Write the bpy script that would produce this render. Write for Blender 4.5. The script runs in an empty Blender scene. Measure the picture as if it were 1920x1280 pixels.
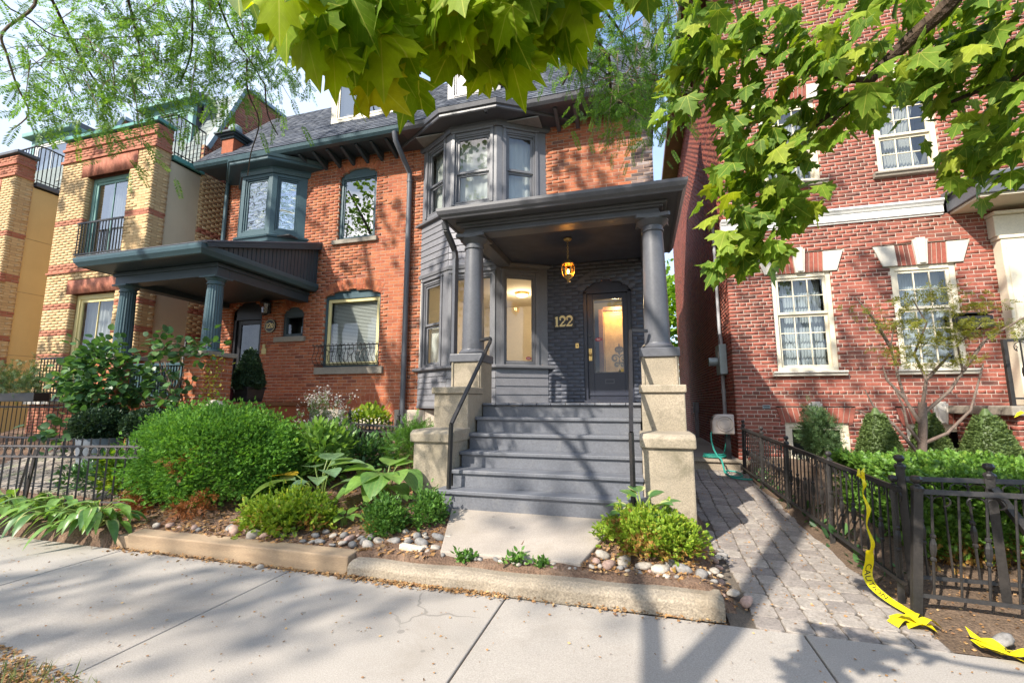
import bpy, bmesh, math, random
import numpy as np
from mathutils import Vector, Matrix
rnd = random.Random(7)
rng = np.random.default_rng(7)
PI = math.pi
SC = bpy.context.scene
COL = SC.collection

# ------------------------------------------------------------------ camera, sky, sun, exposure
CAM_H = 1.45
cam_data = bpy.data.cameras.new('camera')
cam_data.sensor_width = 36.0
cam_data.lens = 36.0 * 835.0 / 1920.0
cam_data.clip_start = 0.05
cam_data.clip_end = 2000.0
cam = bpy.data.objects.new('camera', cam_data)
COL.objects.link(cam)
cam.location = (0, 0, CAM_H)
cam.rotation_euler = (math.radians(90 + 7.749), math.radians(0.0), math.radians(15.869))
SC.camera = cam

SUN_DIR = Vector((0.6, 1.0, -0.95)).normalized()          # the way the light travels
sun_el = math.asin(-SUN_DIR.z)
sun_az = math.atan2(-SUN_DIR.x, -SUN_DIR.y)               # from +Y towards +X
world = bpy.data.worlds.new('World')
SC.world = world
world.use_nodes = True
wn, wl = world.node_tree.nodes, world.node_tree.links
wn.clear()
w_out = wn.new('ShaderNodeOutputWorld')
w_bg = wn.new('ShaderNodeBackground')
w_bg.inputs['Strength'].default_value = 0.15
sky = wn.new('ShaderNodeTexSky')
sky.sky_type = 'NISHITA'
sky.sun_disc = False
sky.sun_elevation = sun_el
sky.sun_rotation = sun_az
sky.air_density = 1.0
sky.dust_density = 2.0
sky.ozone_density = 1.0
# thin bright cloud over the blue, thicker low down
w_tc = wn.new('ShaderNodeTexCoord')
w_map = wn.new('ShaderNodeMapping')
w_map.inputs['Scale'].default_value = (1.0, 1.0, 2.2)
w_map.inputs['Location'].default_value = (0.35, 0.1, 0.0)
w_noise = wn.new('ShaderNodeTexNoise')
w_noise.inputs['Scale'].default_value = 1.6
w_noise.inputs['Detail'].default_value = 7
w_noise.inputs['Roughness'].default_value = 0.55
w_ramp = wn.new('ShaderNodeMapRange')
w_ramp.inputs['From Min'].default_value = 0.44
w_ramp.inputs['From Max'].default_value = 0.64
w_mix = wn.new('ShaderNodeMix')
w_mix.data_type = 'RGBA'
w_mix.inputs[7].default_value = (2.25, 2.7, 3.5, 1)
wl.new(w_tc.outputs['Generated'], w_map.inputs['Vector'])
wl.new(w_map.outputs['Vector'], w_noise.inputs['Vector'])
w_sep = wn.new('ShaderNodeSeparateXYZ')
wl.new(w_tc.outputs['Generated'], w_sep.inputs[0])
w_west = wn.new('ShaderNodeMath')                         # the cloud bank lies to the west
w_west.operation = 'MULTIPLY_ADD'
w_west.inputs[1].default_value = -0.30
wl.new(w_sep.outputs[0], w_west.inputs[0])
wl.new(w_noise.outputs['Fac'], w_west.inputs[2])
wl.new(w_west.outputs[0], w_ramp.inputs['Value'])
wl.new(w_ramp.outputs['Result'], w_mix.inputs[0])
wl.new(sky.outputs['Color'], w_mix.inputs[6])
wl.new(w_mix.outputs[2], w_bg.inputs['Color'])
wl.new(w_bg.outputs['Background'], w_out.inputs['Surface'])

sun_data = bpy.data.lights.new('sun', 'SUN')
sun_data.energy = 3.1
sun_data.angle = math.radians(0.6)
sun_data.color = (1.0, 0.93, 0.82)
sun = bpy.data.objects.new('sun', sun_data)
COL.objects.link(sun)
sun.location = (-12, -18, 20)
sun.rotation_euler = SUN_DIR.to_track_quat('-Z', 'Y').to_euler()

SC.view_settings.view_transform = 'Standard'
SC.view_settings.look = 'None'
SC.view_settings.exposure = 1.5
SC.view_settings.gamma = 1.0
SC.view_settings.use_curve_mapping = False
SC.cycles.max_bounces = 8
SC.cycles.transparent_max_bounces = 16
SC.cycles.diffuse_bounces = 4
SC.cycles.glossy_bounces = 3
SC.cycles.caustics_reflective = False
SC.cycles.caustics_refractive = False
SC.cycles.sample_clamp_indirect = 6.0
SC.cycles.use_denoising = True

# ------------------------------------------------------------------ object helpers
ORIGIN = {}                                               # world location of every Empty root


def thing(name, label, cat, loc=(0, 0, 0), group=None):
    o = bpy.data.objects.new(name, None)
    o.empty_display_size = 0.1
    COL.objects.link(o)
    o.location = loc
    ORIGIN[o.name] = Vector(loc)
    o['label'] = label
    o['category'] = cat
    if group:
        o['group'] = group
    return o


def tag(o, label, cat, group=None):
    o['label'] = label
    o['category'] = cat
    if group:
        o['group'] = group
    return o


def under(o, parent):
    if parent is not None:
        o.parent = parent
        o.matrix_parent_inverse = Matrix.Translation(-ORIGIN.get(parent.name, Vector((0, 0, 0))))
    return o


def obj_from(name, me, m, parent=None, kind=None):
    if m is not None and not me.materials:
        me.materials.append(m)
    o = bpy.data.objects.new(name, me)
    COL.objects.link(o)
    under(o, parent)
    if kind:
        o['kind'] = kind
    return o


def clone(root, delta, label=None, group=None):
    """copy a thing, its parts and their sub-parts; every part's mesh is in world space"""
    d = Vector(delta)
    r = root.copy()
    COL.objects.link(r)
    r.location = root.location + d
    ORIGIN[r.name] = r.location.copy()
    if label:
        r['label'] = label
    if group:
        r['group'] = group

    def rec(src, dst):
        for ch in list(src.children):
            c = ch.copy()
            COL.objects.link(c)
            c.parent = dst
            rec(ch, c)
    rec(root, r)
    return r


class Frame:
    """a vertical working plane: u along it, v out of it towards the viewer, z up"""
    def __init__(s, x, y, x2=None, y2=None, ux=1.0, uy=0.0):
        s.o = np.array([x, y], float)
        if x2 is not None:
            d = np.array([x2 - x, y2 - y], float)
            s.len = float(np.linalg.norm(d))
            d /= s.len
        else:
            d = np.array([ux, uy], float)
            s.len = 1.0
        s.u = d
        s.n = np.array([d[1], -d[0]])
        s.ang = math.atan2(d[1], d[0])

    def pt(s, u, v, z):
        p = s.o + s.u * u + s.n * v
        return (p[0], p[1], z)


IDF = None


class MB:
    def __init__(s, fr=None):
        s.v, s.f, s.fr = [], [], fr

    def add(s, verts, faces):
        b = len(s.v)
        if s.fr is not None:
            verts = [s.fr.pt(*p) for p in verts]
        s.v += [tuple(p) for p in verts]
        s.f += [tuple(i + b for i in q) for q in faces]
        return s

    def box(s, a0, a1, b0, b1, c0, c1):
        v = [(a0, b0, c0), (a1, b0, c0), (a1, b1, c0), (a0, b1, c0), (a0, b0, c1), (a1, b0, c1), (a1, b1, c1), (a0, b1, c1)]
        return s.add(v, [(0, 3, 2, 1), (4, 5, 6, 7), (0, 1, 5, 4), (1, 2, 6, 5), (2, 3, 7, 6), (3, 0, 4, 7)])

    def quad(s, *p):
        return s.add(p, [tuple(range(len(p)))])

    def prism(s, prof, a0, a1, axis=0):
        """profile of 2D points swept along one axis: 0 -> (a, p, q), 1 -> (p, a, q), 2 -> (p, q, a)"""
        n = len(prof)
        mk = {0: lambda a, p: (a, p[0], p[1]), 1: lambda a, p: (p[0], a, p[1]), 2: lambda a, p: (p[0], p[1], a)}[axis]
        v = [mk(a0, p) for p in prof] + [mk(a1, p) for p in prof]
        f = [tuple(range(n))[::-1], tuple(range(n, 2 * n))] + [(i, (i + 1) % n, n + (i + 1) % n, n + i) for i in range(n)]
        return s.add(v, f)

    def lathe(s, prof, cx, cy, seg=24, flute=0.0, nfl=0):
        n = len(prof)
        v = []
        for k in range(seg):
            a = 2 * PI * k / seg
            w = 1.0
            if nfl:
                w = 1.0 - flute * (k % 2)
            for r, z in prof:
                v.append((cx + r * w * math.cos(a), cy + r * w * math.sin(a), z))
        f = []
        for k in range(seg):
            k2 = (k + 1) % seg
            for i in range(n - 1):
                f.append((k * n + i, k2 * n + i, k2 * n + i + 1, k * n + i + 1))
        f.append(tuple(k * n for k in range(seg))[::-1])
        f.append(tuple(k * n + n - 1 for k in range(seg)))
        return s.add(v, f)

    def tube(s, pts, r, seg=6, r2=None, cap=True):
        pts = [Vector(p) for p in pts]
        n = len(pts)
        base = len(s.v)
        v = []
        up = Vector((0.13, 0.21, 1.0))
        ref = None
        for i, p in enumerate(pts):
            d = (pts[min(i + 1, n - 1)] - pts[max(i - 1, 0)])
            if d.length < 1e-9:
                d = Vector((0, 0, 1))
            d.normalize()
            if ref is None:
                ref = d.cross(up)
                if ref.length < 0.05:
                    ref = d.cross(Vector((1, 0, 0)))
            ref = (ref - d * ref.dot(d)).normalized()
            b = d.cross(ref)
            rr = (r[i] if isinstance(r, (list, tuple)) else (r if r2 is None else r + (r2 - r) * i / (n - 1)))
            for k in range(seg):
                a = 2 * PI * (k + 0.5) / seg
                v.append(p + ref * (rr * math.cos(a)) + b * (rr * math.sin(a)))
        f = []
        for i in range(n - 1):
            for k in range(seg):
                k2 = (k + 1) % seg
                f.append((i * seg + k, i * seg + k2, (i + 1) * seg + k2, (i + 1) * seg + k))
        if cap:
            f.append(tuple(range(seg))[::-1])
            f.append(tuple((n - 1) * seg + k for k in range(seg)))
        return s.add(v, f)

    def bar(s, p, q, w, h=None):
        """square bar between two points"""
        h = h or w
        return s.tube([p, q], w * 0.7071, 4)

    def ring(s, c, R, r, e1=(1, 0, 0), e2=(0, 0, 1), seg=14, a0=0.0, a1=2 * PI):
        c, e1, e2 = Vector(c), Vector(e1), Vector(e2)
        n = seg + 1
        pts = [c + e1 * (R * math.cos(a0 + (a1 - a0) * i / seg)) + e2 * (R * math.sin(a0 + (a1 - a0) * i / seg)) for i in range(n)]
        return s.tube(pts, r, 4, cap=False)

    def mesh(s, name, fix=True):
        me = bpy.data.meshes.new(name)
        me.from_pydata(s.v, [], s.f)
        if fix:
            bm = bmesh.new()
            bm.from_mesh(me)
            bmesh.ops.recalc_face_normals(bm, faces=bm.faces)
            bm.to_mesh(me)
            bm.free()
        return me

    def build(s, name, m, parent=None, kind=None, smooth=False, bev=0.0, fix=True):
        me = s.mesh(name, fix)
        if smooth:
            me.polygons.foreach_set('use_smooth', [True] * len(me.polygons))
        o = obj_from(name, me, m, parent, kind)
        if smooth:
            add_auto(o)
        if bev:
            b = o.modifiers.new('bevel', 'BEVEL')
            b.width = bev
            b.segments = 2
            b.limit_method = 'ANGLE'
        return o


def add_auto(o, ang=40):
    me = o.data
    sharp = math.radians(ang)
    bm = bmesh.new()
    bm.from_mesh(me)
    for e in bm.edges:
        if len(e.link_faces) == 2 and e.calc_face_angle(0) > sharp:
            e.smooth = False
    bm.to_mesh(me)
    bm.free()


def np_mesh(name, V, F, uv=None):
    """V (n,3) float, F (m,k) int of one face size"""
    V = np.asarray(V, np.float32)
    F = np.asarray(F, np.int32)
    me = bpy.data.meshes.new(name)
    me.vertices.add(len(V))
    me.vertices.foreach_set('co', V.ravel())
    k = F.shape[1]
    me.loops.add(F.size)
    me.loops.foreach_set('vertex_index', F.ravel())
    me.polygons.add(len(F))
    me.polygons.foreach_set('loop_start', np.arange(0, F.size, k, dtype=np.int32))
    me.polygons.foreach_set('loop_total', np.full(len(F), k, np.int32))
    if uv is not None:
        l = me.uv_layers.new(name='UVMap')
        l.data.foreach_set('uv', np.asarray(uv, np.float32)[F.ravel()].ravel())
    me.update(calc_edges=True)
    return me


def scatter(name, tmpl, pos, rot, size, m, parent=None, kind='stuff'):
    """many copies of one small template joined in one mesh; rot (n,3,3)"""
    tv, tf = np.asarray(tmpl[0], float), np.asarray(tmpl[1], int)
    n, k = len(pos), len(tv)
    size = np.broadcast_to(np.asarray(size, float), (n,))
    V = np.einsum('nij,kj->nki', rot, tv) * size[:, None, None] + np.asarray(pos)[:, None, :]
    F = (tf[None] + (np.arange(n) * k)[:, None, None]).reshape(-1, tf.shape[1])
    uv = np.tile(tv[:, :2], (n, 1))
    me = np_mesh(name, V.reshape(-1, 3), F, uv)
    return obj_from(name, me, m, parent, kind)


def rots(n, dirs=None, spread=1.0, g=None):
    """rotation matrices: local y (leaf tip) along dirs + jitter, local z (leaf face) up-ish"""
    g = g or rng
    y = g.normal(size=(n, 3)) * spread
    if dirs is not None:
        y = y + np.asarray(dirs)
    y /= np.linalg.norm(y, axis=1)[:, None] + 1e-9
    a = g.normal(size=(n, 3)) * 0.6 + np.array([0, 0, 1.0])
    x = np.cross(y, a)
    x /= np.linalg.norm(x, axis=1)[:, None] + 1e-9
    z = np.cross(x, y)
    return np.stack([x, y, z], axis=2)


# leaf templates: base at the origin, tip along +y, face +z
BLADE = ([(0, 0, 0), (.24, .3, .05), (.2, .68, .05), (0, 1, -.04), (-.2, .68, .05), (-.24, .3, .05), (0, .5, 0)],
         [(0, 1, 6), (1, 2, 6), (2, 3, 6), (3, 4, 6), (4, 5, 6), (5, 0, 6)])
CHIP = ([(0, 0, 0), (.3, .5, .06), (0, 1, 0), (-.3, .5, .06)], [(0, 1, 2), (0, 2, 3)])
ROUND = ([(0, 0, 0), (.34, .12, .05), (.46, .45, .07), (.28, .8, .02), (0, 1, -.06), (-.28, .8, .02), (-.46, .45, .07), (-.34, .12, .05), (0, .45, 0)],
         [(i, (i + 1) % 8, 8) for i in range(8)])


def join_t(parts):
    V, F = [], []
    for tv, tf, M in parts:
        b = len(V)
        V += [tuple(M @ Vector(p)) for p in tv]
        F += [tuple(i + b for i in q) for q in tf]
    return V, F


def _sprig(n, w, fan=70, ln=.5, lift=12, seed=1):
    r = random.Random(seed)
    out = []
    for i in range(n):
        t = i / max(1, n - 1)
        s = -1 if i % 2 else 1
        a = math.radians(s * fan * (1 - .6 * t) + r.uniform(-10, 10))
        M = Matrix.Translation((0, t * .75, r.uniform(-.03, .03))) @ Matrix.Rotation(-a, 4, 'Z') @ Matrix.Rotation(math.radians(lift + r.uniform(-15, 15)), 4, 'X') @ Matrix.Diagonal((w, ln, ln, 1))
        out.append((CHIP[0], CHIP[1], M))
    return join_t(out)


SPRIG = _sprig(9, .22, 65, .5)
TUFT = _sprig(7, .75, 80, .55, 25, 3)


def _frond(n=15, seed=2):
    r = random.Random(seed)
    out = [([(-.006, 0, 0), (.006, 0, 0), (.003, 1, -.12), (-.003, 1, -.12)], [(0, 1, 2), (0, 2, 3)], Matrix.Identity(4))]
    for i in range(n):
        t = .12 + .86 * i / (n - 1)
        for s in (-1, 1):
            a = math.radians(s * r.uniform(55, 75))
            M = Matrix.Translation((0, t, -.12 * t * t)) @ Matrix.Rotation(-a, 4, 'Z') @ Matrix.Rotation(math.radians(r.uniform(-30, 10)), 4, 'X') @ Matrix.Diagonal((.09, .19 * (1 - .35 * abs(2 * t - 1)), .1, 1))
            out.append((CHIP[0], CHIP[1], M))
    return join_t(out)


FROND = _frond()
_half = [(.04, -.02), (.24, -.05), (.47, -.11), (.44, .04), (.39, .12), (.58, .16), (.82, .37), (.64, .40), (.61, .56), (.46, .50), (.34, .53), (.30, .64), (.37, .80), (.20, .80), (.11, .93)]
_ring = [(0, 0)] + _half + [(0, 1.1)] + [(-x, y) for x, y in _half[::-1]]


def maple_template(bend=.25, fold=.12, seed=0):
    r = random.Random(seed)
    V = []
    for x, y in _ring:
        x, y = x + r.uniform(-.015, .015), y + r.uniform(-.015, .015)
        V.append((x, y, -bend * y * y - fold * abs(x) + .25 * x * x * r.uniform(-.6, .6)))
    V.append((0, .28, .03))
    n = len(_ring)
    return V, [(i, (i + 1) % n, n) for i in range(n)]


MAPLE = maple_template()
# ------------------------------------------------------------------ materials
def _new(name):
    m = bpy.data.materials.new(name)
    m.use_nodes = True
    nt = m.node_tree
    nt.nodes.clear()
    out = nt.nodes.new('ShaderNodeOutputMaterial')
    return m, nt, out


def _noise(nt, scale, detail=4, rough=.55, coord='Object', stretch=None):
    tc = nt.nodes.new('ShaderNodeNewGeometry') if coord == 'World' else nt.nodes.new('ShaderNodeTexCoord')
    src = tc.outputs['Position'] if coord == 'World' else tc.outputs[coord]
    if stretch:
        mp = nt.nodes.new('ShaderNodeMapping')
        mp.inputs['Scale'].default_value = stretch
        nt.links.new(src, mp.inputs['Vector'])
        src = mp.outputs['Vector']
    n = nt.nodes.new('ShaderNodeTexNoise')
    n.inputs['Scale'].default_value = scale
    n.inputs['Detail'].default_value = detail
    n.inputs['Roughness'].default_value = rough
    nt.links.new(src, n.inputs['Vector'])
    return n


def _range(nt, src, a, b, lo=0.0, hi=1.0):
    r = nt.nodes.new('ShaderNodeMapRange')
    r.inputs['From Min'].default_value = a
    r.inputs['From Max'].default_value = b
    r.inputs['To Min'].default_value = lo
    r.inputs['To Max'].default_value = hi
    nt.links.new(src, r.inputs['Value'])
    return r.outputs['Result']


def _mix(nt, fac, a, b, mode='MIX'):
    m = nt.nodes.new('ShaderNodeMix')
    m.data_type = 'RGBA'
    m.blend_type = mode
    for sock, val in ((m.inputs[0], fac), (m.inputs[6], a), (m.inputs[7], b)):
        if hasattr(val, 'links'):
            nt.links.new(val, sock)
        elif isinstance(val, (int, float)):
            sock.default_value = val
        else:
            sock.default_value = (*val, 1) if len(val) == 3 else val
    return m.outputs[2]


def _math(nt, op, a, b=None, clamp=False):
    n = nt.nodes.new('ShaderNodeMath')
    n.operation = op
    n.use_clamp = clamp
    for i, val in enumerate((a, b)):
        if val is None:
            continue
        if hasattr(val, 'links'):
            nt.links.new(val, n.inputs[i])
        else:
            n.inputs[i].default_value = val
    return n.outputs[0]


def _bump(nt, h, strength, dist=.01):
    b = nt.nodes.new('ShaderNodeBump')
    b.inputs['Strength'].default_value = strength
    b.inputs['Distance'].default_value = dist
    nt.links.new(h, b.inputs['Height'])
    return b.outputs['Normal']


def surf(name, c, c2=None, rough=.6, patch=2.0, fine=60.0, fine_amt=.25, bump=.3, bdist=.004, dirt=None, dirt_at=(.55, .75), metal=0.0, spec=.4, stretch=None, dirt_scale=None, spots=0.0, streak=None):
    """painted, stone or metal surface: two tones in soft patches, fine grain, stains, relief"""
    m, nt, out = _new(name)
    p = nt.nodes.new('ShaderNodeBsdfPrincipled')
    c2 = c2 or tuple(x * .72 for x in c)
    n1 = _noise(nt, patch, 5, .6, 'World', stretch)
    n2 = _noise(nt, fine, 3, .6, 'World', stretch)
    base = _mix(nt, _range(nt, n1.outputs['Fac'], .35, .68), c, c2)
    g = _range(nt, n2.outputs['Fac'], .3, .7, 1 - fine_amt, 1 + fine_amt * .6)
    cg = nt.nodes.new('ShaderNodeCombineColor')
    for i in range(3):
        nt.links.new(g, cg.inputs[i])
    base = _mix(nt, 1.0, base, cg.outputs[0], 'MULTIPLY')
    if dirt:
        n3 = _noise(nt, dirt_scale or patch * .7, 6, .7, 'World')
        n3.inputs['Distortion'].default_value = .6
        base = _mix(nt, _range(nt, n3.outputs['Fac'], dirt_at[0], dirt_at[1], 0, .85), base, dirt)
    if streak:
        n5 = _noise(nt, 3.0, 5, .65, 'World', (1, 1, .12))
        base = _mix(nt, _range(nt, n5.outputs['Fac'], .52, .78, 0, .6), base, streak)
    if spots:
        vo = nt.nodes.new('ShaderNodeTexVoronoi')
        vo.inputs['Scale'].default_value = spots
        ge = nt.nodes.new('ShaderNodeNewGeometry')
        nt.links.new(ge.outputs['Position'], vo.inputs['Vector'])
        sp = nt.nodes.new('ShaderNodeSeparateColor')
        nt.links.new(vo.outputs['Color'], sp.inputs[0])
        rad = _math(nt, 'MULTIPLY', _range(nt, sp.outputs[0], .55, 1.0, 0.0, .16), 1.0)
        base = _mix(nt, _math(nt, 'MULTIPLY', _math(nt, 'LESS_THAN', vo.outputs['Distance'], rad), .45), base, tuple(x * .35 for x in c))
        # hairline cracks here and there
        n7 = _noise(nt, 1.1, 4, .6, 'World')
        mx_ = nt.nodes.new('ShaderNodeMix')
        mx_.data_type = 'VECTOR'
        mx_.inputs[0].default_value = .35
        nt.links.new(ge.outputs['Position'], mx_.inputs[4])
        nt.links.new(n7.outputs['Color'], mx_.inputs[5])
        v2 = nt.nodes.new('ShaderNodeTexVoronoi')
        v2.feature = 'DISTANCE_TO_EDGE'
        v2.inputs['Scale'].default_value = .75
        nt.links.new(mx_.outputs[1], v2.inputs['Vector'])
        n8 = _noise(nt, .8, 2, .5, 'World')
        ck = _math(nt, 'MULTIPLY', _range(nt, v2.outputs['Distance'], .0015, .0045, 1, 0), _range(nt, n8.outputs['Fac'], .57, .63))
        base = _mix(nt, _math(nt, 'MULTIPLY', ck, .5), base, tuple(x * .3 for x in c))
        n6 = _noise(nt, 420, 2, .5, 'World')
        base = _mix(nt, _range(nt, n6.outputs['Fac'], .60, .70, 0, .45), base, tuple(x * .45 for x in c))
    nt.links.new(base, p.inputs['Base Color'])
    p.inputs['Roughness'].default_value = rough
    nt.links.new(_range(nt, n2.outputs['Fac'], .2, .8, max(0, rough - .08), min(1, rough + .1)), p.inputs['Roughness'])
    p.inputs['Metallic'].default_value = metal
    p.inputs['Specular IOR Level'].default_value = spec
    if bump:
        nt.links.new(_bump(nt, n2.outputs['Fac'], bump, bdist), p.inputs['Normal'])
    nt.links.new(p.outputs[0], out.inputs[0])
    return m


def island(nt):
    """one random number per loose piece, whether it is its own object or joined with others"""
    g = nt.nodes.new('ShaderNodeNewGeometry')
    o = nt.nodes.new('ShaderNodeObjectInfo')
    return _math(nt, 'FRACT', _math(nt, 'ADD', g.outputs['Random Per Island'], o.outputs['Random']))


def ramp(nt, fac, cols):
    r = nt.nodes.new('ShaderNodeValToRGB')
    r.color_ramp.interpolation = 'LINEAR'
    els = r.color_ramp.elements
    while len(els) < len(cols):
        els.new(.5)
    for e, (pos, c) in zip(els, cols):
        e.position = pos
        e.color = (*c, 1)
    nt.links.new(fac, r.inputs[0])
    return r.outputs[0]


def pieces(name, cols, rough=.8, fine=90.0, amt=.3, bump=.5, stain=None, stain_at=(.58, .75), stain_scale=1.2, spec=.25):
    """bricks, stones, pavers, shingles: each piece its own tone from a ramp, with grain on it"""
    m, nt, out = _new(name)
    p = nt.nodes.new('ShaderNodeBsdfPrincipled')
    base = ramp(nt, island(nt), cols)
    n2 = _noise(nt, fine, 4, .65, 'World')
    n4 = _noise(nt, fine * .22, 3, .6, 'World')
    g = _range(nt, n2.outputs['Fac'], .3, .72, 1 - amt, 1 + amt * .7)
    g = _math(nt, 'MULTIPLY', g, _range(nt, n4.outputs['Fac'], .3, .7, 1 - amt * .6, 1 + amt * .5))
    cg = nt.nodes.new('ShaderNodeCombineColor')
    for i in range(3):
        nt.links.new(g, cg.inputs[i])
    base = _mix(nt, 1.0, base, cg.outputs[0], 'MULTIPLY')
    if stain:
        n3 = _noise(nt, stain_scale, 6, .72, 'World')
        base = _mix(nt, _range(nt, n3.outputs['Fac'], stain_at[0], stain_at[1], 0, .7), base, stain)
    nt.links.new(base, p.inputs['Base Color'])
    p.inputs['Roughness'].default_value = rough
    p.inputs['Specular IOR Level'].default_value = spec
    nt.links.new(_bump(nt, n2.outputs['Fac'], bump, .006), p.inputs['Normal'])
    nt.links.new(p.outputs[0], out.inputs[0])
    return m


def leafy(name, cols, trans=.35, rough=.45, gloss=.3, vein=None, tcol=None, edge=None):
    """leaves: a tone per leaf, light through them, optional veins and pale margins from the leaf's own uv"""
    m, nt, out = _new(name)
    p = nt.nodes.new('ShaderNodeBsdfPrincipled')
    col = ramp(nt, island(nt), cols)
    if vein or edge:
        uv = nt.nodes.new('ShaderNodeUVMap')
        sx = nt.nodes.new('ShaderNodeSeparateXYZ')
        nt.links.new(uv.outputs[0], sx.inputs[0])
        x, y = sx.outputs[0], sx.outputs[1]
    if vein == 'palm':
        ang = _math(nt, 'ABSOLUTE', _math(nt, 'ARCTAN2', x, _math(nt, 'ADD', y, .02)))
        rad = _math(nt, 'SQRT', _math(nt, 'ADD', _math(nt, 'MULTIPLY', x, x), _math(nt, 'MULTIPLY', y, y)))
        d = None
        for a0 in (0.0, 0.72, 1.55):
            e = _math(nt, 'MULTIPLY', _math(nt, 'ABSOLUTE', _math(nt, 'SUBTRACT', ang, a0)), rad)
            d = e if d is None else _math(nt, 'MINIMUM', d, e)
        # side veins, slanting off the main ones
        sv = _math(nt, 'PINGPONG', _math(nt, 'ADD', _math(nt, 'MULTIPLY', rad, 1.0), _math(nt, 'MULTIPLY', d, -1.3)), .075)
        sv = _range(nt, sv, .0, .008, .4, 0)
        v = _math(nt, 'MAXIMUM', _range(nt, d, .004, .016, 1, 0), sv)
        col = _mix(nt, _math(nt, 'MULTIPLY', v, .75), col, (.50, .52, .10))
    elif vein == 'par':
        ax = _math(nt, 'ABSOLUTE', x)
        q = _math(nt, 'PINGPONG', _math(nt, 'DIVIDE', ax, _math(nt, 'ADD', _math(nt, 'MULTIPLY', y, _math(nt, 'SUBTRACT', 1.25, y)), .12)), .11)
        col = _mix(nt, _range(nt, q, 0, .05, .5, 0), col, (.22, .30, .08))
    if edge:
        ax = _math(nt, 'ABSOLUTE', x)
        q = _math(nt, 'DIVIDE', ax, _math(nt, 'ADD', _math(nt, 'MULTIPLY', y, _math(nt, 'SUBTRACT', 1.0, y)), .06))
        col = _mix(nt, _range(nt, q, 1.1, 1.45), col, edge)
    nz = _noise(nt, 25, 3, .6, 'World')
    g = _range(nt, nz.outputs['Fac'], .3, .7, .78, 1.2)
    cg = nt.nodes.new('ShaderNodeCombineColor')
    for i in range(3):
        nt.links.new(g, cg.inputs[i])
    col = _mix(nt, 1.0, col, cg.outputs[0], 'MULTIPLY')
    nt.links.new(col, p.inputs['Base Color'])
    p.inputs['Roughness'].default_value = rough
    p.inputs['Specular IOR Level'].default_value = gloss
    t = nt.nodes.new('ShaderNodeBsdfTranslucent')
    tc = _mix(nt, 1.0, col, tcol or (1.5, 1.45, .6), 'MULTIPLY')
    nt.links.new(tc, t.inputs['Color'])
    mx = nt.nodes.new('ShaderNodeMixShader')
    mx.inputs[0].default_value = trans
    nt.links.new(p.outputs[0], mx.inputs[1])
    nt.links.new(t.outputs[0], mx.inputs[2])
    nt.links.new(mx.outputs[0], out.inputs[0])
    return m


def glassy(name, tint=(.85, .9, .9), refl=.12, wave=.0, wscale=2.5, rough=0.0, rtint=(1, 1, 1)):
    """window pane: what is behind shows through, the street reflects in it, old glass waves a little"""
    m, nt, out = _new(name)
    tr = nt.nodes.new('ShaderNodeBsdfTransparent')
    tr.inputs['Color'].default_value = (*tint, 1)
    gl = nt.nodes.new('ShaderNodeBsdfGlossy')
    gl.inputs['Roughness'].default_value = rough
    gl.inputs['Color'].default_value = (*rtint, 1)
    lw = nt.nodes.new('ShaderNodeLayerWeight')
    lw.inputs['Blend'].default_value = .5
    fac = _range(nt, _math(nt, 'POWER', lw.outputs['Facing'], 3.5), 0, 1, refl, 1.0)
    if wave:
        n = _noise(nt, wscale, 2, .4, 'World', (1, 1, 3))
        b = _bump(nt, n.outputs['Fac'], wave, .05)
        nt.links.new(b, gl.inputs['Normal'])
    mx = nt.nodes.new('ShaderNodeMixShader')
    nt.links.new(fac, mx.inputs[0])
    nt.links.new(tr.outputs[0], mx.inputs[1])
    nt.links.new(gl.outputs[0], mx.inputs[2])
    nt.links.new(mx.outputs[0], out.inputs[0])
    return m


def glow(name, c, strength):
    m, nt, out = _new(name)
    e = nt.nodes.new('ShaderNodeEmission')
    e.inputs['Color'].default_value = (*c, 1)
    e.inputs['Strength'].default_value = strength
    nt.links.new(e.outputs[0], out.inputs[0])
    return m


def sheer(name, c, alpha=.7, trans=.5):
    """curtain cloth, light passes through it"""
    m, nt, out = _new(name)
    d = nt.nodes.new('ShaderNodeBsdfDiffuse')
    d.inputs['Color'].default_value = (*c, 1)
    t = nt.nodes.new('ShaderNodeBsdfTranslucent')
    t.inputs['Color'].default_value = (*c, 1)
    a = nt.nodes.new('ShaderNodeMixShader')
    a.inputs[0].default_value = trans
    nt.links.new(d.outputs[0], a.inputs[1])
    nt.links.new(t.outputs[0], a.inputs[2])
    tr = nt.nodes.new('ShaderNodeBsdfTransparent')
    mx = nt.nodes.new('ShaderNodeMixShader')
    mx.inputs[0].default_value = alpha
    nt.links.new(tr.outputs[0], mx.inputs[1])
    nt.links.new(a.outputs[0], mx.inputs[2])
    nt.links.new(mx.outputs[0], out.inputs[0])
    return m


M = {}
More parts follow.
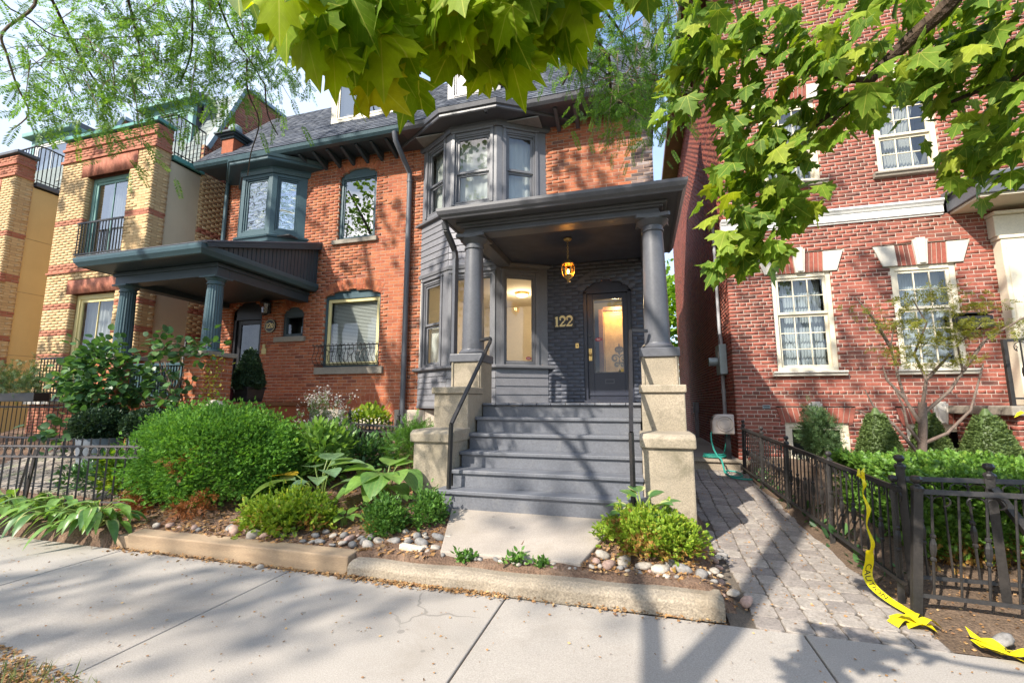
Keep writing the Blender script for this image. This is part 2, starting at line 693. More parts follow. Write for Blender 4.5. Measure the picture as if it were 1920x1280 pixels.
# bricks and mortars
M['red_brick'] = pieces('red_brick', [(0, (.33, .095, .048)), (.35, (.42, .13, .06)), (.7, (.47, .16, .072)), (.9, (.38, .105, .05)), (1, (.24, .08, .05))], stain=(.26, .10, .06), stain_at=(.52, .80), stain_scale=.9)
M['red_mortar'] = surf('red_mortar', (.50, .36, .27), (.40, .25, .17), .95, 6, 120)
M['old_brick'] = pieces('old_brick', [(0, (.30, .09, .045)), (.4, (.42, .13, .06)), (.75, (.48, .17, .08)), (.9, (.34, .12, .07)), (1, (.20, .10, .075))], stain=(.10, .085, .08), stain_at=(.64, .82), stain_scale=1.6)
M['sooty_brick'] = pieces('sooty_brick', [(0, (.10, .075, .07)), (.4, (.22, .15, .13)), (.7, (.36, .30, .28)), (1, (.16, .11, .10))])
M['wine_brick'] = pieces('wine_brick', [(0, (.15, .066, .052)), (.08, (.20, .074, .056)), (.25, (.28, .082, .058)), (.6, (.335, .098, .068)), (.9, (.37, .118, .080)), (1, (.24, .080, .058))], amt=.28, stain=(.19, .085, .06), stain_at=(.48, .74), stain_scale=.8)
M['wine_mortar'] = surf('wine_mortar', (.54, .44, .365), (.45, .36, .30), .95, 5, 120)
M['yellow_brick'] = pieces('yellow_brick', [(0, (.52, .35, .18)), (.5, (.58, .40, .205)), (.9, (.62, .44, .235)), (1, (.48, .31, .15))], amt=.14, bump=.25)
M['yellow_mortar'] = surf('yellow_mortar', (.42, .28, .15), (.36, .235, .125), .95, 6, 100)
M['band_brick'] = pieces('band_brick', [(0, (.38, .14, .085)), (.5, (.44, .175, .11)), (1, (.36, .125, .078))], amt=.2)
M['painted_brick'] = pieces('painted_brick', [(0, (.082, .088, .110)), (.5, (.094, .101, .124)), (1, (.088, .094, .118))], .5, 50, .18, .6, spec=.4)
M['painted_mortar'] = surf('painted_mortar', (.070, .075, .095), None, .6, 5, 80)
# paints, stones, metals
M['grey_paint'] = surf('grey_paint', (.170, .170, .182), (.142, .142, .154), .42, 3, 45, .12, .15)
M['grey_trim'] = surf('grey_trim', (.116, .119, .133), (.096, .098, .110), .40, 3, 40, .12, .12)
M['roof_trim'] = surf('roof_trim', (.098, .096, .104), (.082, .081, .09), .38, 3, 40, .12, .12)
M['step_paint'] = surf('step_paint', (.150, .156, .175), (.120, .126, .144), .5, 2.4, 55, .2, .25, dirt=(.21, .205, .205), dirt_at=(.56, .78), dirt_scale=4)
M['navy_door'] = surf('navy_door', (.030, .034, .052), (.024, .027, .042), .32, 3, 40, .12, .1)
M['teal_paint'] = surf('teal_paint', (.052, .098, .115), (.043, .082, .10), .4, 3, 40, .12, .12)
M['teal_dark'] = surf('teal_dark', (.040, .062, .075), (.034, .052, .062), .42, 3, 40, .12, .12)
M['green_trim'] = surf('green_trim', (.105, .30, .255), (.09, .26, .22), .45, 3, 40, .12, .1)
M['green_frame'] = surf('green_frame', (.20, .36, .33), (.17, .31, .285), .45, 3, 40, .12, .1)
M['cream_paint'] = surf('cream_paint', (.74, .67, .52), (.66, .59, .45), .5, 3, 50, .1, .1)
M['cream_frame'] = surf('cream_frame', (.72, .62, .30), (.66, .56, .27), .5, 3, 50, .1, .1)
M['white_paint'] = surf('white_paint', (.78, .77, .74), (.70, .69, .66), .5, 3, 50, .1, .1)
M['concrete'] = surf('concrete', (.40, .335, .25), (.29, .245, .18), .9, 1.8, 80, .3, .5, .006, dirt=(.135, .12, .08), dirt_at=(.49, .68), dirt_scale=2.2, streak=(.25, .22, .165))
M['sidewalk'] = surf('sidewalk', (.40, .362, .318), (.335, .302, .265), .9, .7, 130, .25, .4, .003, dirt=(.27, .235, .195), dirt_at=(.54, .80), dirt_scale=1.3, spots=4.0)
M['slab'] = surf('slab', (.38, .33, .28), (.32, .275, .23), .9, 1.2, 110, .22, .35, .003, dirt=(.25, .21, .16), dirt_at=(.54, .78), spots=5.0)
M['kerb'] = surf('kerb', (.38, .32, .245), (.28, .23, .165), .92, 1.6, 70, .38, .8, .012, dirt=(.20, .15, .095), dirt_at=(.55, .75), dirt_scale=1.6)
M['timber'] = surf('timber', (.40, .29, .185), (.29, .205, .13), .85, 1.5, 40, .25, .5, .006, stretch=(1.2, 9, 9))
M['sill_stone'] = surf('sill_stone', (.33, .29, .235), (.27, .235, .19), .85, 3, 70, .25, .4)
M['limestone'] = surf('limestone', (.62, .575, .50), (.53, .49, .42), .8, 3, 70, .15, .3)
M['pale_stone'] = surf('pale_stone', (.58, .50, .40), (.47, .40, .32), .9, 2, 60, .3, .5)
M['stucco'] = surf('stucco', (.62, .52, .36), (.56, .47, .325), .9, 1.2, 160, .12, .35, streak=(.48, .40, .27))
M['stucco_warm'] = surf('stucco_warm', (.70, .50, .22), (.64, .45, .20), .9, 1.2, 160, .1, .25, streak=(.56, .39, .18))
M['black_iron'] = surf('black_iron', (.020, .019, .019), (.034, .029, .026), .38, 5, 60, .3, .3, dirt=(.075, .055, .04), dirt_at=(.62, .8), dirt_scale=6)
M['grey_iron'] = surf('grey_iron', (.075, .065, .062), (.055, .048, .047), .5, 5, 60, .3, .3)
M['lead'] = surf('lead', (.12, .125, .14), (.10, .105, .12), .45, 4, 50, .15, .15)
M['galv'] = surf('galv', (.30, .36, .38), (.26, .31, .33), .4, 5, 60, .12, .1, metal=.2)
M['pvc_pipe'] = surf('pvc_pipe', (.35, .36, .38), (.30, .31, .33), .5, 5, 50, .1, .1)
M['roof_slate'] = pieces('roof_slate', [(0, (.045, .052, .068)), (.4, (.066, .075, .096)), (.8, (.092, .102, .125)), (1, (.13, .14, .16))], .75, 70, .3, .6)
M['roof_felt'] = surf('roof_felt', (.035, .038, .045), None, .9, 3, 60)
M['mansard_slate'] = pieces('mansard_slate', [(0, (.15, .18, .175)), (.5, (.20, .235, .225)), (1, (.28, .30, .27))], .7, 60, .3, .5)
M['siding'] = pieces('siding', [(0, (.176, .174, .188)), (.5, (.190, .188, .202)), (1, (.182, .180, .194))], .5, 40, .14, .25, spec=.4)
M['shake'] = pieces('shake', [(0, (.22, .215, .235)), (.5, (.27, .262, .28)), (1, (.32, .305, .315))], .6, 45, .2, .4)
M['walnut'] = surf('walnut', (.17, .075, .035), (.11, .05, .025), .45, 4, 40, .3, .2)
M['plank_brown'] = surf('plank_brown', (.26, .11, .05), (.18, .075, .035), .5, 2, 30, .3, .3, stretch=(1, 8, 8))
# ground
M['mulch'] = surf('mulch', (.25, .155, .10), (.17, .10, .065), .95, 5, 70, .6, 1.0, .03, dirt=(.36, .25, .17), dirt_at=(.5, .75), dirt_scale=9)
M['soil'] = surf('soil', (.17, .115, .075), (.11, .072, .046), .95, 3, 60, .5, .9, .02)
M['asphalt'] = surf('asphalt', (.055, .055, .058), (.045, .045, .048), .9, 1, 120, .3, .5)
M['earth'] = surf('earth', (.16, .14, .08), (.10, .11, .05), .95, .5, 30, .4, .5)
M['paver'] = pieces('paver', [(0, (.235, .205, .185)), (.4, (.29, .255, .225)), (.8, (.345, .305, .265)), (1, (.26, .225, .20))], .85, 60, .3, .5, stain=(.19, .165, .14), stain_at=(.56, .78))
M['joint_sand'] = surf('joint_sand', (.16, .13, .10), (.11, .09, .07), .95, 5, 100, .4, .6)
M['cobble'] = pieces('cobble', [(0, (.22, .19, .16)), (.5, (.30, .26, .215)), (1, (.36, .31, .26))], .85, 60, .3, .5, stain=(.09, .13, .05), stain_at=(.52, .66), stain_scale=2.5)
for k_, c_ in (('grey', (.25, .235, .22)), ('cream', (.42, .37, .31)), ('pink', (.38, .26, .21))):
    M['stone_' + k_] = pieces('stone_' + k_, [(0, tuple(x * .85 for x in c_)), (.5, c_), (1, tuple(x * 1.15 for x in c_))], .8, 35, .35, .45)
M['litter'] = pieces('litter', [(0, (.30, .15, .055)), (.4, (.42, .24, .10)), (.7, (.23, .12, .06)), (1, (.52, .36, .17))], .9, 40, .3, .2)
# leaves
M['yew'] = leafy('yew', [(0, (.075, .185, .036)), (.4, (.115, .265, .048)), (.8, (.165, .34, .058)), (1, (.23, .41, .075))], .35, .55, .15)
M['yew_dry'] = leafy('yew_dry', [(0, (.20, .065, .02)), (1, (.34, .13, .04))], .2, tcol=(1.2, 1, .6))
M['box'] = leafy('box', [(0, (.055, .13, .028)), (.5, (.085, .20, .035)), (1, (.15, .28, .05))], .3)
M['lime_box'] = leafy('lime_box', [(0, (.13, .22, .02)), (.5, (.21, .33, .03)), (.85, (.30, .40, .045)), (1, (.38, .36, .05))], .35)
M['rust_box'] = leafy('rust_box', [(0, (.30, .14, .04)), (.5, (.40, .22, .06)), (1, (.26, .26, .06))], .3, tcol=(1.2, 1, .6))
M['topiary'] = leafy('topiary', [(0, (.020, .044, .024)), (.6, (.034, .068, .034)), (1, (.06, .10, .045))], .15)
M['cone_box'] = leafy('cone_box', [(0, (.075, .115, .04)), (.6, (.12, .175, .055)), (1, (.18, .24, .075))], .25)
M['hedge'] = leafy('hedge', [(0, (.065, .14, .024)), (.5, (.11, .22, .032)), (.9, (.16, .30, .045)), (1, (.25, .36, .06))], .3)
M['vine'] = leafy('vine', [(0, (.038, .095, .034)), (.5, (.058, .14, .045)), (.85, (.09, .20, .06)), (1, (.15, .26, .08))], .3, .4, .4)
M['gold_vine'] = leafy('gold_vine', [(0, (.18, .22, .03)), (.6, (.30, .30, .04)), (1, (.38, .32, .05))], .4)
M['hosta'] = leafy('hosta', [(0, (.11, .23, .055)), (.5, (.16, .30, .062)), (1, (.22, .37, .075))], .35, .38, .45, vein='par')
M['hosta_grey'] = leafy('hosta_grey', [(0, (.15, .26, .14)), (.6, (.20, .32, .16)), (1, (.25, .37, .16))], .35, .4, .4, vein='par')
M['hosta_gold'] = leafy('hosta_gold', [(0, (.52, .30, .02)), (1, (.60, .40, .03))], .3, vein='par')
M['hosta_edge'] = leafy('hosta_edge', [(0, (.070, .16, .05)), (1, (.10, .21, .06))], .3, .4, .4, edge=(.48, .50, .22))
M['lily'] = leafy('lily', [(0, (.12, .25, .045)), (.6, (.18, .34, .06)), (1, (.26, .42, .08))], .3, .35, .5, vein='par')
M['stalk'] = leafy('stalk', [(0, (.20, .28, .07)), (1, (.26, .33, .09))], .2)
M['aster'] = leafy('aster', [(0, (.10, .16, .055)), (.6, (.15, .21, .08)), (1, (.24, .27, .13))], .3)
M['petal'] = leafy('petal', [(0, (.70, .64, .55)), (1, (.82, .78, .72))], .3, tcol=(1, 1, 1))
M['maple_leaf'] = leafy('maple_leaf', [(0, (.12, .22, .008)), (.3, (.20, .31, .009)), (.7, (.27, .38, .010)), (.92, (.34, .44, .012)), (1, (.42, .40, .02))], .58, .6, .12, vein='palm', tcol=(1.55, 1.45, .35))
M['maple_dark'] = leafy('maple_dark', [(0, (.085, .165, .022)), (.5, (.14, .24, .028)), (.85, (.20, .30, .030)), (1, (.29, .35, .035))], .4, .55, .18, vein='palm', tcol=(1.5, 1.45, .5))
M['locust'] = leafy('locust', [(0, (.070, .165, .032)), (.5, (.11, .235, .04)), (1, (.18, .31, .055))], .5)
M['street_leaf'] = leafy('street_leaf', [(0, (.075, .15, .028)), (.6, (.115, .21, .038)), (1, (.17, .27, .05))], .45)
M['bright_tree'] = leafy('bright_tree', [(0, (.14, .27, .025)), (.6, (.22, .38, .035)), (1, (.32, .46, .06))], .5)
M['japan'] = leafy('japan', [(0, (.14, .16, .02)), (.6, (.21, .22, .03)), (1, (.28, .27, .04))], .4)
M['conifer'] = leafy('conifer', [(0, (.055, .105, .045)), (.6, (.085, .15, .06)), (1, (.14, .21, .08))], .25)
M['grass'] = leafy('grass', [(0, (.12, .17, .05)), (1, (.24, .26, .10))], .3)
M['bark'] = surf('bark', (.085, .055, .036), (.05, .033, .023), .9, 8, 50, .4, .9, .02, stretch=(1, 1, .3))
M['pale_bark'] = surf('pale_bark', (.21, .16, .13), (.14, .10, .08), .85, 8, 50, .3, .6, .01)
M['twig'] = surf('twig', (.20, .14, .10), (.13, .09, .065), .85, 8, 60, .3, .4)
# glass, rooms, cloth, lamps
M['glass'] = glassy('glass', refl=.09)
M['wavy_glass'] = glassy('wavy_glass', (.6, .65, .66), refl=.55, wave=.9, wscale=2.2)
M['mirror_glass'] = glassy('mirror_glass', (.7, .75, .76), refl=.34)
M['clear_glass'] = glassy('clear_glass', (.95, .96, .95), refl=.06)
M['amber_glass'] = glassy('amber_glass', (1.0, .62, .20), refl=.05)
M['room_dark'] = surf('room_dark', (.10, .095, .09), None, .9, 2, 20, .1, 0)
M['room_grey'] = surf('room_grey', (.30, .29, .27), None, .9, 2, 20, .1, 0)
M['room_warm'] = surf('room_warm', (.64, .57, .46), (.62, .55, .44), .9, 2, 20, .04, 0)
M['curtain'] = sheer('curtain', (.82, .80, .76), .72)
M['blind'] = sheer('blind', (.80, .78, .73), .95, .35)
M['drape_grey'] = sheer('drape_grey', (.52, .55, .58), .92, .3)
M['bulb'] = glow('bulb', (1.0, .62, .22), 26.0)
M['lamp_bowl'] = glow('lamp_bowl', (1.0, .66, .28), 7.0)
M['brass'] = surf('brass', (.62, .42, .16), (.52, .34, .12), .3, 6, 60, .15, .1, metal=.9)
M['gold_leaf'] = surf('gold_leaf', (.72, .56, .26), (.66, .50, .22), .35, 6, 60, .1, .05, metal=.25)
M['sign_black'] = surf('sign_black', (.018, .018, .022), None, .35, 4, 60, .1, .05)
M['amber_pane'] = surf('amber_pane', (.78, .48, .14), (.52, .29, .07), .3, 9, 120, .5, .5, spec=.6)
M['etch'] = surf('etch', (.12, .085, .04), None, .5, 6, 60, .1, 0)
M['sticker_red'] = surf('sticker_red', (.55, .05, .06), None, .4, 6, 60, .05, 0)
M['tape'] = surf('tape', (.78, .66, .015), (.70, .58, .012), .38, 7, 60, .08, .15)
M['ink'] = surf('ink', (.02, .02, .02), None, .5, 6, 60, .05, 0)
M['hose'] = surf('hose', (.03, .28, .22), (.025, .23, .18), .4, 6, 60, .1, .1)
M['beige_plastic'] = surf('beige_plastic', (.50, .42, .36), (.46, .385, .33), .5, 4, 60, .06, .1)
M['black_plastic'] = surf('black_plastic', (.02, .02, .022), None, .4, 4, 60, .1, .1)
M['pot_grey'] = surf('pot_grey', (.17, .19, .22), (.14, .16, .185), .6, 4, 50, .15, .2)
M['pot_maroon'] = surf('pot_maroon', (.13, .028, .035), (.10, .022, .028), .22, 4, 50, .15, .1)
M['cream_box'] = surf('cream_box', (.62, .52, .22), None, .5, 4, 50, .1, .1)
M['purple'] = surf('purple', (.10, .07, .22), None, .5, 4, 50, .1, .1)
# ------------------------------------------------------------------ bricks, windows, mouldings
_cy, _sy = math.cos(math.radians(15.869)), math.sin(math.radians(15.869))
_cp, _sp = math.cos(math.radians(7.749)), math.sin(math.radians(7.749))


def seen_size(p, area, margin=40):
    """rough size in the photograph of a small face at p (0 when outside the frame)"""
    x, y, z = p[0], p[1], p[2] - CAM_H
    f = -_sy * _cp * x + _cy * _cp * y + _sp * z
    if f < .3:
        return 0.0
    r = _cy * x + _sy * y
    u = _sy * _sp * x - _cy * _sp * y + _cp * z
    px, py = 960 + 835 * r / f, 640 - 835 * u / f
    if not (-margin < px < 1920 + margin and -margin < py < 1280 + margin):
        return 0.0
    return area / (f * f)


BOX5_F = np.array([(0, 1, 5, 4), (1, 2, 6, 5), (3, 0, 4, 7), (4, 5, 6, 7), (0, 3, 2, 1)])
_unit = {}


def unit_brick(mat):
    if mat.name not in _unit:
        me = bpy.data.meshes.new('brick')
        V = [(-.5, -.5, -.5), (.5, -.5, -.5), (.5, .5, -.5), (-.5, .5, -.5), (-.5, -.5, .5), (.5, -.5, .5), (.5, .5, .5), (-.5, .5, .5)]
        me.from_pydata(V, [], [tuple(int(i) for i in f) for f in BOX5_F])
        me.materials.append(mat)
        _unit[mat.name] = me
    return _unit[mat.name]


class Pieces:
    """flat pieces laid on walls; the largest 300 in view become objects, the rest one part of kind stuff"""
    def __init__(s, owner, name, rest_name, limit=300):
        s.owner, s.name, s.rest, s.limit, s.items = owner, name, rest_name, limit, []

    def put(s, fr, ua, ub, va, vb, za, zb, mat, weight=1.0, tilt=0.0):
        c = fr.pt((ua + ub) / 2, vb, (za + zb) / 2)
        # facing term so that walls seen edge-on count less
        d = np.array([c[0], c[1]])
        dn = d / (np.linalg.norm(d) + 1e-6)
        face = max(0.05, -float(dn @ fr.n))
        s.items.append((seen_size(c, (ub - ua) * (zb - za) * face) * weight, fr, ua, ub, va, vb, za, zb, mat, tilt))

    def finish(s):
        s.items.sort(key=lambda t: -t[0])
        big = [t for t in s.items[:s.limit] if t[0] > 0]
        rest = s.items[len(big):]
        for t in big:
            _, fr, ua, ub, va, vb, za, zb, mat, tilt = t
            o = bpy.data.objects.new(s.name, unit_brick(mat))
            COL.objects.link(o)
            under(o, s.owner)
            o.location = fr.pt((ua + ub) / 2, (va + vb) / 2, (za + zb) / 2)
            o.scale = (ub - ua, vb - va, zb - za)
            o.rotation_euler = (-tilt, 0, fr.ang)
        if rest:
            mats, V, F, MI = [], [], [], []
            for t in rest:
                _, fr, ua, ub, va, vb, za, zb, mat, tilt = t
                if mat not in mats:
                    mats.append(mat)
                b = len(V)
                hv, hz = (vb - va) / 2, (zb - za) / 2
                ct, st = math.cos(tilt), math.sin(tilt)
                vm, zm = (va + vb) / 2, (za + zb) / 2
                for (u, v, z) in ((ua, hv, -hz), (ub, hv, -hz), (ub, -hv, -hz), (ua, -hv, -hz), (ua, hv, hz), (ub, hv, hz), (ub, -hv, hz), (ua, -hv, hz)):
                    V.append(fr.pt(u, vm + v * ct - z * st, zm + z * ct + v * st))
                F.append(BOX5_F + b)
                MI += [mats.index(mat)] * 5
            me = np_mesh(s.rest, np.array(V), np.concatenate(F))
            for m_ in mats:
                me.materials.append(m_)
            me.polygons.foreach_set('material_index', np.array(MI, np.int32))
            obj_from(s.rest, me, None, s.owner, 'stuff')
        s.items = []


def brick_wall(P, house, fr, u0, u1, z0, z1, opens, cls, mortar, course=.067, bl=.222, joint=.0115, depth=.10, v=0.0, weight=lambda u, z: 1.0, headers=0, vis=True):
    """courses of bricks between u0..u1, z0..z1; opens: functions z -> (a, b) left free, or None"""
    n = int(round((z1 - z0) / course))
    mm = MB(fr)
    for r in range(n):
        za, zb = z0 + r * course, z0 + (r + 1) * course
        zm = (za + zb) / 2
        segs = [(u0, u1)]
        for op in opens:
            ab = op(zm)
            if not ab:
                continue
            new = []
            for a, b in segs:
                if ab[1] <= a or ab[0] >= b:
                    new.append((a, b))
                else:
                    if ab[0] - a > .03:
                        new.append((a, ab[0]))
                    if b - ab[1] > .03:
                        new.append((ab[1], b))
            segs = new
        hd = headers and r % headers == headers - 1
        L = bl / 2 if hd else bl
        off = (L / 2 if r % 2 else 0.0)
        for a, b in segs:
            mm.box(a + .004, b - .004, v - .14, v - .0035, za, zb)
            k = math.floor((a - off) / L)
            u = off + k * L
            while u < b - 1e-4:
                ua, ub = max(u, a), min(u + L, b)
                if ub - ua > .035:
                    la = joint / 2 if u >= a - 1e-6 else 0
                    lb = joint / 2 if u + L <= b + 1e-6 else 0
                    j = rnd.uniform(-.0012, .0012)
                    P.put(fr, ua + la, ub - lb, v - depth, v + j, za + joint / 2 + rnd.uniform(-.001, .001), zb - joint / 2 + rnd.uniform(-.001, .001), cls((ua + ub) / 2, zm), weight((ua + ub) / 2, zm))
                u += L
    mm.build('wall', mortar, house, fix=False)


def rect(a, b, c, d):
    return lambda z: (a, b) if c < z < d else None


def arched(a, b, c, d, rise, grow=0.0):
    """opening with a segmental head: springs at d, rises by rise"""
    w = (b - a) / 2
    R = (w * w + rise * rise) / (2 * rise)
    m = (a + b) / 2

    def f(z):
        if c < z <= d:
            return (a, b)
        if d < z < d + rise + grow:
            h = z - d - rise + R
            q = (R + grow) ** 2 - h * h
            if q > 0:
                x = math.sqrt(q)
                return (m - x, m + x)
        return None
    return f


def arch_ring(P, fr, a, b, d, rise, thick, mat, n=None, v=.004, depth=.1, lay=1, mortar=None, owner=None):
    """voussoirs of a segmental arch as wedge bricks, one mesh each"""
    w = (b - a) / 2
    R = (w * w + rise * rise) / (2 * rise)
    m, cz = (a + b) / 2, d + rise - R
    half = math.asin(min(1, w / R)) if rise <= w else PI - math.asin(w / R)
    for L in range(lay):
        r0, r1 = R + L * thick / lay, R + (L + 1) * thick / lay
        k = n or max(5, int(2 * half * R / .075))
        for i in range(k):
            t0, t1 = -half + 2 * half * i / k, -half + 2 * half * (i + 1) / k
            e = .0045 / R
            poly = [(m + r * math.sin(t), cz + r * math.cos(t)) for r, t in ((r0 + .004, t0 + e), (r0 + .004, t1 - e), (r1 - .004, t1 - e), (r1 - .004, t0 + e))]
            mb = MB(fr)
            vv = [(u, v, z) for u, z in poly] + [(u, v - depth, z) for u, z in poly]
            mb.add(vv, [(0, 1, 2, 3), (0, 4, 5, 1), (1, 5, 6, 2), (2, 6, 7, 3), (3, 7, 4, 0)])
            mb.build('brick', mat, owner)
    if mortar:
        mb = MB(fr)
        k = 24
        for i in range(k):
            t0, t1 = -half + 2 * half * i / k, -half + 2 * half * (i + 1) / k
            poly = [(m + r * math.sin(t), cz + r * math.cos(t)) for r, t in ((R + .003, t0), (R + .003, t1), (R + thick, t1), (R + thick, t0))]
            vv = [(u, v - .0045, z) for u, z in poly] + [(u, v - .10, z) for u, z in poly]
            mb.add(vv, [(0, 1, 2, 3), (4, 7, 6, 5), (0, 4, 5, 1), (2, 6, 7, 3)])
        mb.build('arch_mortar', mortar, owner)


def curtain(fr, ua, ub, za, zb, v, m, parent, folds=9, amp=.018, name='curtain', gather=0.0):
    n = folds * 8
    V, F = [], []
    for j in range(5):
        t = j / 4
        for i in range(n + 1):
            s_ = i / n
            u = ua + (ub - ua) * s_
            if gather:
                u = ua + (ub - ua) * (s_ * (1 - gather * (1 - abs(2 * t - 1)) * .5))
            V.append(fr.pt(u, v + amp * math.sin(s_ * folds * 2 * PI + math.sin(s_ * 17) * .8) * (1 - .3 * t), za + (zb - za) * t))
    for j in range(4):
        for i in range(n):
            F.append((j * (n + 1) + i, j * (n + 1) + i + 1, (j + 1) * (n + 1) + i + 1, (j + 1) * (n + 1) + i))
    me = np_mesh(name, V, F)
    me.polygons.foreach_set('use_smooth', [True] * len(F))
    return obj_from(name, me, m, parent)


def room(fr, ua, ub, za, zb, v0, v1, m, parent, name='interior_wall'):
    """the room behind a window: back, sides, floor and ceiling"""
    t = .02
    mb = MB(fr)
    mb.box(ua - t, ub + t, v1 - t, v1, za - t, zb + t)
    mb.box(ua - t, ua, v1, v0, za - t, zb + t)
    mb.box(ub, ub + t, v1, v0, za - t, zb + t)
    mb.box(ua, ub, v1, v0, za - t, za)
    mb.box(ua, ub, v1, v0, zb, zb + t)
    return mb.build(name, m, parent)


def window(house, fr, u0, u1, z0, z1, fm, set_=.07, fw=.055, sw=.04, cols=1, rows=(1,), glass=None, split=None, mun=.018, head=0.0, name='window', room_m='room_dark', room_d=1.2, roomy=True, deep=.1):
    """frame with one or two sashes; rows gives the panes of each sash from the top"""
    glass = glass or M['glass']
    w = MB(fr)
    v1, v0 = -set_, -set_ - deep
    w.box(u0, u0 + fw, v0, v1, z0, z1)
    w.box(u1 - fw, u1, v0, v1, z0, z1)
    w.box(u0 + fw, u1 - fw, v0, v1, z1 - fw, z1)
    w.box(u0 + fw, u1 - fw, v0, v1 + .02, z0, z0 + fw * .8)
    wi = w.build(name, fm, house, bev=.004)
    a, b, c, d = u0 + fw, u1 - fw, z0 + fw * .8, z1 - fw
    k = len(rows)
    cuts = [d] + ([split] if k == 2 and split else [d - (d - c) * (i + 1) / k for i in range(k - 1)]) + [c]
    for i in range(k):
        zt, zb = cuts[i], cuts[i + 1]
        vs = v1 - .022 - .034 * i
        s = MB(fr)
        s.box(a, a + sw, vs - .032, vs, zb, zt)
        s.box(b - sw, b, vs - .032, vs, zb, zt)
        s.box(a + sw, b - sw, vs - .032, vs, zt - sw, zt)
        s.box(a + sw, b - sw, vs - .032, vs, zb, zb + sw)
        ga, gb, gc, gd = a + sw, b - sw, zb + sw, zt - sw
        nr = rows[i]
        for q in range(1, cols):
            x = ga + (gb - ga) * q / cols
            s.box(x - mun / 2, x + mun / 2, vs - .028, vs - .004, gc, gd)
        for q in range(1, nr):
            z = gc + (gd - gc) * q / nr
            for p in range(cols):
                x0 = ga + (gb - ga) * p / cols + (mun / 2 if p else 0)
                x1 = ga + (gb - ga) * (p + 1) / cols - (mun / 2 if p < cols - 1 else 0)
                s.box(x0, x1, vs - .027, vs - .005, z - mun / 2, z + mun / 2)
        s.build('sash', fm, wi, bev=.003)
        for p in range(cols):
            for q in range(nr):
                x0, x1 = ga + (gb - ga) * p / cols, ga + (gb - ga) * (p + 1) / cols
                y0, y1 = gc + (gd - gc) * q / nr, gc + (gd - gc) * (q + 1) / nr
                # every old pane sits a hair out of true, so each mirrors its own bit of street
                tx, tz = rnd.uniform(-.0025, .0025), rnd.uniform(-.0025, .0025)
                g = MB(fr)
                g.add([(x0, vs - .018 - tx - tz, y0), (x1, vs - .018 + tx - tz, y0), (x1, vs - .018 + tx + tz, y1), (x0, vs - .018 - tx + tz, y1)], [(0, 1, 2, 3)])
                g.build('pane', glass, wi, fix=False)
    if roomy:
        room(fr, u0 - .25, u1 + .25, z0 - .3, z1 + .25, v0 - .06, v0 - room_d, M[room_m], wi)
    return wi


def offset_poly(pts, d):
    """outline of a bay pushed out by d; both ends stay on the wall plane"""
    pts = [np.array(p, float) for p in pts]
    lines = []
    for a, b in zip(pts, pts[1:]):
        u = (b - a) / np.linalg.norm(b - a)
        n = np.array([u[1], -u[0]])
        lines.append((a + n * d, u))

    def meet(p, u, q, w):
        A = np.array([[u[0], -w[0]], [u[1], -w[1]]])
        t = np.linalg.solve(A, q - p)
        return p + u * t[0]
    out = [meet(*lines[0], pts[0], np.array([1.0, 0.0]))]
    for l0, l1 in zip(lines, lines[1:]):
        out.append(meet(*l0, *l1))
    out.append(meet(*lines[-1], pts[-1], np.array([1.0, 0.0])))
    return out


def moulding(pts, prof, name, m, parent, bev=0.0, smooth=False):
    """profile of (distance out, z) carried round a bay outline, closed on itself"""
    mb = MB()
    rows = [offset_poly(pts, d) if abs(d) > 1e-6 else [np.array(p, float) for p in pts] for d, z in prof]
    k, n = len(prof), len(pts)
    V = [(rows[i][j][0], rows[i][j][1], prof[i][1]) for j in range(n) for i in range(k)]
    F = []
    for j in range(n - 1):
        for i in range(k):
            i2 = (i + 1) % k
            F.append((j * k + i, j * k + i2, (j + 1) * k + i2, (j + 1) * k + i))
    F.append(tuple(range(k)))
    F.append(tuple((n - 1) * k + i for i in range(k))[::-1])
    mb.add(V, F)
    return mb.build(name, m, parent, bev=bev)


def holed_panel(fr, L, z0, z1, holes, m, parent, th=.07, name='bay_wall', v=0.0, bev=.003):
    """board wall of thickness th with rectangular holes (u0, u1, z0, z1), sorted along u"""
    mb = MB(fr)
    u = 0.0
    for (a, b, c, d) in sorted(holes):
        if a > u:
            mb.box(u, a, v - th, v, z0, z1)
        if c > z0:
            mb.box(a, b, v - th, v, z0, c)
        if d < z1:
            mb.box(a, b, v - th, v, d, z1)
        u = b
    if u < L:
        mb.box(u, L, v - th, v, z0, z1)
    return mb.build(name, m, parent, bev=bev)


def boards(P, fr, L, z0, z1, h, mat, lap=.018, u0=0.0, cut=None):
    """clapboards lapping down the wall, cut lengths optional (shakes)"""
    n = max(1, int(round((z1 - z0) / h)))
    h = (z1 - z0) / n
    for i in range(n):
        za, zb = z0 + i * h, z0 + (i + 1) * h
        if not cut:
            P.put(fr, u0 + .001, L - .001, -.012, .009, za + .003, zb + .016, mat, tilt=math.atan2(lap * .8, h))
        else:
            u = u0 - (cut * .5 if i % 2 else 0)
            while u < L:
                w = cut * rnd.uniform(.85, 1.15)
                a, b = max(u, u0) + .002, min(u + w, L) - .002
                if b - a > .03:
                    dz = rnd.uniform(-.004, .004)
                    P.put(fr, a, b, -.012, .009 + rnd.uniform(-.003, .004), za + .003 + dz, zb + .018, mat, tilt=math.atan2(lap * .9, h))
                u += w


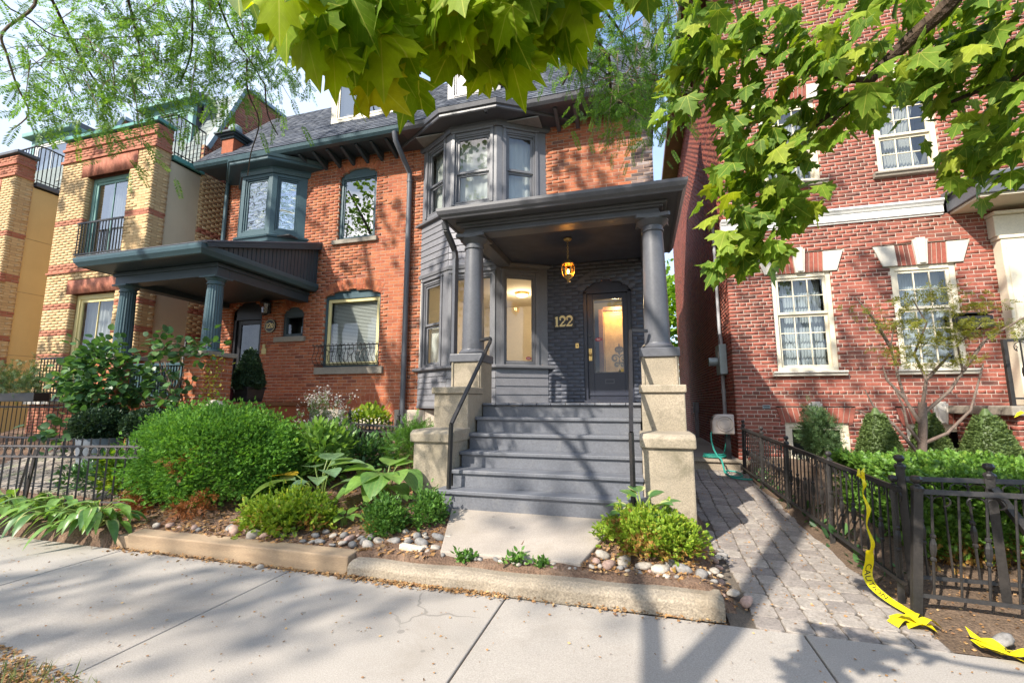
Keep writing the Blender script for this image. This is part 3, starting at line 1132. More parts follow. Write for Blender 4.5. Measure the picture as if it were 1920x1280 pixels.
def digit_2(mb, ox, oz, h, v0, v1, fr_pt):
    """an old-style 2 with thick and thin strokes"""
    pts = []
    w = .58 * h
    for i in range(15):
        a = math.radians(165 - 215 * i / 14)
        pts.append((w * .5 + w * .44 * math.cos(a), h * .72 + h * .26 * math.sin(a), .035 * h + .075 * h * max(0, math.sin(math.radians(20 + 160 * i / 14)))))
    x, z, _ = pts[-1]
    for i in range(1, 6):
        t = i / 5
        pts.append((x + (w * .08 - x) * t, z + (h * .09 - z) * t, .06 * h * (1 - t) + .03 * h))
    ribbon(mb, pts, ox, oz, v0, v1, fr_pt)
    bar = [(w * .02, h * .085, .085 * h), (w * .5, h * .075, .075 * h), (w * .86, h * .085, .085 * h), (w * .94, h * .15, .05 * h), (w * .98, h * .24, .02 * h)]
    ribbon(mb, bar, ox, oz, v0 + .0004, v1 + .0004, fr_pt)
    dot = [(w * .02, h * .70, .03 * h), (w * .1, h * .70, .09 * h), (w * .2, h * .70, .09 * h), (w * .27, h * .70, .03 * h)]
    ribbon(mb, dot, ox, oz, v0 + .0008, v1 + .0008, fr_pt)
    return w


def digit_1(mb, ox, oz, h, v0, v1, fr_pt):
    w = .40 * h
    ribbon(mb, [(w * .5, 0.02 * h, .095 * h), (w * .5, .98 * h, .095 * h)], ox, oz, v0, v1, fr_pt)
    ribbon(mb, [(w * .08, .04 * h, .04 * h), (w * .92, .04 * h, .04 * h)], ox, oz, v0 + .0004, v1 + .0004, fr_pt)
    ribbon(mb, [(w * .06, .82 * h, .03 * h), (w * .45, .93 * h, .06 * h)], ox, oz, v0 + .0008, v1 + .0008, fr_pt)
    return w


def digit_0(mb, ox, oz, h, v0, v1, fr_pt):
    w = .56 * h
    pts = []
    for i in range(25):
        a = 2 * PI * i / 24
        pts.append((w * .5 + w * .38 * math.cos(a), h * .5 + h * .43 * math.sin(a), .025 * h + .07 * h * abs(math.cos(a))))
    ribbon(mb, pts, ox, oz, v0, v1, fr_pt)
    return w


def ribbon(mb, pts, ox, oz, v0, v1, fr_pt=None):
    """flat stroke with a width at every point, given thickness v0..v1"""
    n = len(pts)
    L, R = [], []
    for i, (x, z, w) in enumerate(pts):
        a, b = pts[max(i - 1, 0)], pts[min(i + 1, n - 1)]
        dx, dz = b[0] - a[0], b[1] - a[1]
        l = math.hypot(dx, dz) or 1
        nx, nz = -dz / l, dx / l
        L.append((ox + x + nx * w, oz + z + nz * w))
        R.append((ox + x - nx * w, oz + z - nz * w))
    V, F = [], []
    for (a, b) in zip(L, R):
        V += [(a[0], v1, a[1]), (b[0], v1, b[1]), (a[0], v0, a[1]), (b[0], v0, b[1])]
    for i in range(n - 1):
        p, q = i * 4, i * 4 + 4
        F += [(p, q, q + 1, p + 1), (p + 2, p + 3, q + 3, q + 2), (p, p + 2, q + 2, q), (p + 1, q + 1, q + 3, p + 3)]
    F += [(0, 1, 3, 2), (4 * n - 4, 4 * n - 2, 4 * n - 1, 4 * n - 3)]
    mb.add(V, F)


def arch_fill(house, a, b, d, rise, v, m, th=.06, name='arched_head'):
    w_ = (b - a) / 2
    R = (w_ * w_ + rise * rise) / (2 * rise)
    mid = (a + b) / 2
    t1 = math.asin(w_ / R)
    arc_ = [(mid + R * math.sin(-t1 + 2 * t1 * i / 14), d + rise - R + R * math.cos(-t1 + 2 * t1 * i / 14)) for i in range(15)]
    arc_ = [(min(max(u, a + .001), b - .001), z) for u, z in arc_]
    n = len(arc_)
    mb = MB(FW)
    mb.add([(u, v, z) for u, z in arc_] + [(u, v - th, z) for u, z in arc_], [tuple(range(n)), tuple(range(n, 2 * n))[::-1]] + [(i, n + i, n + (i + 1) % n, (i + 1) % n) for i in range(n)])
    return mb.build(name, m, house)


# ------------------------------------------------------------------ ground, street, pavement, beds
def structure(o):
    o['kind'] = 'structure'
    return o


def sheet(name, xs, ys, hf, m):
    xs, ys = np.asarray(xs), np.asarray(ys)
    X, Y = np.meshgrid(xs, ys)
    Z = np.vectorize(hf)(X, Y)
    V = np.stack([X.ravel(), Y.ravel(), Z.ravel()], 1)
    nx, ny = len(xs), len(ys)
    i = np.arange(ny - 1)[:, None] * nx + np.arange(nx - 1)[None]
    F = np.stack([i, i + 1, i + nx + 1, i + nx], -1).reshape(-1, 4)
    me = np_mesh(name, V, F)
    me.polygons.foreach_set('use_smooth', [True] * len(F))
    return structure(obj_from(name, me, m))


def bumps(x, y):
    return .012 * math.sin(x * 5.1 + y * 3.3) + .010 * math.sin(x * 11.3 - y * 7.7) + .008 * math.sin(x * 3.1 + 1.3) * math.sin(y * 9.1)


def bed_z(x, y):
    """the planted slope in front of the two brick houses"""
    return max(0.0, .13 + .2 * (y - 3.6))


def path_z(y):
    return max(0.004, .055 * (y - 3.41))


structure(obj_from('ground', np_mesh('ground', [(-300, -300, -.25), (300, -300, -.25), (300, 300, -.25), (-300, 300, -.25)], [(0, 1, 2, 3)]), M['earth']))
mb = MB(); mb.box(-60, 60, -9.0, -.55, -.24, -.16)
structure(mb.build('road', M['asphalt']))
mb = MB(); mb.box(-60, 60, -.55, -.38, -.24, -.01)
structure(mb.build('street_kerb', M['kerb'], bev=.015))
sheet('grass_verge', np.linspace(-20, 12, 90), np.linspace(-.38, 1.80, 14), lambda x, y: -.015 + .6 * bumps(x, y) + (.02 if y > .2 else 0) - .02 * max(0, (y - 1.5) / .3), M['soil'])

sidewalk = structure(bpy.data.objects.new('sidewalk', None))
COL.objects.link(sidewalk)
joints = [-16.7, -14.76, -12.8, -10.86, -8.92, -6.96, -4.98, -2.98, -1.02, .944, 2.92, 4.9, 6.9, 8.9]
for a, b in zip(joints, joints[1:]):
    mb = MB()
    mb.box(a + .005, b - .005, 1.78, 3.425, -.12, rnd.uniform(-.002, .002))
    mb.build('slab', M['sidewalk'], sidewalk, bev=.008)
structure(MB().box(-17, 9, 1.7, 3.5, -.14, -.02).build('pavement_base', M['soil']))

# beds and slopes
sheet('garden_bed', np.linspace(-14, .64, 150), np.concatenate([[3.42, 3.5, 3.59, 3.61], np.linspace(3.68, 9.0, 62)]),
      lambda x, y: (bed_z(x, y) + bumps(x, y) if y > (3.60 if x > -5.2 else 3.46) else -.03) - max(0, min(1, (x - .40) / .2)) * (bed_z(x, y) - path_z(y) + .03 if y > 3.60 else 0)
      - (.06 if -2.15 < x < .03 and y > 4.55 else 0), M['mulch'])


def right_z(x, y):
    t = max(0.0, min(1.0, (x - 1.66) / .35))
    e = max(0.0, min(1.0, (y - 3.55) / .95))
    return -.02 + (.02 + path_z(y) + .20 * t) * e + .6 * bumps(x, y) * e


sheet('side_bed', np.linspace(1.62, 9, 70), np.linspace(3.36, 8.9, 50), right_z, M['soil'])

# the concrete landing between kerb and stairs
mb = MB()
c = [(-1.70, 3.72), (-.50, 3.75), (-.18, 4.66), (-1.98, 4.62)]
v = [(x, y, bed_z(x, y) + .028) for x, y in c] + [(x, y, bed_z(x, y) - .08) for x, y in c]
mb.add(v, [(0, 1, 2, 3), (4, 7, 6, 5), (0, 4, 5, 1), (1, 5, 6, 2), (2, 6, 7, 3), (3, 7, 4, 0)])
structure(mb.build('landing_slab', M['slab'], bev=.012))

# path of clipped-corner pavers beside the house
walkway = structure(bpy.data.objects.new('walkway', None))
COL.objects.link(walkway)
sheet_o = sheet('walkway_base', [.52, 1.1, 1.72], np.linspace(3.40, 8.75, 12), lambda x, y: path_z(y) - .012, M['joint_sand'])
del sheet_o['kind']
sheet_o.name = 'path_base'
sheet_o.parent = walkway


def paver_mesh(l, w):
    c = .15 * min(l, w)
    ring = [(-l / 2 + c, -w / 2), (l / 2 - c, -w / 2), (l / 2, -w / 2 + c), (l / 2, w / 2 - c), (l / 2 - c, w / 2), (-l / 2 + c, w / 2), (-l / 2, w / 2 - c), (-l / 2, -w / 2 + c)]
    mb = MB()
    k = .955
    mb.add([(x * k, y * k, 0.0) for x, y in ring] + [(x, y, -.008) for x, y in ring] + [(x, y, -.05) for x, y in ring],
           [tuple(range(8))] + [(i, i + 8, (i + 1) % 8 + 8, (i + 1) % 8) for i in range(8)] + [(i + 8, i + 16, (i + 1) % 8 + 16, (i + 1) % 8 + 8) for i in range(8)])
    me = mb.mesh('paver')
    me.materials.append(M['paver'])
    return me


pav = [paver_mesh(.166, .166)]
cand = []
y, row = 3.50, 0
while y < 8.72:
    x = .50 + .012 * math.sin(row * .7) + .03 * (y - 3.5) * .3
    while x < 1.70:
        k = 0
        L = .173
        cx = x + L / 2
        edge_l = .60 + .05 * math.sin(y * 6) + (.10 if y < 4.2 else 0)
        edge_r = 1.71 + .02 * math.sin(y * 5)
        if edge_l < cx < edge_r:
            cand.append((seen_size((cx, y, path_z(y)), .02), k, cx, y, path_z(y) + .004 + rnd.uniform(-.003, .004), rnd.uniform(-.045, .045), rnd.uniform(-.02, .02), rnd.uniform(-.02, .02)))
        x += L
    y += .173
    row += 1
cand.sort(key=lambda t: -t[0])
rest = MB()
for i, (sz, k, cx, cy, cz, rz, rx, ry) in enumerate(cand):
    Mx = Matrix.Translation((cx, cy, cz)) @ Matrix.Rotation(rz, 4, 'Z') @ Matrix.Rotation(rx + .055, 4, 'X') @ Matrix.Rotation(ry, 4, 'Y')
    if i < 300:
        o = obj_from('paver', pav[k], None, walkway)
        o.matrix_local = Mx
    else:
        rest.add([tuple(Mx @ v_.co) for v_ in pav[k].vertices], [tuple(p.vertices) for p in pav[k].polygons])
rest.build('paving', M['paver'], walkway, kind='stuff', fix=False)

# the step up to the rear part of the alley
mb = MB(); mb.box(.46, 1.62, 8.60, 9.0, .18, .42)
mb.box(.44, 1.63, 8.56, 8.9, .42, .47)
structure(mb.build('alley_step', M['kerb'], bev=.012))
mb = MB(); mb.box(.42, 1.66, 9.0, 24, .2, .45)
structure(mb.build('alley', M['slab']))

# kerbs of the bed
mb = MB()
n = 26
for i in range(n):
    pass
prof = [(0, 0), (0, .085), (.02, .115), (.07, .13), (.225, .12), (.24, .0)]
V, F = [], []
for i in range(n + 1):
    t = i / n
    x = -2.43 + t * 2.93
    y0 = 3.455 - .015 * math.sin(t * PI) + .006 * math.sin(t * 19)
    s_ = .92 + .22 * t + .04 * math.sin(t * 23)
    for p, q in prof:
        V.append((x, y0 + p + .004 * math.sin(x * 13 + q * 50), q * s_ - .01))
k = len(prof)
for i in range(n):
    for j in range(k):
        F.append((i * k + j, i * k + (j + 1) % k, (i + 1) * k + (j + 1) % k, (i + 1) * k + j))
F += [tuple(range(k)), tuple(n * k + j for j in range(k))[::-1]]
mb = MB().add(V, F)
kerb = mb.build('garden_kerb', M['kerb'], bev=.008)
tag(kerb, 'worn concrete kerb edging the garden bed before the grey stairs', 'kerb')
mb = MB()
V = []
for x, y in ((-5.02, 3.475), (-2.46, 3.50)):
    for dy, z in ((0, -.02), (0, .135), (.16, .15), (.16, -.02)):
        V.append((x, y + dy, z))
mb.add(V, [(0, 1, 2, 3), (7, 6, 5, 4), (0, 4, 5, 1), (1, 5, 6, 2), (2, 6, 7, 3), (3, 7, 4, 0)])
tb = mb.build('timber_edging', M['timber'], bev=.012)
tag(tb, 'long weathered timber beam edging the bed below the big yew', 'timber edging')
mb = MB(); mb.box(-5.22, -5.03, 3.50, 3.62, -.02, .10)
tag(mb.build('timber_edging', M['timber'], bev=.012), 'short timber offcut at the left end of the long edging beam', 'timber edging')

# small old setts in the yard behind the low grey fence
yard = structure(bpy.data.objects.new('brick_yard', None))
COL.objects.link(yard)
cb = paver_mesh(.15, .10)
cb = cb.copy(); cb.materials.clear(); cb.materials.append(M['cobble'])
cand = []
for r in range(18):
    for c_ in range(34):
        x, y = -10.2 + c_ * .157 + (.07 if r % 2 else 0), 4.25 + r * .108
        if x < -5.7 - .25 * (y - 4.2):
            cand.append((seen_size((x, y, bed_z(x, y)), .015), x, y))
cand.sort(key=lambda t: -t[0])
rest = MB()
for i, (sz, x, y) in enumerate(cand):
    Mx = Matrix.Translation((x, y, bed_z(x, y) + .035 + rnd.uniform(-.006, .006))) @ Matrix.Rotation(.197, 4, 'X') @ Matrix.Rotation(rnd.uniform(-.06, .06), 4, 'Z')
    if i < 300:
        o = obj_from('cobble', cb, None, yard)
        o.matrix_local = Mx
    else:
        rest.add([tuple(Mx @ v_.co) for v_ in cb.vertices], [tuple(p.vertices) for p in cb.polygons])
if rest.v:
    rest.build('setts', M['cobble'], yard, kind='stuff', fix=False)
rnd.seed(25)
rng = np.random.default_rng(45)
# ------------------------------------------------------------------ the grey-trimmed brick house (right half of the pair)
W = 7.9
FW = Frame(0, W)
EAVE_Y, EAVE_Z = 7.27, 6.80
ROOF_M = 1.16

h1 = thing('brick_house', 'red brick house with dark grey painted bay, porch and stairs, numbered 122', 'house', (-2, W, 1.4))
P1 = Pieces(h1, 'brick', 'brickwork')


def cls1(u, z):
    if z < 4.28 and u > -1.66:
        return M['painted_brick']
    if z > 4.28 and u > .02 + .10 * math.sin(z * 5.3) + rnd.uniform(-.1, .12):
        return M['sooty_brick']
    return M['old_brick']


door_op = arched(-.925, -.08, 1.3, 3.42, .20)
brick_wall(P1, h1, FW, -1.66, .385, 1.30, 4.28, [door_op], cls1, M['painted_mortar'], weight=lambda u, z: .45 if z > 3.6 else .8)
brick_wall(P1, h1, FW, -1.66, .385, 4.28, 6.96, [], cls1, M['red_mortar'], weight=lambda u, z: 1.3)
brick_wall(P1, h1, FW, -4.40, -4.06, 1.30, 6.96, [], cls1, M['red_mortar'], weight=lambda u, z: 1.6)
P1.finish()
arch_ring(P1, FW, -.925, -.08, 3.42, .20, .21, M['painted_brick'], v=.0, lay=1, owner=h1)
mb = MB()
mb.box(.245, .384, W + .14, W + 9, 0, 6.9)
mb.box(-4.4, .244, W + 8.9, W + 9, 0, 6.9)
mb.build('side_wall', M['old_brick'], h1)
# rubble stone foundation
P1f = Pieces(h1, 'stone', 'stonework', 60)
for r, (za, zb) in enumerate(((.62, .86), (.86, 1.08), (1.08, 1.30))):
    u = -4.40
    while u < -2.6:
        L = rnd.uniform(.28, .5)
        P1f.put(FW, u + .006, min(u + L, -2.6) - .006, -.1, .03 + rnd.uniform(0, .012), za + .006, zb - .006, M['pale_stone'])
        u += L
P1f.finish()
mb = MB(FW); mb.box(-4.4, .384, -.14, .02, 0, 1.30)
mb.build('foundation', M['pale_stone'], h1)

# the two-storey bay
BAY = [(-4.16, W), (-3.33, 7.40), (-2.40, 7.40), (-1.57, W)]
BF = [Frame(*a, *b) for a, b in zip(BAY, BAY[1:])]
G = M['grey_paint']
low = [(.13, .73, 2.13, 3.74), (.08, .86, 2.13, 3.74), (.15, .74, 2.13, 3.74)]
upp = [(.17, .74, 5.16, 6.52), (.09, .80, 5.16, 6.52), (.18, .75, 5.16, 6.52)]
for i, fr in enumerate(BF):
    holed_panel(fr, fr.len, 2.08, 3.90, [low[i]], G, h1)
    holed_panel(fr, fr.len, 5.06, 6.66, [upp[i]], G, h1)
    mb = MB(fr); mb.box(.002, fr.len - .002, -.09, -.02, 1.37, 2.04); mb.box(.002, fr.len - .002, -.09, -.02, 3.93, 5.0)
    mb.build('bay_sheathing', G, h1)
    # casings round the windows, corner boards
    for (a, b, c, d) in (low[i], upp[i]):
        mb = MB(fr)
        for q in ((a - .06, a - .002, c - .04, d + .06), (b + .002, b + .06, c - .04, d + .06)):
            mb.box(q[0], q[1], .001, .022, q[2], q[3])
        mb.box(a - .075, b + .075, .001, .032, d + .062, d + .10)
        mb.build('casing', M['grey_paint'], h1, bev=.004)
P1s = Pieces(h1, 'board', 'boarding', 120)
boards(P1s, BF[0], BF[0].len, 1.37, 2.03, .112, M['siding'])
boards(P1s, BF[1], BF[1].len, 1.37, 2.03, .165, M['siding'])
boards(P1s, BF[2], BF[2].len, 1.43, 2.03, .15, M['siding'])
boards(P1s, BF[0], BF[0].len, 3.95, 4.98, .128, M['siding'])
P1s.finish()
P1k = Pieces(h1, 'shingle', 'shingling', 120)
boards(P1k, BF[1], BF[1].len, 3.95, 4.98, .128, M['shake'], cut=.20)
boards(P1k, BF[2], BF[2].len, 3.95, 4.98, .128, M['shake'], cut=.20)
P1k.finish()
moulding(BAY, [(0, 2.03), (.055, 2.035), (.075, 2.055), (.075, 2.09), (.03, 2.105), (0, 2.105)], 'sill_moulding', M['grey_paint'], h1)
moulding(BAY, [(-.04, 3.885), (.02, 3.89), (.03, 3.95), (.012, 3.975), (-.04, 3.975)], 'drip_moulding', M['grey_paint'], h1)
moulding(BAY, [(-.02, 4.98), (.075, 4.995), (.085, 5.03), (.03, 5.075), (-.02, 5.08)], 'upper_sill_moulding', M['grey_paint'], h1)
moulding(BAY, [(-.08, 1.33), (.012, 1.335), (.02, 1.375), (-.08, 1.375)], 'bottom_board', M['grey_paint'], h1)
mb = MB(); mb.add([(x, y, 1.345) for x, y in BAY], [(0, 1, 2, 3)])
mb.build('bay_floor', M['grey_trim'], h1)
# cornice of the bay: frieze, soffit, fascia, gutter, lead top
moulding(BAY, [(-.02, 6.60), (.03, 6.61), (.05, 6.66), (.05, 6.72), (.33, 6.74), (.345, 6.76), (.345, 6.80), (.375, 6.82), (.39, 6.90), (.37, 6.905), (-.02, 6.905)], 'bay_cornice', M['roof_trim'], h1)
moulding(BAY, [(0, 6.9), (.36, 6.915), (.37, 6.925), (.25, 6.99), (0, 7.06)], 'bay_roof', M['lead'], h1)
for i, fr in enumerate(BF):
    a, b, c, d = upp[i]
    wi = window(h1, fr, a, b, c, d, G, .015, .03, .045, 1, (1, 1), M['glass'], c + .60, room_m='room_grey', room_d=.5, roomy=False)
    curtain(fr, a, b, c, d, -.19, M['blind'], wi, 5, .008, 'roller_blind')
    a, b, c, d = low[i]
    if i == 0:
        wi = window(h1, fr, a, b, c, d, G, .015, .03, .045, 1, (1, 1), M['glass'], c + .78, roomy=False)
        curtain(fr, a + .02, b, c, c + .80, -.17, M['blind'], wi, 2, .006, 'half_curtain')
    else:
        window(h1, fr, a, b, c, d, G, .015, .04, .02, 1, (1,), M['clear_glass'], roomy=False)
mb = MB(); mb.box(-4.12, -1.61, W - .03, W + 2.0, 5.0, 5.02); mb.box(-4.12, -1.61, W + 1.98, W + 2.0, 5.0, 6.7); mb.box(-4.12, -1.61, 7.45, W + 2.0, 6.68, 6.7)
mb.box(-4.14, -4.12, W, W + 2, 5, 6.7); mb.box(-1.61, -1.59, W, W + 2, 5, 6.7)
mb.build('upper_room', M['room_grey'], h1)
# the lit front room
mb = MB()
mb.box(-4.12, -1.61, W + 2.98, W + 3.0, 1.4, 4.02)
mb.box(-4.14, -4.12, W - .02, W + 3.0, 1.4, 4.02)
mb.box(-1.61, -1.59, W + .02, W + 3.0, 1.4, 4.02)
mb.add([(-4.10, W - .02, 3.88), (-3.30, 7.48, 3.88), (-2.43, 7.48, 3.88), (-1.62, W - .02, 3.88), (-1.62, W + 3, 3.88), (-4.10, W + 3, 3.88)], [(0, 1, 2, 3, 4, 5)])
mb.add([(-4.10, W - .02, 1.42), (-3.30, 7.48, 1.42), (-2.43, 7.48, 1.42), (-1.62, W - .02, 1.42), (-1.62, W + 3, 1.42), (-4.10, W + 3, 1.42)], [(0, 1, 2, 3, 4, 5)])
mb.build('front_room', M['room_warm'], h1)
LX, LY = -2.45, 9.45
cl = thing('ceiling_lamp', 'lit round ceiling lamp seen through the right bay window', 'ceiling lamp', (LX, LY, 3.87))
mb = MB(); mb.lathe([(0, 3.80), (.06, 3.785), (.115, 3.80), (.135, 3.835)], LX, LY, 24)
mb.build('lamp_bowl', M['lamp_bowl'], cl, smooth=True)
mb = MB(); mb.lathe([(.14, 3.83), (.155, 3.845), (.155, 3.872), (.13, 3.874)], LX, LY, 24)
mb.build('lamp_rim', M['brass'], cl, smooth=True)
ld = bpy.data.lights.new('ceiling_light', 'POINT'); ld.energy = 15; ld.color = (1, .80, .52); ld.shadow_soft_size = .12
lo = bpy.data.objects.new('ceiling_light', ld); COL.objects.link(lo); lo.location = (LX, LY, 3.68)

# ---------------- porch
D1 = M['roof_trim']
X0, X1 = -2.37, .33
mb = MB()
mb.box(X0, X1, 5.80, 6.03, 3.86, 4.0)
mb.box(X0, X0 + .22, 6.03, 7.42, 3.86, 4.0)
mb.box(X1 - .22, X1, 6.03, W, 3.86, 4.0)
mb.build('beam', M['grey_trim'], h1, bev=.006)
mb = MB()
mb.box(X0 - .012, X1 + .012, 5.775, 5.80, 3.865, 3.895)
for q, (o_, z) in enumerate(((.05, 3.99), (.10, 4.015))):
    mb.box(X0 - o_, X1 + o_, 5.80 - o_, 5.80 - o_ + .12, z - .04, z)
    mb.box(X1 - .10 + o_, X1 + o_, 5.80, W, z - .04 - .001, z - .001)
    mb.box(X0 - o_, X0 + .10 - o_, 5.80, 7.38, z - .04 - .001, z - .001)
mb.build('bed_moulding', M['grey_trim'], h1, bev=.008)
GX0, GX1, GY = -2.665, .66, 5.45
mb = MB(); mb.box(GX0 + .09, GX1 - .09, GY + .09, W - .002, 4.016, 4.034)
mb.build('soffit', D1, h1)
prof = [(GY + .10, 4.005), (GY + .06, 4.01), (GY + .05, 4.03), (GY + .02, 4.06), (GY, 4.11), (GY, 4.15), (GY + .10, 4.16)]
mb = MB()
# crown gutter with mitred right return
P3 = []
for (y, z) in prof:
    d = y - GY
    P3.append([(GX0 + d, W - .55, z) if True else 0, (GX0 + d, GY + d, z), (GX1 - d, GY + d, z), (GX1 - d, W - .002, z)])
k = len(prof)
V = [P3[i][j] for j in range(4) for i in range(k)]
F = [(j * k + i, j * k + (i + 1) % k, (j + 1) * k + (i + 1) % k, (j + 1) * k + i) for j in range(3) for i in range(k)]
mb.add(V, F)
mb.build('gutter', D1, h1)
mb = MB()
mb.add([(GX0 + .04, GY + .04, 4.158), (GX1 - .04, GY + .04, 4.158), (GX1 - .04, W - .003, 4.42), (GX0 + .04, W - .51, 4.37), (-2.42, 7.395, 4.37), (-1.6, W - .003, 4.42)],
       [(0, 1, 2, 5, 4, 3)])
mb.build('porch_roof', M['lead'], h1)
mb = MB(); mb.box(X0 + .22, X1 - .22, 6.03, W - .004, 3.97, 3.99)
mb.build('porch_ceiling', M['painted_mortar'], h1)

PXL, PXR, PYC = -2.265, .245, 5.935
for cx in (PXL, PXR):
    mb = MB()
    n = 12
    shaft = [(.158 - .030 * (i / n) ** 1.6, 2.19 + (3.66 - 2.19) * i / n) for i in range(n + 1)]
    mb.lathe([(.19, 2.112), (.20, 2.125), (.20, 2.15), (.185, 2.165), (.172, 2.175), (.168, 2.19)] + shaft, cx, PYC, 36)
    co = mb.build('column', M['grey_trim'], h1, smooth=True)
    mb = MB()
    mb.lathe([(.128, 3.655), (.145, 3.665), (.145, 3.685), (.132, 3.695), (.132, 3.735), (.15, 3.745), (.185, 3.785), (.205, 3.80), (.205, 3.812)], cx, PYC, 36)
    # abacus with hollowed sides
    ab = []
    for q in range(4):
        for s_ in (-1, -.5, 0, .5, 1):
            a = q * PI / 2
            r_ = .215 - .028 * (1 - s_ * s_)
            x, y = s_ * .195, -r_
            ab.append((cx + x * math.cos(a) - y * math.sin(a), PYC + x * math.sin(a) + y * math.cos(a)))
    mb.prism(ab, 3.812, 3.858, 2)
    mb.build('capital', M['grey_trim'], co, smooth=True)

CON = M['concrete']
for side, px0, px1 in ((0, -2.52, -2.045), (1, .015, .485)):
    mb = MB()
    if side == 0:
        mb.box(px0, px1, 4.72, 5.22, .05, 1.02)
    else:
        mb.prism([(4.70, .0), (4.72, 1.0), (5.24, 1.0), (5.24, .0)], px0 - .01, px1, 0)
    mb.build('pier_base', CON, h1, bev=.018)
    mb = MB()
    mb.prism([(4.685, 1.0), (4.68, 1.10), (4.74, 1.135), (5.24, 1.14), (5.24, 1.0)], px0 - .03, px1 + .025, 0)
    mb.build('pier_cap', CON, h1, bev=.014)
    mb = MB(); mb.box(px0 + .005, px1 - .005, 5.22, 5.74, .1, 1.555)
    mb.build('pier_block', CON, h1, bev=.014)
    mb = MB(); mb.box(px0 - .02, px1 + .01, 5.19, 5.745, 1.555, 1.64)
    mb.build('pier_cap', CON, h1, bev=.012)
    mb = MB(); mb.box(px0 + .02, px1 - .015, 5.71, 6.17, .3, 2.0)
    pd = mb.build('pedestal', CON, h1, bev=.008)
    mb = MB(); mb.box(px0 + .035, px0 + .055, 5.695, 5.712, 1.64, 2.0); mb.box(px1 - .055, px1 - .035, 5.695, 5.712, 1.64, 2.0)
    mb.build('pedestal_strip', CON, pd)
    mb = MB(); mb.box(px0, px1 + .005, 5.685, 6.19, 2.0, 2.112)
    mb.build('pedestal_cap', M['grey_trim'], h1, bev=.01)

# stairs: treads, risers, floor boards
TZ = [.53, .71, .885, 1.075, 1.262]
TY = [4.52, 4.72, 4.96, 5.21, 5.47]
for i, (z, y) in enumerate(zip(TZ, TY)):
    yn = TY[i + 1] if i < 4 else 5.74
    zb = TZ[i - 1] if i else .26
    l, r = (-2.13, .03) if i == 0 else (-2.04, .01)
    mb = MB(); mb.box(l, r, y - .03, y + .16, z - .038, z)
    mb.build('tread', M['step_paint'], h1, bev=.006)
    mb = MB(); mb.box(l, r, y + .165, yn + .03, z - .038, z - .001)
    mb.build('tread', M['step_paint'], h1, bev=.004)
    mb = MB(); mb.box(l + .02, r - .01, y, y + .022, zb, z - .039)
    mb.build('riser', M['step_paint'], h1)
mb = MB(); mb.box(-2.04, .01, 5.745, 5.765, 1.262, 1.40)
mb.build('riser', M['step_paint'], h1)
fb = -2.04
for i in range(11):
    w_ = 2.06 / 11
    mb = MB()
    x0 = fb + i * w_
    # bull-nosed board end over the top riser
    mb.prism([(5.715, 1.405), (5.705, 1.42), (5.715, 1.438), (W - .01, 1.442), (W - .01, 1.405)], x0 + .004, x0 + w_ - .004, 0)
    mb.build('floor_board', M['step_paint'], h1, bev=.003)
mb = MB(); mb.box(.025, .44, 6.18, W - .01, 1.40, 1.44); mb.box(-2.5, -2.045, 6.18, 7.35, 1.40, 1.44)
mb.build('porch_floor', M['step_paint'], h1)
mb = MB(); mb.box(-2.46, .42, 5.80, W - .15, 0, 1.39)
mb.build('porch_base', CON, h1)

# hand rails of flat bar
for side in (0, 1):
    mb = MB()
    if side == 0:
        x = -1.985
        pts = [(x - .02, 4.56, .33), (x, 4.56, 1.215), (-1.90, 5.62, 2.26), (-1.90, 5.62, 2.30), (-2.10, 5.78, 2.30)]
    else:
        x = -.09
        pts = [(x, 4.46, .33), (x, 4.50, 1.16), (-.08, 5.60, 2.31), (-.07, 5.62, 2.325), (.12, 5.76, 2.33)]
    for p, q in zip(pts, pts[1:]):
        mb.bar(p, q, .036)
    mb.build('handrail', M['black_iron'], h1)

# drain pipe of the porch gutter
mb = MB()
for p, q in zip([(-2.60, 5.60, 4.02), (-2.60, 5.66, 3.92), (-2.60, 5.98, 3.72), (-2.60, 6.03, 3.60), (-2.60, 6.03, 2.115)], [(-2.60, 5.66, 3.92), (-2.60, 5.98, 3.72), (-2.60, 6.03, 3.60), (-2.60, 6.03, 2.115)]):
    mb.bar(p, q, .07)
mb.build('downspout', M['grey_trim'], h1, bev=.006)

# ---------------- front door
dr = MB(FW)
for q in ((-.925, -.86), (-.145, -.08)):
    dr.box(q[0], q[1], -.16, -.05, 1.44, 3.43)
dr.box(-.925, -.08, -.16, -.05, 3.39, 3.45)
dr.build('door_frame', M['navy_door'], h1, bev=.005)
arch_fill(h1, -.925, -.08, 3.42, .20, -.06, M['navy_door'])
dm = MB(FW)
a, b, c, d = -.86, -.145, 1.50, 3.39
ga, gb, gc, gd = -.755, -.225, 1.955, 3.30
for q in ((a, ga, c, d), (gb, b, c, d), (ga, gb, c, gc), (ga, gb, gd, d)):
    dm.box(q[0], q[1], -.145, -.10, q[2], q[3])
dm.box(a, b, -.10, -.085, 1.56, 1.60)
door = dm.build('door', M['navy_door'], h1, bev=.005)
mb = MB(FW)
for q in ((ga, ga + .02, gc, gd), (gb - .02, gb, gc, gd), (ga + .02, gb - .02, gc, gc + .02), (ga + .02, gb - .02, gd - .02, gd)):
    mb.box(q[0], q[1], -.11, -.094, q[2], q[3])
mb.build('glazing_bead', M['roof_trim'], door)
mb = MB(FW); mb.add([(ga, -.12, gc), (gb, -.12, gc), (gb, -.12, gd), (ga, -.12, gd)], [(0, 1, 2, 3)])
mb.build('pane', M['clear_glass'], door)
mb = MB(FW); mb.box(-.925, -.08, -.16, .05, 1.44, 1.475); mb.box(-.87, -.13, -.12, -.03, 1.476, 1.50)
mb.build('threshold', M['navy_door'], h1, bev=.006)
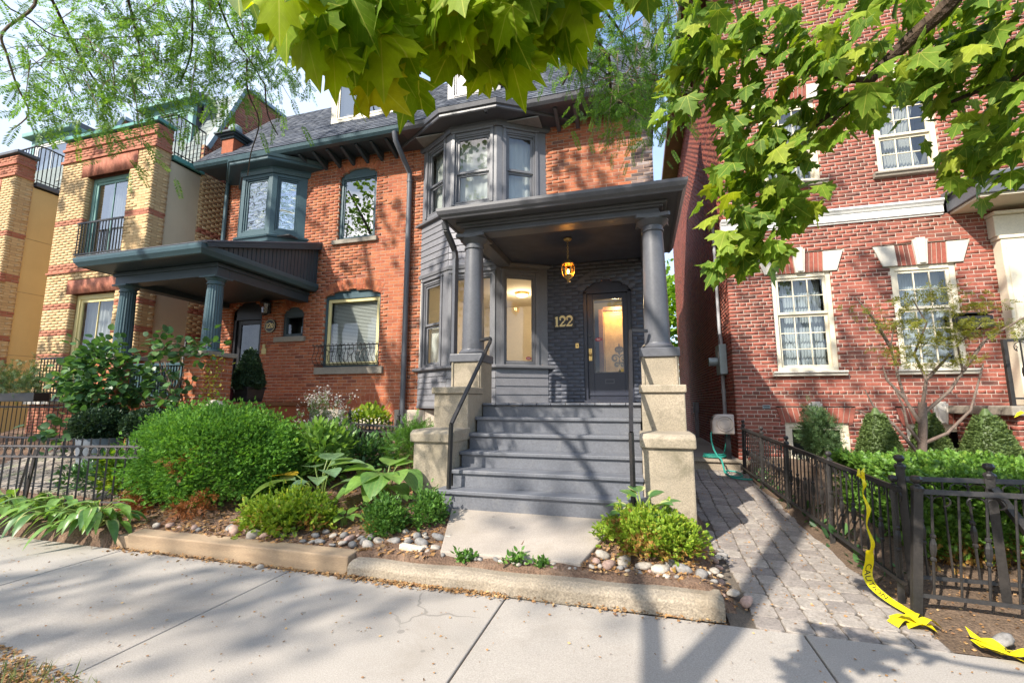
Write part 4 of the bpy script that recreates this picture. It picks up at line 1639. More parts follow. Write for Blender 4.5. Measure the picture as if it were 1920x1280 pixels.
mb = MB(FW); mb.box(-.845, -.785, -.10, -.092, 2.18, 2.40)
mb.build('lock_plate', M['brass'], door, bev=.003)
mb = MB(); kc = FW.pt(-.815, -.04, 2.29)
mb.lathe([(0, -.030), (.018, -.026), (.028, -.008), (.028, .006), (.016, .02), (.010, .035), (.010, .06)], 0, 0, 16)
mb.v = [(kc[0] + x, kc[1] + z, kc[2] + y) for x, y, z in mb.v]
mb.build('door_knob', M['brass'], door, smooth=True)
mb = MB(); kc = FW.pt(-.815, -.075, 2.62)
mb.lathe([(0, -.012), (.016, -.01), (.02, .0), (.02, .02)], 0, 0, 14)
mb.v = [(kc[0] + x, kc[1] + z, kc[2] + y) for x, y, z in mb.v]
mb.build('door_lock', M['lead'], door, smooth=True)
mb = MB(FW)
for q in ((-.57, -.41, 1.77, 1.785), (-.57, -.41, 1.835, 1.85), (-.57, -.555, 1.785, 1.835), (-.425, -.41, 1.785, 1.835)):
    mb.box(q[0], q[1], -.099, -.088, q[2], q[3])
mb.build('mail_slot', M['lead'], door)
mb = MB(FW)
for (cu, cz) in ((-.665, 2.56),):
    n = 20
    mb.add([(cu + .062 * math.cos(2 * PI * i / n), -.116, cz + .031 * math.sin(2 * PI * i / n)) for i in range(n)], [tuple(range(n))])
mb.build('sticker', M['sticker_red'], door)
mb = MB(FW)
for q in range(3):
    mb.box(-.665 - .035, -.665 + .035, -.1155, -.1152, 2.571 - .011 * q - .002, 2.571 - .011 * q + .002)
mb.build('sticker_print', M['white_paint'], door)
# vestibule and the inner door with its etched amber light
room(FW, -.92, -.08, 1.45, 3.42, -.17, -1.0, M['room_dark'], h1, 'vestibule')
mb = MB(FW); mb.box(-.70, -.615, -.62, -.57, 1.46, 3.2); mb.box(-.615, -.10, -.62, -.57, 1.46, 1.90); mb.box(-.615, -.10, -.62, -.57, 3.16, 3.24); mb.box(-.14, -.10, -.62, -.57, 1.9, 3.16)
inner = mb.build('inner_door', M['walnut'], h1, bev=.004)
mb = MB(FW); mb.add([(-.615, -.60, 1.90), (-.14, -.60, 1.90), (-.14, -.60, 3.16), (-.615, -.60, 3.16)], [(0, 1, 2, 3)])
apane = mb.build('amber_pane', M['amber_pane'], inner)
mb = MB(FW)


def scroll(cx, cz, s, flip):
    pts = []
    for i in range(26):
        t = i / 25
        a = 2.6 * PI * t
        r = s * (1 - .78 * t)
        pts.append((flip * (r * math.cos(a) - s), r * math.sin(a), .006 + .012 * math.sin(PI * min(1, t * 1.3))))
    ribbon(mb, pts, cx, cz, -.598, -.594)


EC = -.335
for fl in (-1, 1):
    scroll(EC, 2.26, .075, fl); scroll(EC + fl * .03, 2.42, .055, fl); scroll(EC, 2.14, .045, -fl)
    ribbon(mb, [(0, 0, .004), (fl * .03, .05, .012), (fl * .02, .10, .004)], EC, 2.34, -.597, -.593)
for (dz, w_) in ((2.02, .022), (2.20, .018), (2.36, .018), (2.50, .014)):
    ribbon(mb, [(0, -.05, .002), (0, 0, w_), (0, .05, .002)], EC, dz, -.596, -.592)
for q in ((-.60, 1.925, -.155, 1.933), (-.60, 3.12, -.155, 3.128)):
    mb.box(q[0], q[2], -.599, -.595, q[1], q[3])
mb.box(-.60, -.592, -.599, -.595, 1.933, 3.12)
mb.build('etched_pattern', M['etch'], inner)
ld = bpy.data.lights.new('hall_light', 'POINT'); ld.energy = 18; ld.color = (1, .72, .36); ld.shadow_soft_size = .08
lo = bpy.data.objects.new('hall_light', ld); COL.objects.link(lo); lo.location = FW.pt(-.36, -.36, 3.28)

# window sticker
mb = MB(BF[2])
n = 20
mb.add([(.62 + .055 * math.cos(2 * PI * i / n), -.050, 2.23 + .03 * math.sin(2 * PI * i / n)) for i in range(n)], [tuple(range(n))])
mb.build('sticker', M['sticker_red'], h1)
mb = MB(BF[2])
for q in range(3):
    mb.box(.62 - .035, .62 + .035, -.0495, -.0492, 2.241 - .011 * q - .002, 2.241 - .011 * q + .002)
mb.build('sticker_print', M['white_paint'], h1)

# number board, bell, lantern, camera
nb = thing('house_number_sign', 'black house number board with gold 122 on the dark painted brick', 'sign', FW.pt(-1.265, 0, 2.78))
mb = MB(FW); mb.box(-1.455, -1.075, .006, .026, 2.765, 3.015)
mb.build('board', M['sign_black'], nb, bev=.004)
x = -1.43
for dfn, adv in ((digit_1, .085), (digit_2, .125), (digit_2, .12)):
    mb = MB(FW)
    dfn(mb, x, 2.80, .185, .026, .034, None)
    mb.build('digit', M['gold_leaf'], nb, fix=False)
    x += adv
bell = thing('doorbell', 'small brass doorbell button on the painted brick beside the door', 'doorbell', FW.pt(-1.035, 0, 2.44))
mb = MB(FW); mb.box(-1.065, -1.005, .006, .018, 2.40, 2.49)
mb.build('bell_plate', M['brass'], bell, bev=.003)
mb = MB(FW); mb.box(-1.045, -1.025, .018, .026, 2.435, 2.455)
mb.build('bell_button', M['black_plastic'], bell, bev=.003)

lx, ly, lz = -.985, 6.62, 3.24
ln = thing('hanging_lantern', 'lit amber glass lantern hanging by a chain from the porch ceiling', 'lantern', (lx, ly, lz))
mb = MB(); mb.lathe([(.06, 3.965), (.065, 3.95), (.05, 3.93), (.02, 3.92)], lx, ly, 16)
mb.build('canopy', M['brass'], ln, smooth=True)
mb = MB()
z = 3.92
q = 0
while z > 3.64:
    e1 = (1, 0, 0) if q % 2 else (0, 1, 0)
    mb.ring((lx, ly, z - .014), .013, .0032, e1, (0, 0, 1.5), 8)
    z -= .03
    q += 1
mb.build('chain', M['brass'], ln)
mb = MB(); mb.lathe([(.012, 3.645), (.02, 3.62), (.055, 3.60), (.085, 3.575), (.095, 3.555), (.09, 3.545)], lx, ly, 16)
mb.build('lantern_top', M['brass'], ln, smooth=True)
mb = MB(); mb.lathe([(.07, 3.36), (.092, 3.42), (.098, 3.48), (.085, 3.545)], lx, ly, 6)
mb.f = mb.f[:-2]
mb.build('lantern_glass', M['amber_glass'], ln)
mb = MB()
for q in range(6):
    a = 2 * PI * q / 6
    mb.tube([(lx + r * math.cos(a), ly + r * math.sin(a), z) for r, z in ((.072, 3.36), (.094, 3.42), (.100, 3.48), (.087, 3.547))], .005, 5)
mb.build('lantern_ribs', M['brass'], ln)
mb = MB(); mb.lathe([(.012, 3.27), (.022, 3.285), (.012, 3.30), (.03, 3.32), (.06, 3.345), (.075, 3.362)], lx, ly, 16)
mb.build('lantern_base', M['brass'], ln, smooth=True)
mb = MB(); mb.lathe([(.0, 3.40), (.012, 3.405), (.02, 3.43), (.012, 3.465), (0, 3.48)], lx, ly, 12)
mb.build('bulb', M['bulb'], ln, smooth=True)
ld = bpy.data.lights.new('lantern_light', 'POINT'); ld.energy = 4; ld.color = (1, .68, .32); ld.shadow_soft_size = .03
lo = bpy.data.objects.new('lantern_light', ld); COL.objects.link(lo); lo.location = (lx, ly, 3.44)

sc_ = thing('security_camera', 'small black security camera under the corner of the grey bay cornice', 'security camera', (-2.48, 7.02, 6.68))
mb = MB(); mb.tube([(-2.52, 7.10, 6.70), (-2.48, 6.98, 6.66)], .028, 12)
mb.build('camera_body', M['black_plastic'], sc_)
mb = MB(); mb.tube([(-2.51, 7.10, 6.72), (-2.52, 7.12, 6.76)], .012, 8)
mb.build('camera_mount', M['black_plastic'], sc_)

# ---------------- roof of the pair: one slope, each half its own part
ROOF_TOP_Y = 9.42


def roof_half(house, xa, xb, trim, limit, spare=()):
    tz = lambda y: EAVE_Z + .13 + (y - EAVE_Y) * ROOF_M
    mb = MB()
    mb.prism([(EAVE_Y + .05, tz(EAVE_Y + .05) - .03), (ROOF_TOP_Y, tz(ROOF_TOP_Y) - .03), (ROOF_TOP_Y + 3, tz(ROOF_TOP_Y) - .2), (ROOF_TOP_Y + 3, 6.9), (W + .02, 6.9)], xa, xb, 0)
    rf = mb.build('roof', M['roof_felt'], house)
    P = Pieces(rf, 'shingle', 'shingling', limit)
    ang = math.atan(ROOF_M)
    slope = (ROOF_TOP_Y - EAVE_Y) / math.cos(ang)
    ex = .135
    n = int(slope / ex)
    Fr = Frame(0, 0)
    for r in range(n):
        s0 = r * ex
        yc = EAVE_Y + (s0 + ex * .6) * math.cos(ang)
        zc = tz(yc)
        x = xa - (.12 if r % 2 else 0) - rnd.uniform(0, .05)
        while x < xb:
            w_ = .24 + rnd.uniform(-.03, .03)
            a, b = max(x, xa) + .003, min(x + w_, xb) - .003
            if b - a > .03 and not any(q[0] < (a + b) / 2 < q[1] and q[2] < yc < q[3] for q in spare):
                # laid flat as a wall piece then tipped back by the pitch
                P.put(Fr, a, b, -yc - .008, -yc + .008 + rnd.uniform(0, .004), zc - ex * .62, zc + ex * .62, M['roof_slate'], tilt=PI / 2 - ang + .07, weight=1.0 if xa < -4.5 else .8)
            x += w_
    P.finish()
    mb = MB()
    gp = [(EAVE_Y + .13, EAVE_Z - .01), (EAVE_Y + .04, EAVE_Z), (EAVE_Y, EAVE_Z + .05), (EAVE_Y - .015, EAVE_Z + .115), (EAVE_Y, EAVE_Z + .125), (EAVE_Y + .13, EAVE_Z + .12)]
    mb.prism(gp, xa, xb, 0)
    mb.build('eave_gutter', trim, house)
    return rf


def eave(house, xa, xb, dark, bra, bm):
    mb = MB(); mb.box(xa, xb, EAVE_Y + .12, W + .02, EAVE_Z + .005, EAVE_Z + .03)
    mb.build('eave_soffit', dark, house)
    for x in bra:
        mb = MB()
        mb.prism([(W, EAVE_Z - .20), (W, EAVE_Z + .003), (EAVE_Y + .17, EAVE_Z + .003), (EAVE_Y + .17, EAVE_Z - .03)], x - .035, x + .035, 0)
        mb.build('bracket', bm, house, bev=.006)


roof_half(h1, -4.40, .47, M['roof_trim'], 260)
eave(h1, -4.40, .46, M['roof_trim'], [-1.30 + .36 * i for i in range(5)], M['roof_trim'])
# parapet closing the roof at the alley end
mb = MB()
t_ = lambda y: EAVE_Z + .13 + (y - EAVE_Y) * ROOF_M
mb.prism([(EAVE_Y + .25, t_(EAVE_Y + .25) - .3), (EAVE_Y + .25, t_(EAVE_Y + .25) + .12), (ROOF_TOP_Y - .5, t_(ROOF_TOP_Y - .5) + .14), (ROOF_TOP_Y - .5, t_(ROOF_TOP_Y) + .12), (ROOF_TOP_Y, t_(ROOF_TOP_Y) + .14), (ROOF_TOP_Y, t_(ROOF_TOP_Y) - .3)], .36, .50, 0)
mb.build('gable_parapet', M['lead'], h1)

def dormer(house, xa, xb, yf, zb, zt, wall_m, trim_m, win=True, ridge=.5):
    yb = yf + (zt - zb) / ROOF_M + .6
    mb = MB(); mb.box(xa + .03, xb - .03, yf + .12, yb, zb - .3, zt)
    d = mb.build('dormer', wall_m, house)
    fr = Frame(xa, yf)
    w_ = xb - xa
    holed_panel(fr, w_, zb - .05, zt, [(.1, w_ - .1, zb + .08, zt - .1)], trim_m, d, .08, 'dormer_front')
    mb = MB(); mb.prism([(xa - .15, zt), ((xa + xb) / 2, zt + ridge), (xb + .15, zt), (xb + .15, zt - .05), (xa - .15, zt - .05)], yf - .12, yb + 1.0, 1)
    mb.build('dormer_roof', M['roof_felt'], d)
    wi = window(house, fr, .1, w_ - .1, zb + .08, zt - .1, trim_m, .01, .05, .04, 2, (1,), M['mirror_glass'], roomy=False)
    del wi


dormer(h1, -3.75, -2.55, 8.1, 7.85, 8.75, M['roof_felt'], M['roof_trim'])
rnd.seed(26)
rng = np.random.default_rng(46)
# ------------------------------------------------------------------ the teal-trimmed brick house (left half of the pair)
h2 = thing('brick_house', 'orange red brick house with teal trim, shed roofed porch and oval number 120', 'house', (-7, W, 1.4))
P2 = Pieces(h2, 'brick', 'brickwork')
op2 = [rect(-8.95, -7.10, 4.98, 6.9), arched(-6.20, -5.27, 4.92, 6.40, .14), arched(-6.42, -5.06, 2.17, 3.68, .14),
       arched(-8.92, -8.06, 1.3, 3.52, .22), arched(-7.50, -6.94, 2.86, 3.38, .14), arched(-5.74, -4.70, .5, .95, .40)]


def wt2(u, z):
    if u < -6.9 and z < 4.6:
        return .25 if z > 3.7 or u < -8 else .8
    return 1.25


brick_wall(P2, h2, FW, -9.40, -4.402, 1.305, 6.96, op2, lambda u, z: M['red_brick'], M['red_mortar'], weight=wt2)
P2.finish()
TEAL, TDK = M['teal_paint'], M['teal_dark']
for (a, b, d, r, th, lay) in ((-6.20, -5.27, 6.40, .14, .21, 1), (-6.42, -5.06, 3.68, .14, .22, 2), (-8.92, -8.06, 3.52, .22, .21, 1), (-7.50, -6.94, 3.38, .14, .2, 1), (-5.74, -4.70, .95, .40, .26, 2)):
    arch_ring(P2, FW, a, b, d, r, th, M['red_brick'], lay=lay, mortar=M['red_mortar'], owner=h2)
mb = MB(FW)
mb.box(-9.4, -5.80, -.14, .03, 0, 1.303); mb.box(-4.64, -4.402, -.14, .03, 0, 1.303)
mb.build('foundation', M['pale_stone'], h2, bev=.01)
mb = MB(); mb.box(-9.38, -9.26, W + .14, W + 9, 0, 6.9); mb.box(-9.25, -4.42, W + 8.9, W + 9, 0, 6.9)
mb.build('side_wall', M['red_brick'], h2)


# upper window, lower window with blinds, small window
arch_fill(h2, -6.20, -5.27, 6.40, .14, -.05, TEAL)
window(h2, FW, -6.20, -5.27, 4.92, 6.40, TEAL, .05, .07, .03, 1, (1,), M['mirror_glass'], room_m='room_dark', room_d=1.0)
arch_fill(h2, -6.42, -5.06, 3.68, .14, -.05, TEAL)
wi = window(h2, FW, -6.42, -5.06, 2.17, 3.68, TEAL, .05, .05, .07, 1, (1,), M['glass'], room_m='room_grey', room_d=.6)
for s_ in wi.children:
    if s_.name.startswith('sash'):
        s_.data.materials[0] = M['cream_frame']
mb = MB(FW)
z = 3.56
while z > 2.25:
    mb.add([(-6.30, -.185, z), (-5.18, -.185, z), (-5.18, -.150, z - .026), (-6.30, -.150, z - .026)], [(0, 1, 2, 3)])
    z -= .030
bl = mb.build('blind_slats', M['blind'], wi, kind='stuff')
mb = MB(FW); mb.box(-6.30, -5.18, -.20, -.145, 3.56, 3.60)
mb.build('blind_rail', M['cream_frame'], wi)
arch_fill(h2, -7.50, -6.94, 3.38, .14, -.05, TDK)
window(h2, FW, -7.50, -6.94, 2.86, 3.38, TDK, .05, .07, .02, 1, (1,), M['glass'], room_d=.6)
for (a, b, zt, dz) in ((-6.30, -5.19, 4.92, .10), (-6.56, -4.94, 2.17, .15), (-7.66, -6.86, 2.86, .12)):
    mb = MB(FW); mb.box(a, b, -.12, .06, zt - dz, zt - .002)
    mb.build('window_sill', M['sill_stone'], h2, bev=.012)
# basement window below the arch
arch_fill(h2, -5.74, -4.70, .95, .40, -.10, M['cream_paint'])
window(h2, FW, -5.74, -4.70, .48, .95, M['cream_paint'], .10, .06, .03, 1, (1,), M['mirror_glass'], room_d=.4)
mb = MB(FW); mb.box(-5.80, -5.745, -.14, .02, .3, .94); mb.box(-4.695, -4.64, -.14, .02, .3, .94)
mb.build('basement_jamb', M['red_brick'], h2)
# curled window guard
gd = thing('window_guard', 'small black scrolled iron guard across the foot of the window with blinds', 'window guard', FW.pt(-5.74, .1, 2.2))
mb = MB(FW)
mb.bar((-6.52, .16, 2.60), (-4.98, .16, 2.60), .018); mb.bar((-6.52, .10, 2.225), (-4.98, .10, 2.225), .018); mb.bar((-6.52, .10, 2.20), (-4.98, .10, 2.20), .014)
mb.build('rail', M['black_iron'], gd)
for i in range(17):
    x = -6.50 + i * .0945
    mb = MB(FW)
    mb.tube([(x, .10, 2.21), (x, .17, 2.28), (x, .20, 2.34), (x, .17, 2.42), (x, .13, 2.50), (x, .15, 2.60), (x, .175, 2.635), (x, .20, 2.625), (x, .205, 2.60)], .0062, 5)
    mb.build('baluster', M['black_iron'], gd)
mb = MB()
c0 = FW.pt(-5.72, .175, 2.42)
for fl in (-1, 1):
    for (dx, dz, R) in ((.13, .04, .075), (.30, .02, .055), (.46, .03, .07)):
        mb.ring((c0[0] + fl * dx, c0[1], c0[2] + dz), R, .005, (fl, 0, 0), (0, 0, 1), 14, 0.4, 5.2)
    mb.tube([(c0[0] + fl * x, c0[1], c0[2] + z) for x, z in ((.02, -.16), (.09, -.06), (.22, .06), (.36, .05), (.52, .12))], .005, 5)
mb.build('scrollwork', M['black_iron'], gd)

# oriel bay
B2 = [(-8.98, W), (-8.44, 7.45), (-7.60, 7.45), (-7.06, W)]
B2F = [Frame(*a, *b) for a, b in zip(B2, B2[1:])]
hol = [(.10, .60, 5.16, 6.40), (.09, .74, 5.16, 6.40), (.10, .55, 5.16, 6.40)]
for fr, ho in zip(B2F, hol):
    holed_panel(fr, fr.len, 5.05, 6.50, [ho], TEAL, h2)
    window(h2, fr, *ho, TEAL, .02, .035, .04, 1, (1,), M['wavy_glass'], roomy=False)
mb = MB(); mb.box(-8.94, -7.10, 8.3, 8.32, 5.0, 6.6); mb.box(-8.94, -7.1, 7.5, 8.3, 5.0, 5.02); mb.box(-8.96, -8.94, W, 8.3, 5, 6.6); mb.box(-7.1, -7.08, W, 8.3, 5, 6.6)
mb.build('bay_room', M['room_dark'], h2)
moulding(B2, [(-.05, 4.90), (.03, 4.90), (.04, 4.98), (.075, 4.995), (.085, 5.03), (.03, 5.06), (-.05, 5.06)], 'sill_moulding', TEAL, h2)
mb = MB(); mb.add([(x, y, 4.905) for x, y in B2], [(0, 1, 2, 3)]); mb.build('bay_floor', TDK, h2)
moulding(B2, [(-.02, 6.46), (.03, 6.47), (.05, 6.54), (.05, 6.60), (.26, 6.63), (.275, 6.65), (.275, 6.69), (.30, 6.71), (.315, 6.77), (-.02, 6.775)], 'bay_cornice', TEAL, h2)
moulding(B2, [(0, 6.77), (.29, 6.78), (.2, 6.83), (0, 6.86)], 'bay_roof', TDK, h2)
mb = MB(); mb.tube([(-9.32, W - .06, 6.75), (-9.32, W - .06, 1.2)], .045, 10)
mb.build('downspout', TEAL, h2)

# eave, roof, dormer
roof_half(h2, -9.72, -4.402, TEAL, 300)
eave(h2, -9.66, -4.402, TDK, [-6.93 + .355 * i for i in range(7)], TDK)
dormer(h2, -6.62, -4.95, 8.0, 7.78, 8.95, M['roof_felt'], M['cream_paint'])
# parapet pier with ball
px_, py_ = -8.98, 7.62
mb = MB(); mb.box(px_ - .17, px_ + .17, py_ - .17, py_ + .2, 6.95, 7.58)
fp = mb.build('parapet_pier', M['red_brick'], h2, bev=.01)
mb = MB()
for i, (o_, za, zb) in enumerate(((.20, 7.50, 7.56), (.25, 7.56, 7.60), (.30, 7.60, 7.65))):
    mb.box(px_ - o_, px_ + o_, py_ - o_, py_ + o_, za, zb)
mb.build('pier_cap', TDK, fp, bev=.008)
mb = MB(); mb.lathe([(.05, 7.65), (.06, 7.67), (.05, 7.69)] + [(.145 * math.sin(PI * i / 12), 7.82 - .145 * math.cos(PI * i / 12)) for i in range(1, 12)] + [(0.0, 7.966)], px_, py_, 20)
mb.build('ball_finial', M['galv'], fp, smooth=True)
# shared downspout between the halves
mb = MB()
mb.tube([(-4.52, 7.30, 6.80), (-4.50, 7.33, 6.62), (-4.46, 7.60, 6.36), (-4.44, 7.82, 6.18), (-4.44, 7.83, 5.9), (-4.44, 7.83, .92)], .052, 10)
mb.tube([(-4.44, 7.83, .95), (-4.44, 7.80, .86), (-4.44, 7.70, .84)], .055, 10)
for z in (6.0, 4.3, 2.36):
    mb.tube([(-4.44, 7.83, z - .02), (-4.44, 7.83, z + .02)], .062, 10)
mb.build('downspout', M['lead'], h2, smooth=True)

# ---------------- porch with a lean-to roof
gy, gz0, wz = 5.19, 3.94, 4.87
xl, xr = -9.55, -6.60
sl = (wz - gz0) / (W - gy)
mb = MB()
mb.prism([(gy + .05, gz0 + .03), (W - .002, wz), (W - .002, wz + .05), (gy + .03, gz0 + .07)], xl, xr + .03, 0)
mb.build('porch_roof', M['lead'], h2, bev=.008)
mb = MB()
mb.prism([(gy + .14, gz0 + .05), (W - .004, wz - .01), (W - .004, gz0 + .02)], xr - .10, xr - .06, 0)
gb = mb.build('porch_gable', TDK, h2)
for i in range(26):                                           # beaded boards of the gable
    y0 = gy + .25 + i * (W - .03 - gy - .25) / 26
    y1 = y0 + (W - .03 - gy - .25) / 26 - .008
    mb = MB()
    z0_, z1_ = gz0 + .05 + (y0 - gy) * sl - .05, gz0 + .05 + (y1 - gy) * sl - .05
    if z0_ - gz0 > .06:
        mb.add([(xr - .062, y0, gz0 + .03), (xr - .062, y1, gz0 + .03), (xr - .062, y1, z1_), (xr - .062, y0, z0_), (xr - .048, y0 + .006, gz0 + .03), (xr - .048, y1 - .006, gz0 + .03), (xr - .048, y1 - .006, z1_), (xr - .048, y0 + .006, z0_)],
               [(4, 5, 6, 7), (0, 4, 7, 3), (1, 2, 6, 5), (2, 3, 7, 6), (0, 1, 5, 4)])
        mb.build('board', TDK, gb)
mb = MB()
mb.prism([(W - .004, wz - .12), (gy + .10, gz0 - .02), (gy + .06, gz0 + .06), (W - .004, wz + .02)], xr - .03, xr + .03, 0)
mb.build('rake_board', TDK, h2, bev=.006)
mb = MB()
prof = [(gy + .10, gz0 - .13), (gy + .06, gz0 - .12), (gy + .04, gz0 - .09), (gy + .01, gz0 - .05), (gy, gz0 - .0), (gy, gz0 + .03), (gy + .10, gz0 + .035)]
k = len(prof)
V = []
for j in range(4):
    for (y, z) in prof:
        d = y - gy
        V.append([(xl + d, W - .3, z), (xl + d, gy + d, z), (xr - d, gy + d, z), (xr - d, W - .003, z)][j])
mb.add(V, [(j * k + i, j * k + (i + 1) % k, (j + 1) * k + (i + 1) % k, (j + 1) * k + i) for j in range(3) for i in range(k)])
mb.build('gutter', TEAL, h2)
mb = MB(); mb.box(xl + .10, xr - .10, gy + .09, W - .004, gz0 - .12, gz0 - .10)
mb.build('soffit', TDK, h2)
bx0, bx1, by0 = -9.25, -6.845, 5.70
mb = MB()
mb.box(bx0, bx1, by0, by0 + .24, 3.59, 3.815)
mb.box(bx1 - .24, bx1, by0 + .24, W - .004, 3.59, 3.815)
mb.box(bx0, bx0 + .24, by0 + .24, W - .004, 3.59, 3.815)
mb.build('beam', TDK, h2, bev=.006)
mb = MB()
mb.box(bx0 - .03, bx1 + .03, by0 - .03, by0, 3.74, 3.812); mb.box(bx1, bx1 + .03, by0, W - .006, 3.741, 3.811); mb.box(bx0 - .03, bx0, by0, W - .006, 3.741, 3.811)
mb.build('bed_moulding', TDK, h2, bev=.006)
mb = MB(); mb.box(bx0 + .24, bx1 - .24, by0 + .24, W - .006, 3.70, 3.72)
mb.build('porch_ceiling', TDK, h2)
CX, CY = (-9.08, -7.0), 5.83
for cx in CX:
    mb = MB()
    n = 8
    mb.lathe([(.142 - .022 * (i / n) ** 1.5, 2.34 + (3.45 - 2.34) * i / n) for i in range(n + 1)], cx, CY, 40, flute=.07, nfl=1)
    co = mb.build('column', TEAL, h2)
    mb = MB()
    mb.lathe([(.185, 2.282), (.185, 2.31), (.155, 2.325), (.155, 2.34)], cx, CY, 28)
    mb.lathe([(.122, 3.45), (.14, 3.455), (.14, 3.475), (.125, 3.485), (.125, 3.51), (.16, 3.55), (.165, 3.56)], cx, CY, 28)
    mb.box(cx - .175, cx + .175, CY - .175, CY + .175, 3.56, 3.588)
    mb.build('capital', TEAL, co, smooth=True)
P2b = Pieces(h2, 'brick', 'pedestal_brickwork', 140)
for cx in CX:
    a, b, y0, y1 = cx - .24, cx + .24, 5.58, 6.08
    brick_wall(P2b, h2, Frame(0, y0), a, b, .73, 2.20, [], lambda u, z: M['red_brick'], M['red_mortar'])
    brick_wall(P2b, h2, Frame(b, 0, ux=0, uy=1), y0 + .001, y1, .73, 2.20, [], lambda u, z: M['red_brick'], M['red_mortar'])
    mb = MB(); mb.box(a + .02, b - .11, y0 + .11, y1, .6, 2.19); mb.build('pedestal', M['red_mortar'], h2)
    mb = MB(); mb.box(a - .05, b + .05, y0 - .05, y1 + .05, 2.20, 2.28)
    mb.build('pedestal_cap', M['sill_stone'], h2, bev=.01)
P2b.finish()
mb = MB(); mb.box(-9.3, -6.5, 6.0, W - .005, 1.38, 1.45); mb.box(-8.83, -7.25, 5.72, 5.98, 1.38, 1.45)
mb.build('porch_floor', M['plank_brown'], h2, bev=.008)
mb = MB(); mb.box(-9.25, -6.56, 6.1, W - .1, .4, 1.375); mb.box(-8.83, -7.25, 5.78, 6.0, .4, 1.375)
mb.build('porch_base', M['red_brick'], h2)
for i, (z, y) in enumerate(((1.24, 5.70), (1.06, 5.40))):
    mb = MB(); mb.box(-6.72, -5.95, y, y + .75 - .3 * i, z - .05, z)
    mb.build('tread', M['plank_brown'], h2, bev=.008)
    mb = MB(); mb.box(-6.70, -5.97, y + .03, y + .70 - .3 * i, z - .40, z - .051)
    mb.build('riser', M['plank_brown'], h2)
# slatted rail between the pedestals
mb = MB(); mb.box(-8.83, -7.25, 5.80, 5.87, 2.08, 2.13); mb.box(-8.83, -7.25, 5.81, 5.86, 1.55, 1.60)
mb.build('rail', TEAL, h2, bev=.005)
for i in range(24):
    x = -8.79 + i * .0655
    mb = MB(); mb.box(x, x + .030, 5.825, 5.85, 1.60, 2.08)
    mb.build('baluster', TEAL, h2)
# door in its dark recess
mb = MB(FW)
for q in ((-8.92, -8.84), (-8.14, -8.06)):
    mb.box(q[0], q[1], -.13, -.06, 1.44, 3.5)
mb.box(-8.92, -8.06, -.13, -.06, 3.30, 3.5)
mb.build('door_frame', M['sign_black'], h2, bev=.005)
arch_fill(h2, -8.92, -8.06, 3.50, .24, -.08, M['sign_black'])
mb = MB(FW); mb.box(-8.84, -8.74, -.16, -.11, 1.45, 3.30); mb.box(-8.22, -8.14, -.16, -.11, 1.45, 3.30); mb.box(-8.74, -8.22, -.16, -.11, 1.45, 1.75); mb.box(-8.74, -8.22, -.16, -.11, 3.2, 3.30)
dr2 = mb.build('door', M['sign_black'], h2, bev=.005)
mb = MB(FW); mb.add([(-8.74, -.13, 1.75), (-8.22, -.13, 1.75), (-8.22, -.13, 3.2), (-8.74, -.13, 3.2)], [(0, 1, 2, 3)])
mb.build('pane', M['glass'], dr2, fix=False)
room(FW, -8.9, -8.08, 1.45, 3.45, -.17, -.5, M['room_grey'], h2, 'vestibule')
# number, lantern, letter tray
nb2 = thing('house_number_sign', 'oval black number plate reading 120 on the red brick beside the dark door', 'sign', FW.pt(-7.80, 0, 3.12))
mb = MB(FW)
n = 28
ov = [(-7.80 + .15 * math.cos(2 * PI * i / n), 3.12 + .155 * math.sin(2 * PI * i / n)) for i in range(n)]
mb.prism([(0, 0)] * 0 or ov, 0, 1, 2) if False else mb.add([(u, .03, z) for u, z in ov] + [(u, .004, z) for u, z in ov], [tuple(range(n)), tuple(range(n, 2 * n))[::-1]] + [(i, (i + 1) % n, n + (i + 1) % n, n + i) for i in range(n)])
mb.build('plate', M['sign_black'], nb2)
mb = MB(FW)
for i in range(28):
    t0, t1 = 2 * PI * i / 28, 2 * PI * (i + 1) / 28
    q = [(-7.80 + r * math.cos(t), 3.12 + (r + .005) * math.sin(t)) for r, t in ((.128, t0), (.128, t1), (.136, t1), (.136, t0))]
    mb.add([(u, .0325, z) for u, z in q], [(0, 1, 2, 3)])
mb.build('plate_rim', M['gold_leaf'], nb2)
x = -7.895
for dfn, adv in ((digit_1, .055), (digit_2, .075), (digit_0, .07)):
    mb = MB(FW); dfn(mb, x, 3.065, .115, .031, .036, None)
    mb.build('digit', M['gold_leaf'], nb2, fix=False)
    x += adv
wl_ = thing('wall_lantern', 'dark iron lantern on the brick beside the recessed door of 120', 'lantern', FW.pt(-7.86, .1, 3.5))
mb = MB(FW); mb.box(-7.90, -7.82, .005, .03, 3.40, 3.66); mb.box(-7.88, -7.84, .03, .14, 3.62, 3.65)
mb.build('bracket', M['black_iron'], wl_)
lc = FW.pt(-7.86, .14, 0)
mb = MB(); mb.lathe([(.0, 3.72), (.05, 3.69), (.11, 3.64), (.12, 3.62), (.10, 3.615)], lc[0], lc[1], 8)
mb.build('lantern_top', M['black_iron'], wl_)
mb = MB()
for i in range(6):
    a = 2 * PI * i / 6
    mb.tube([(lc[0] + .10 * math.cos(a), lc[1] + .10 * math.sin(a), 3.62), (lc[0] + .07 * math.cos(a), lc[1] + .07 * math.sin(a), 3.38)], .007, 4)
mb.lathe([(.075, 3.38), (.05, 3.35), (0, 3.33)], lc[0], lc[1], 8)
mb.build('lantern_cage', M['black_iron'], wl_)
mb = MB(); mb.lathe([(.065, 3.385), (.092, 3.615)], lc[0], lc[1], 6); mb.f = mb.f[:-2]
mb.build('lantern_glass', M['glass'], wl_)
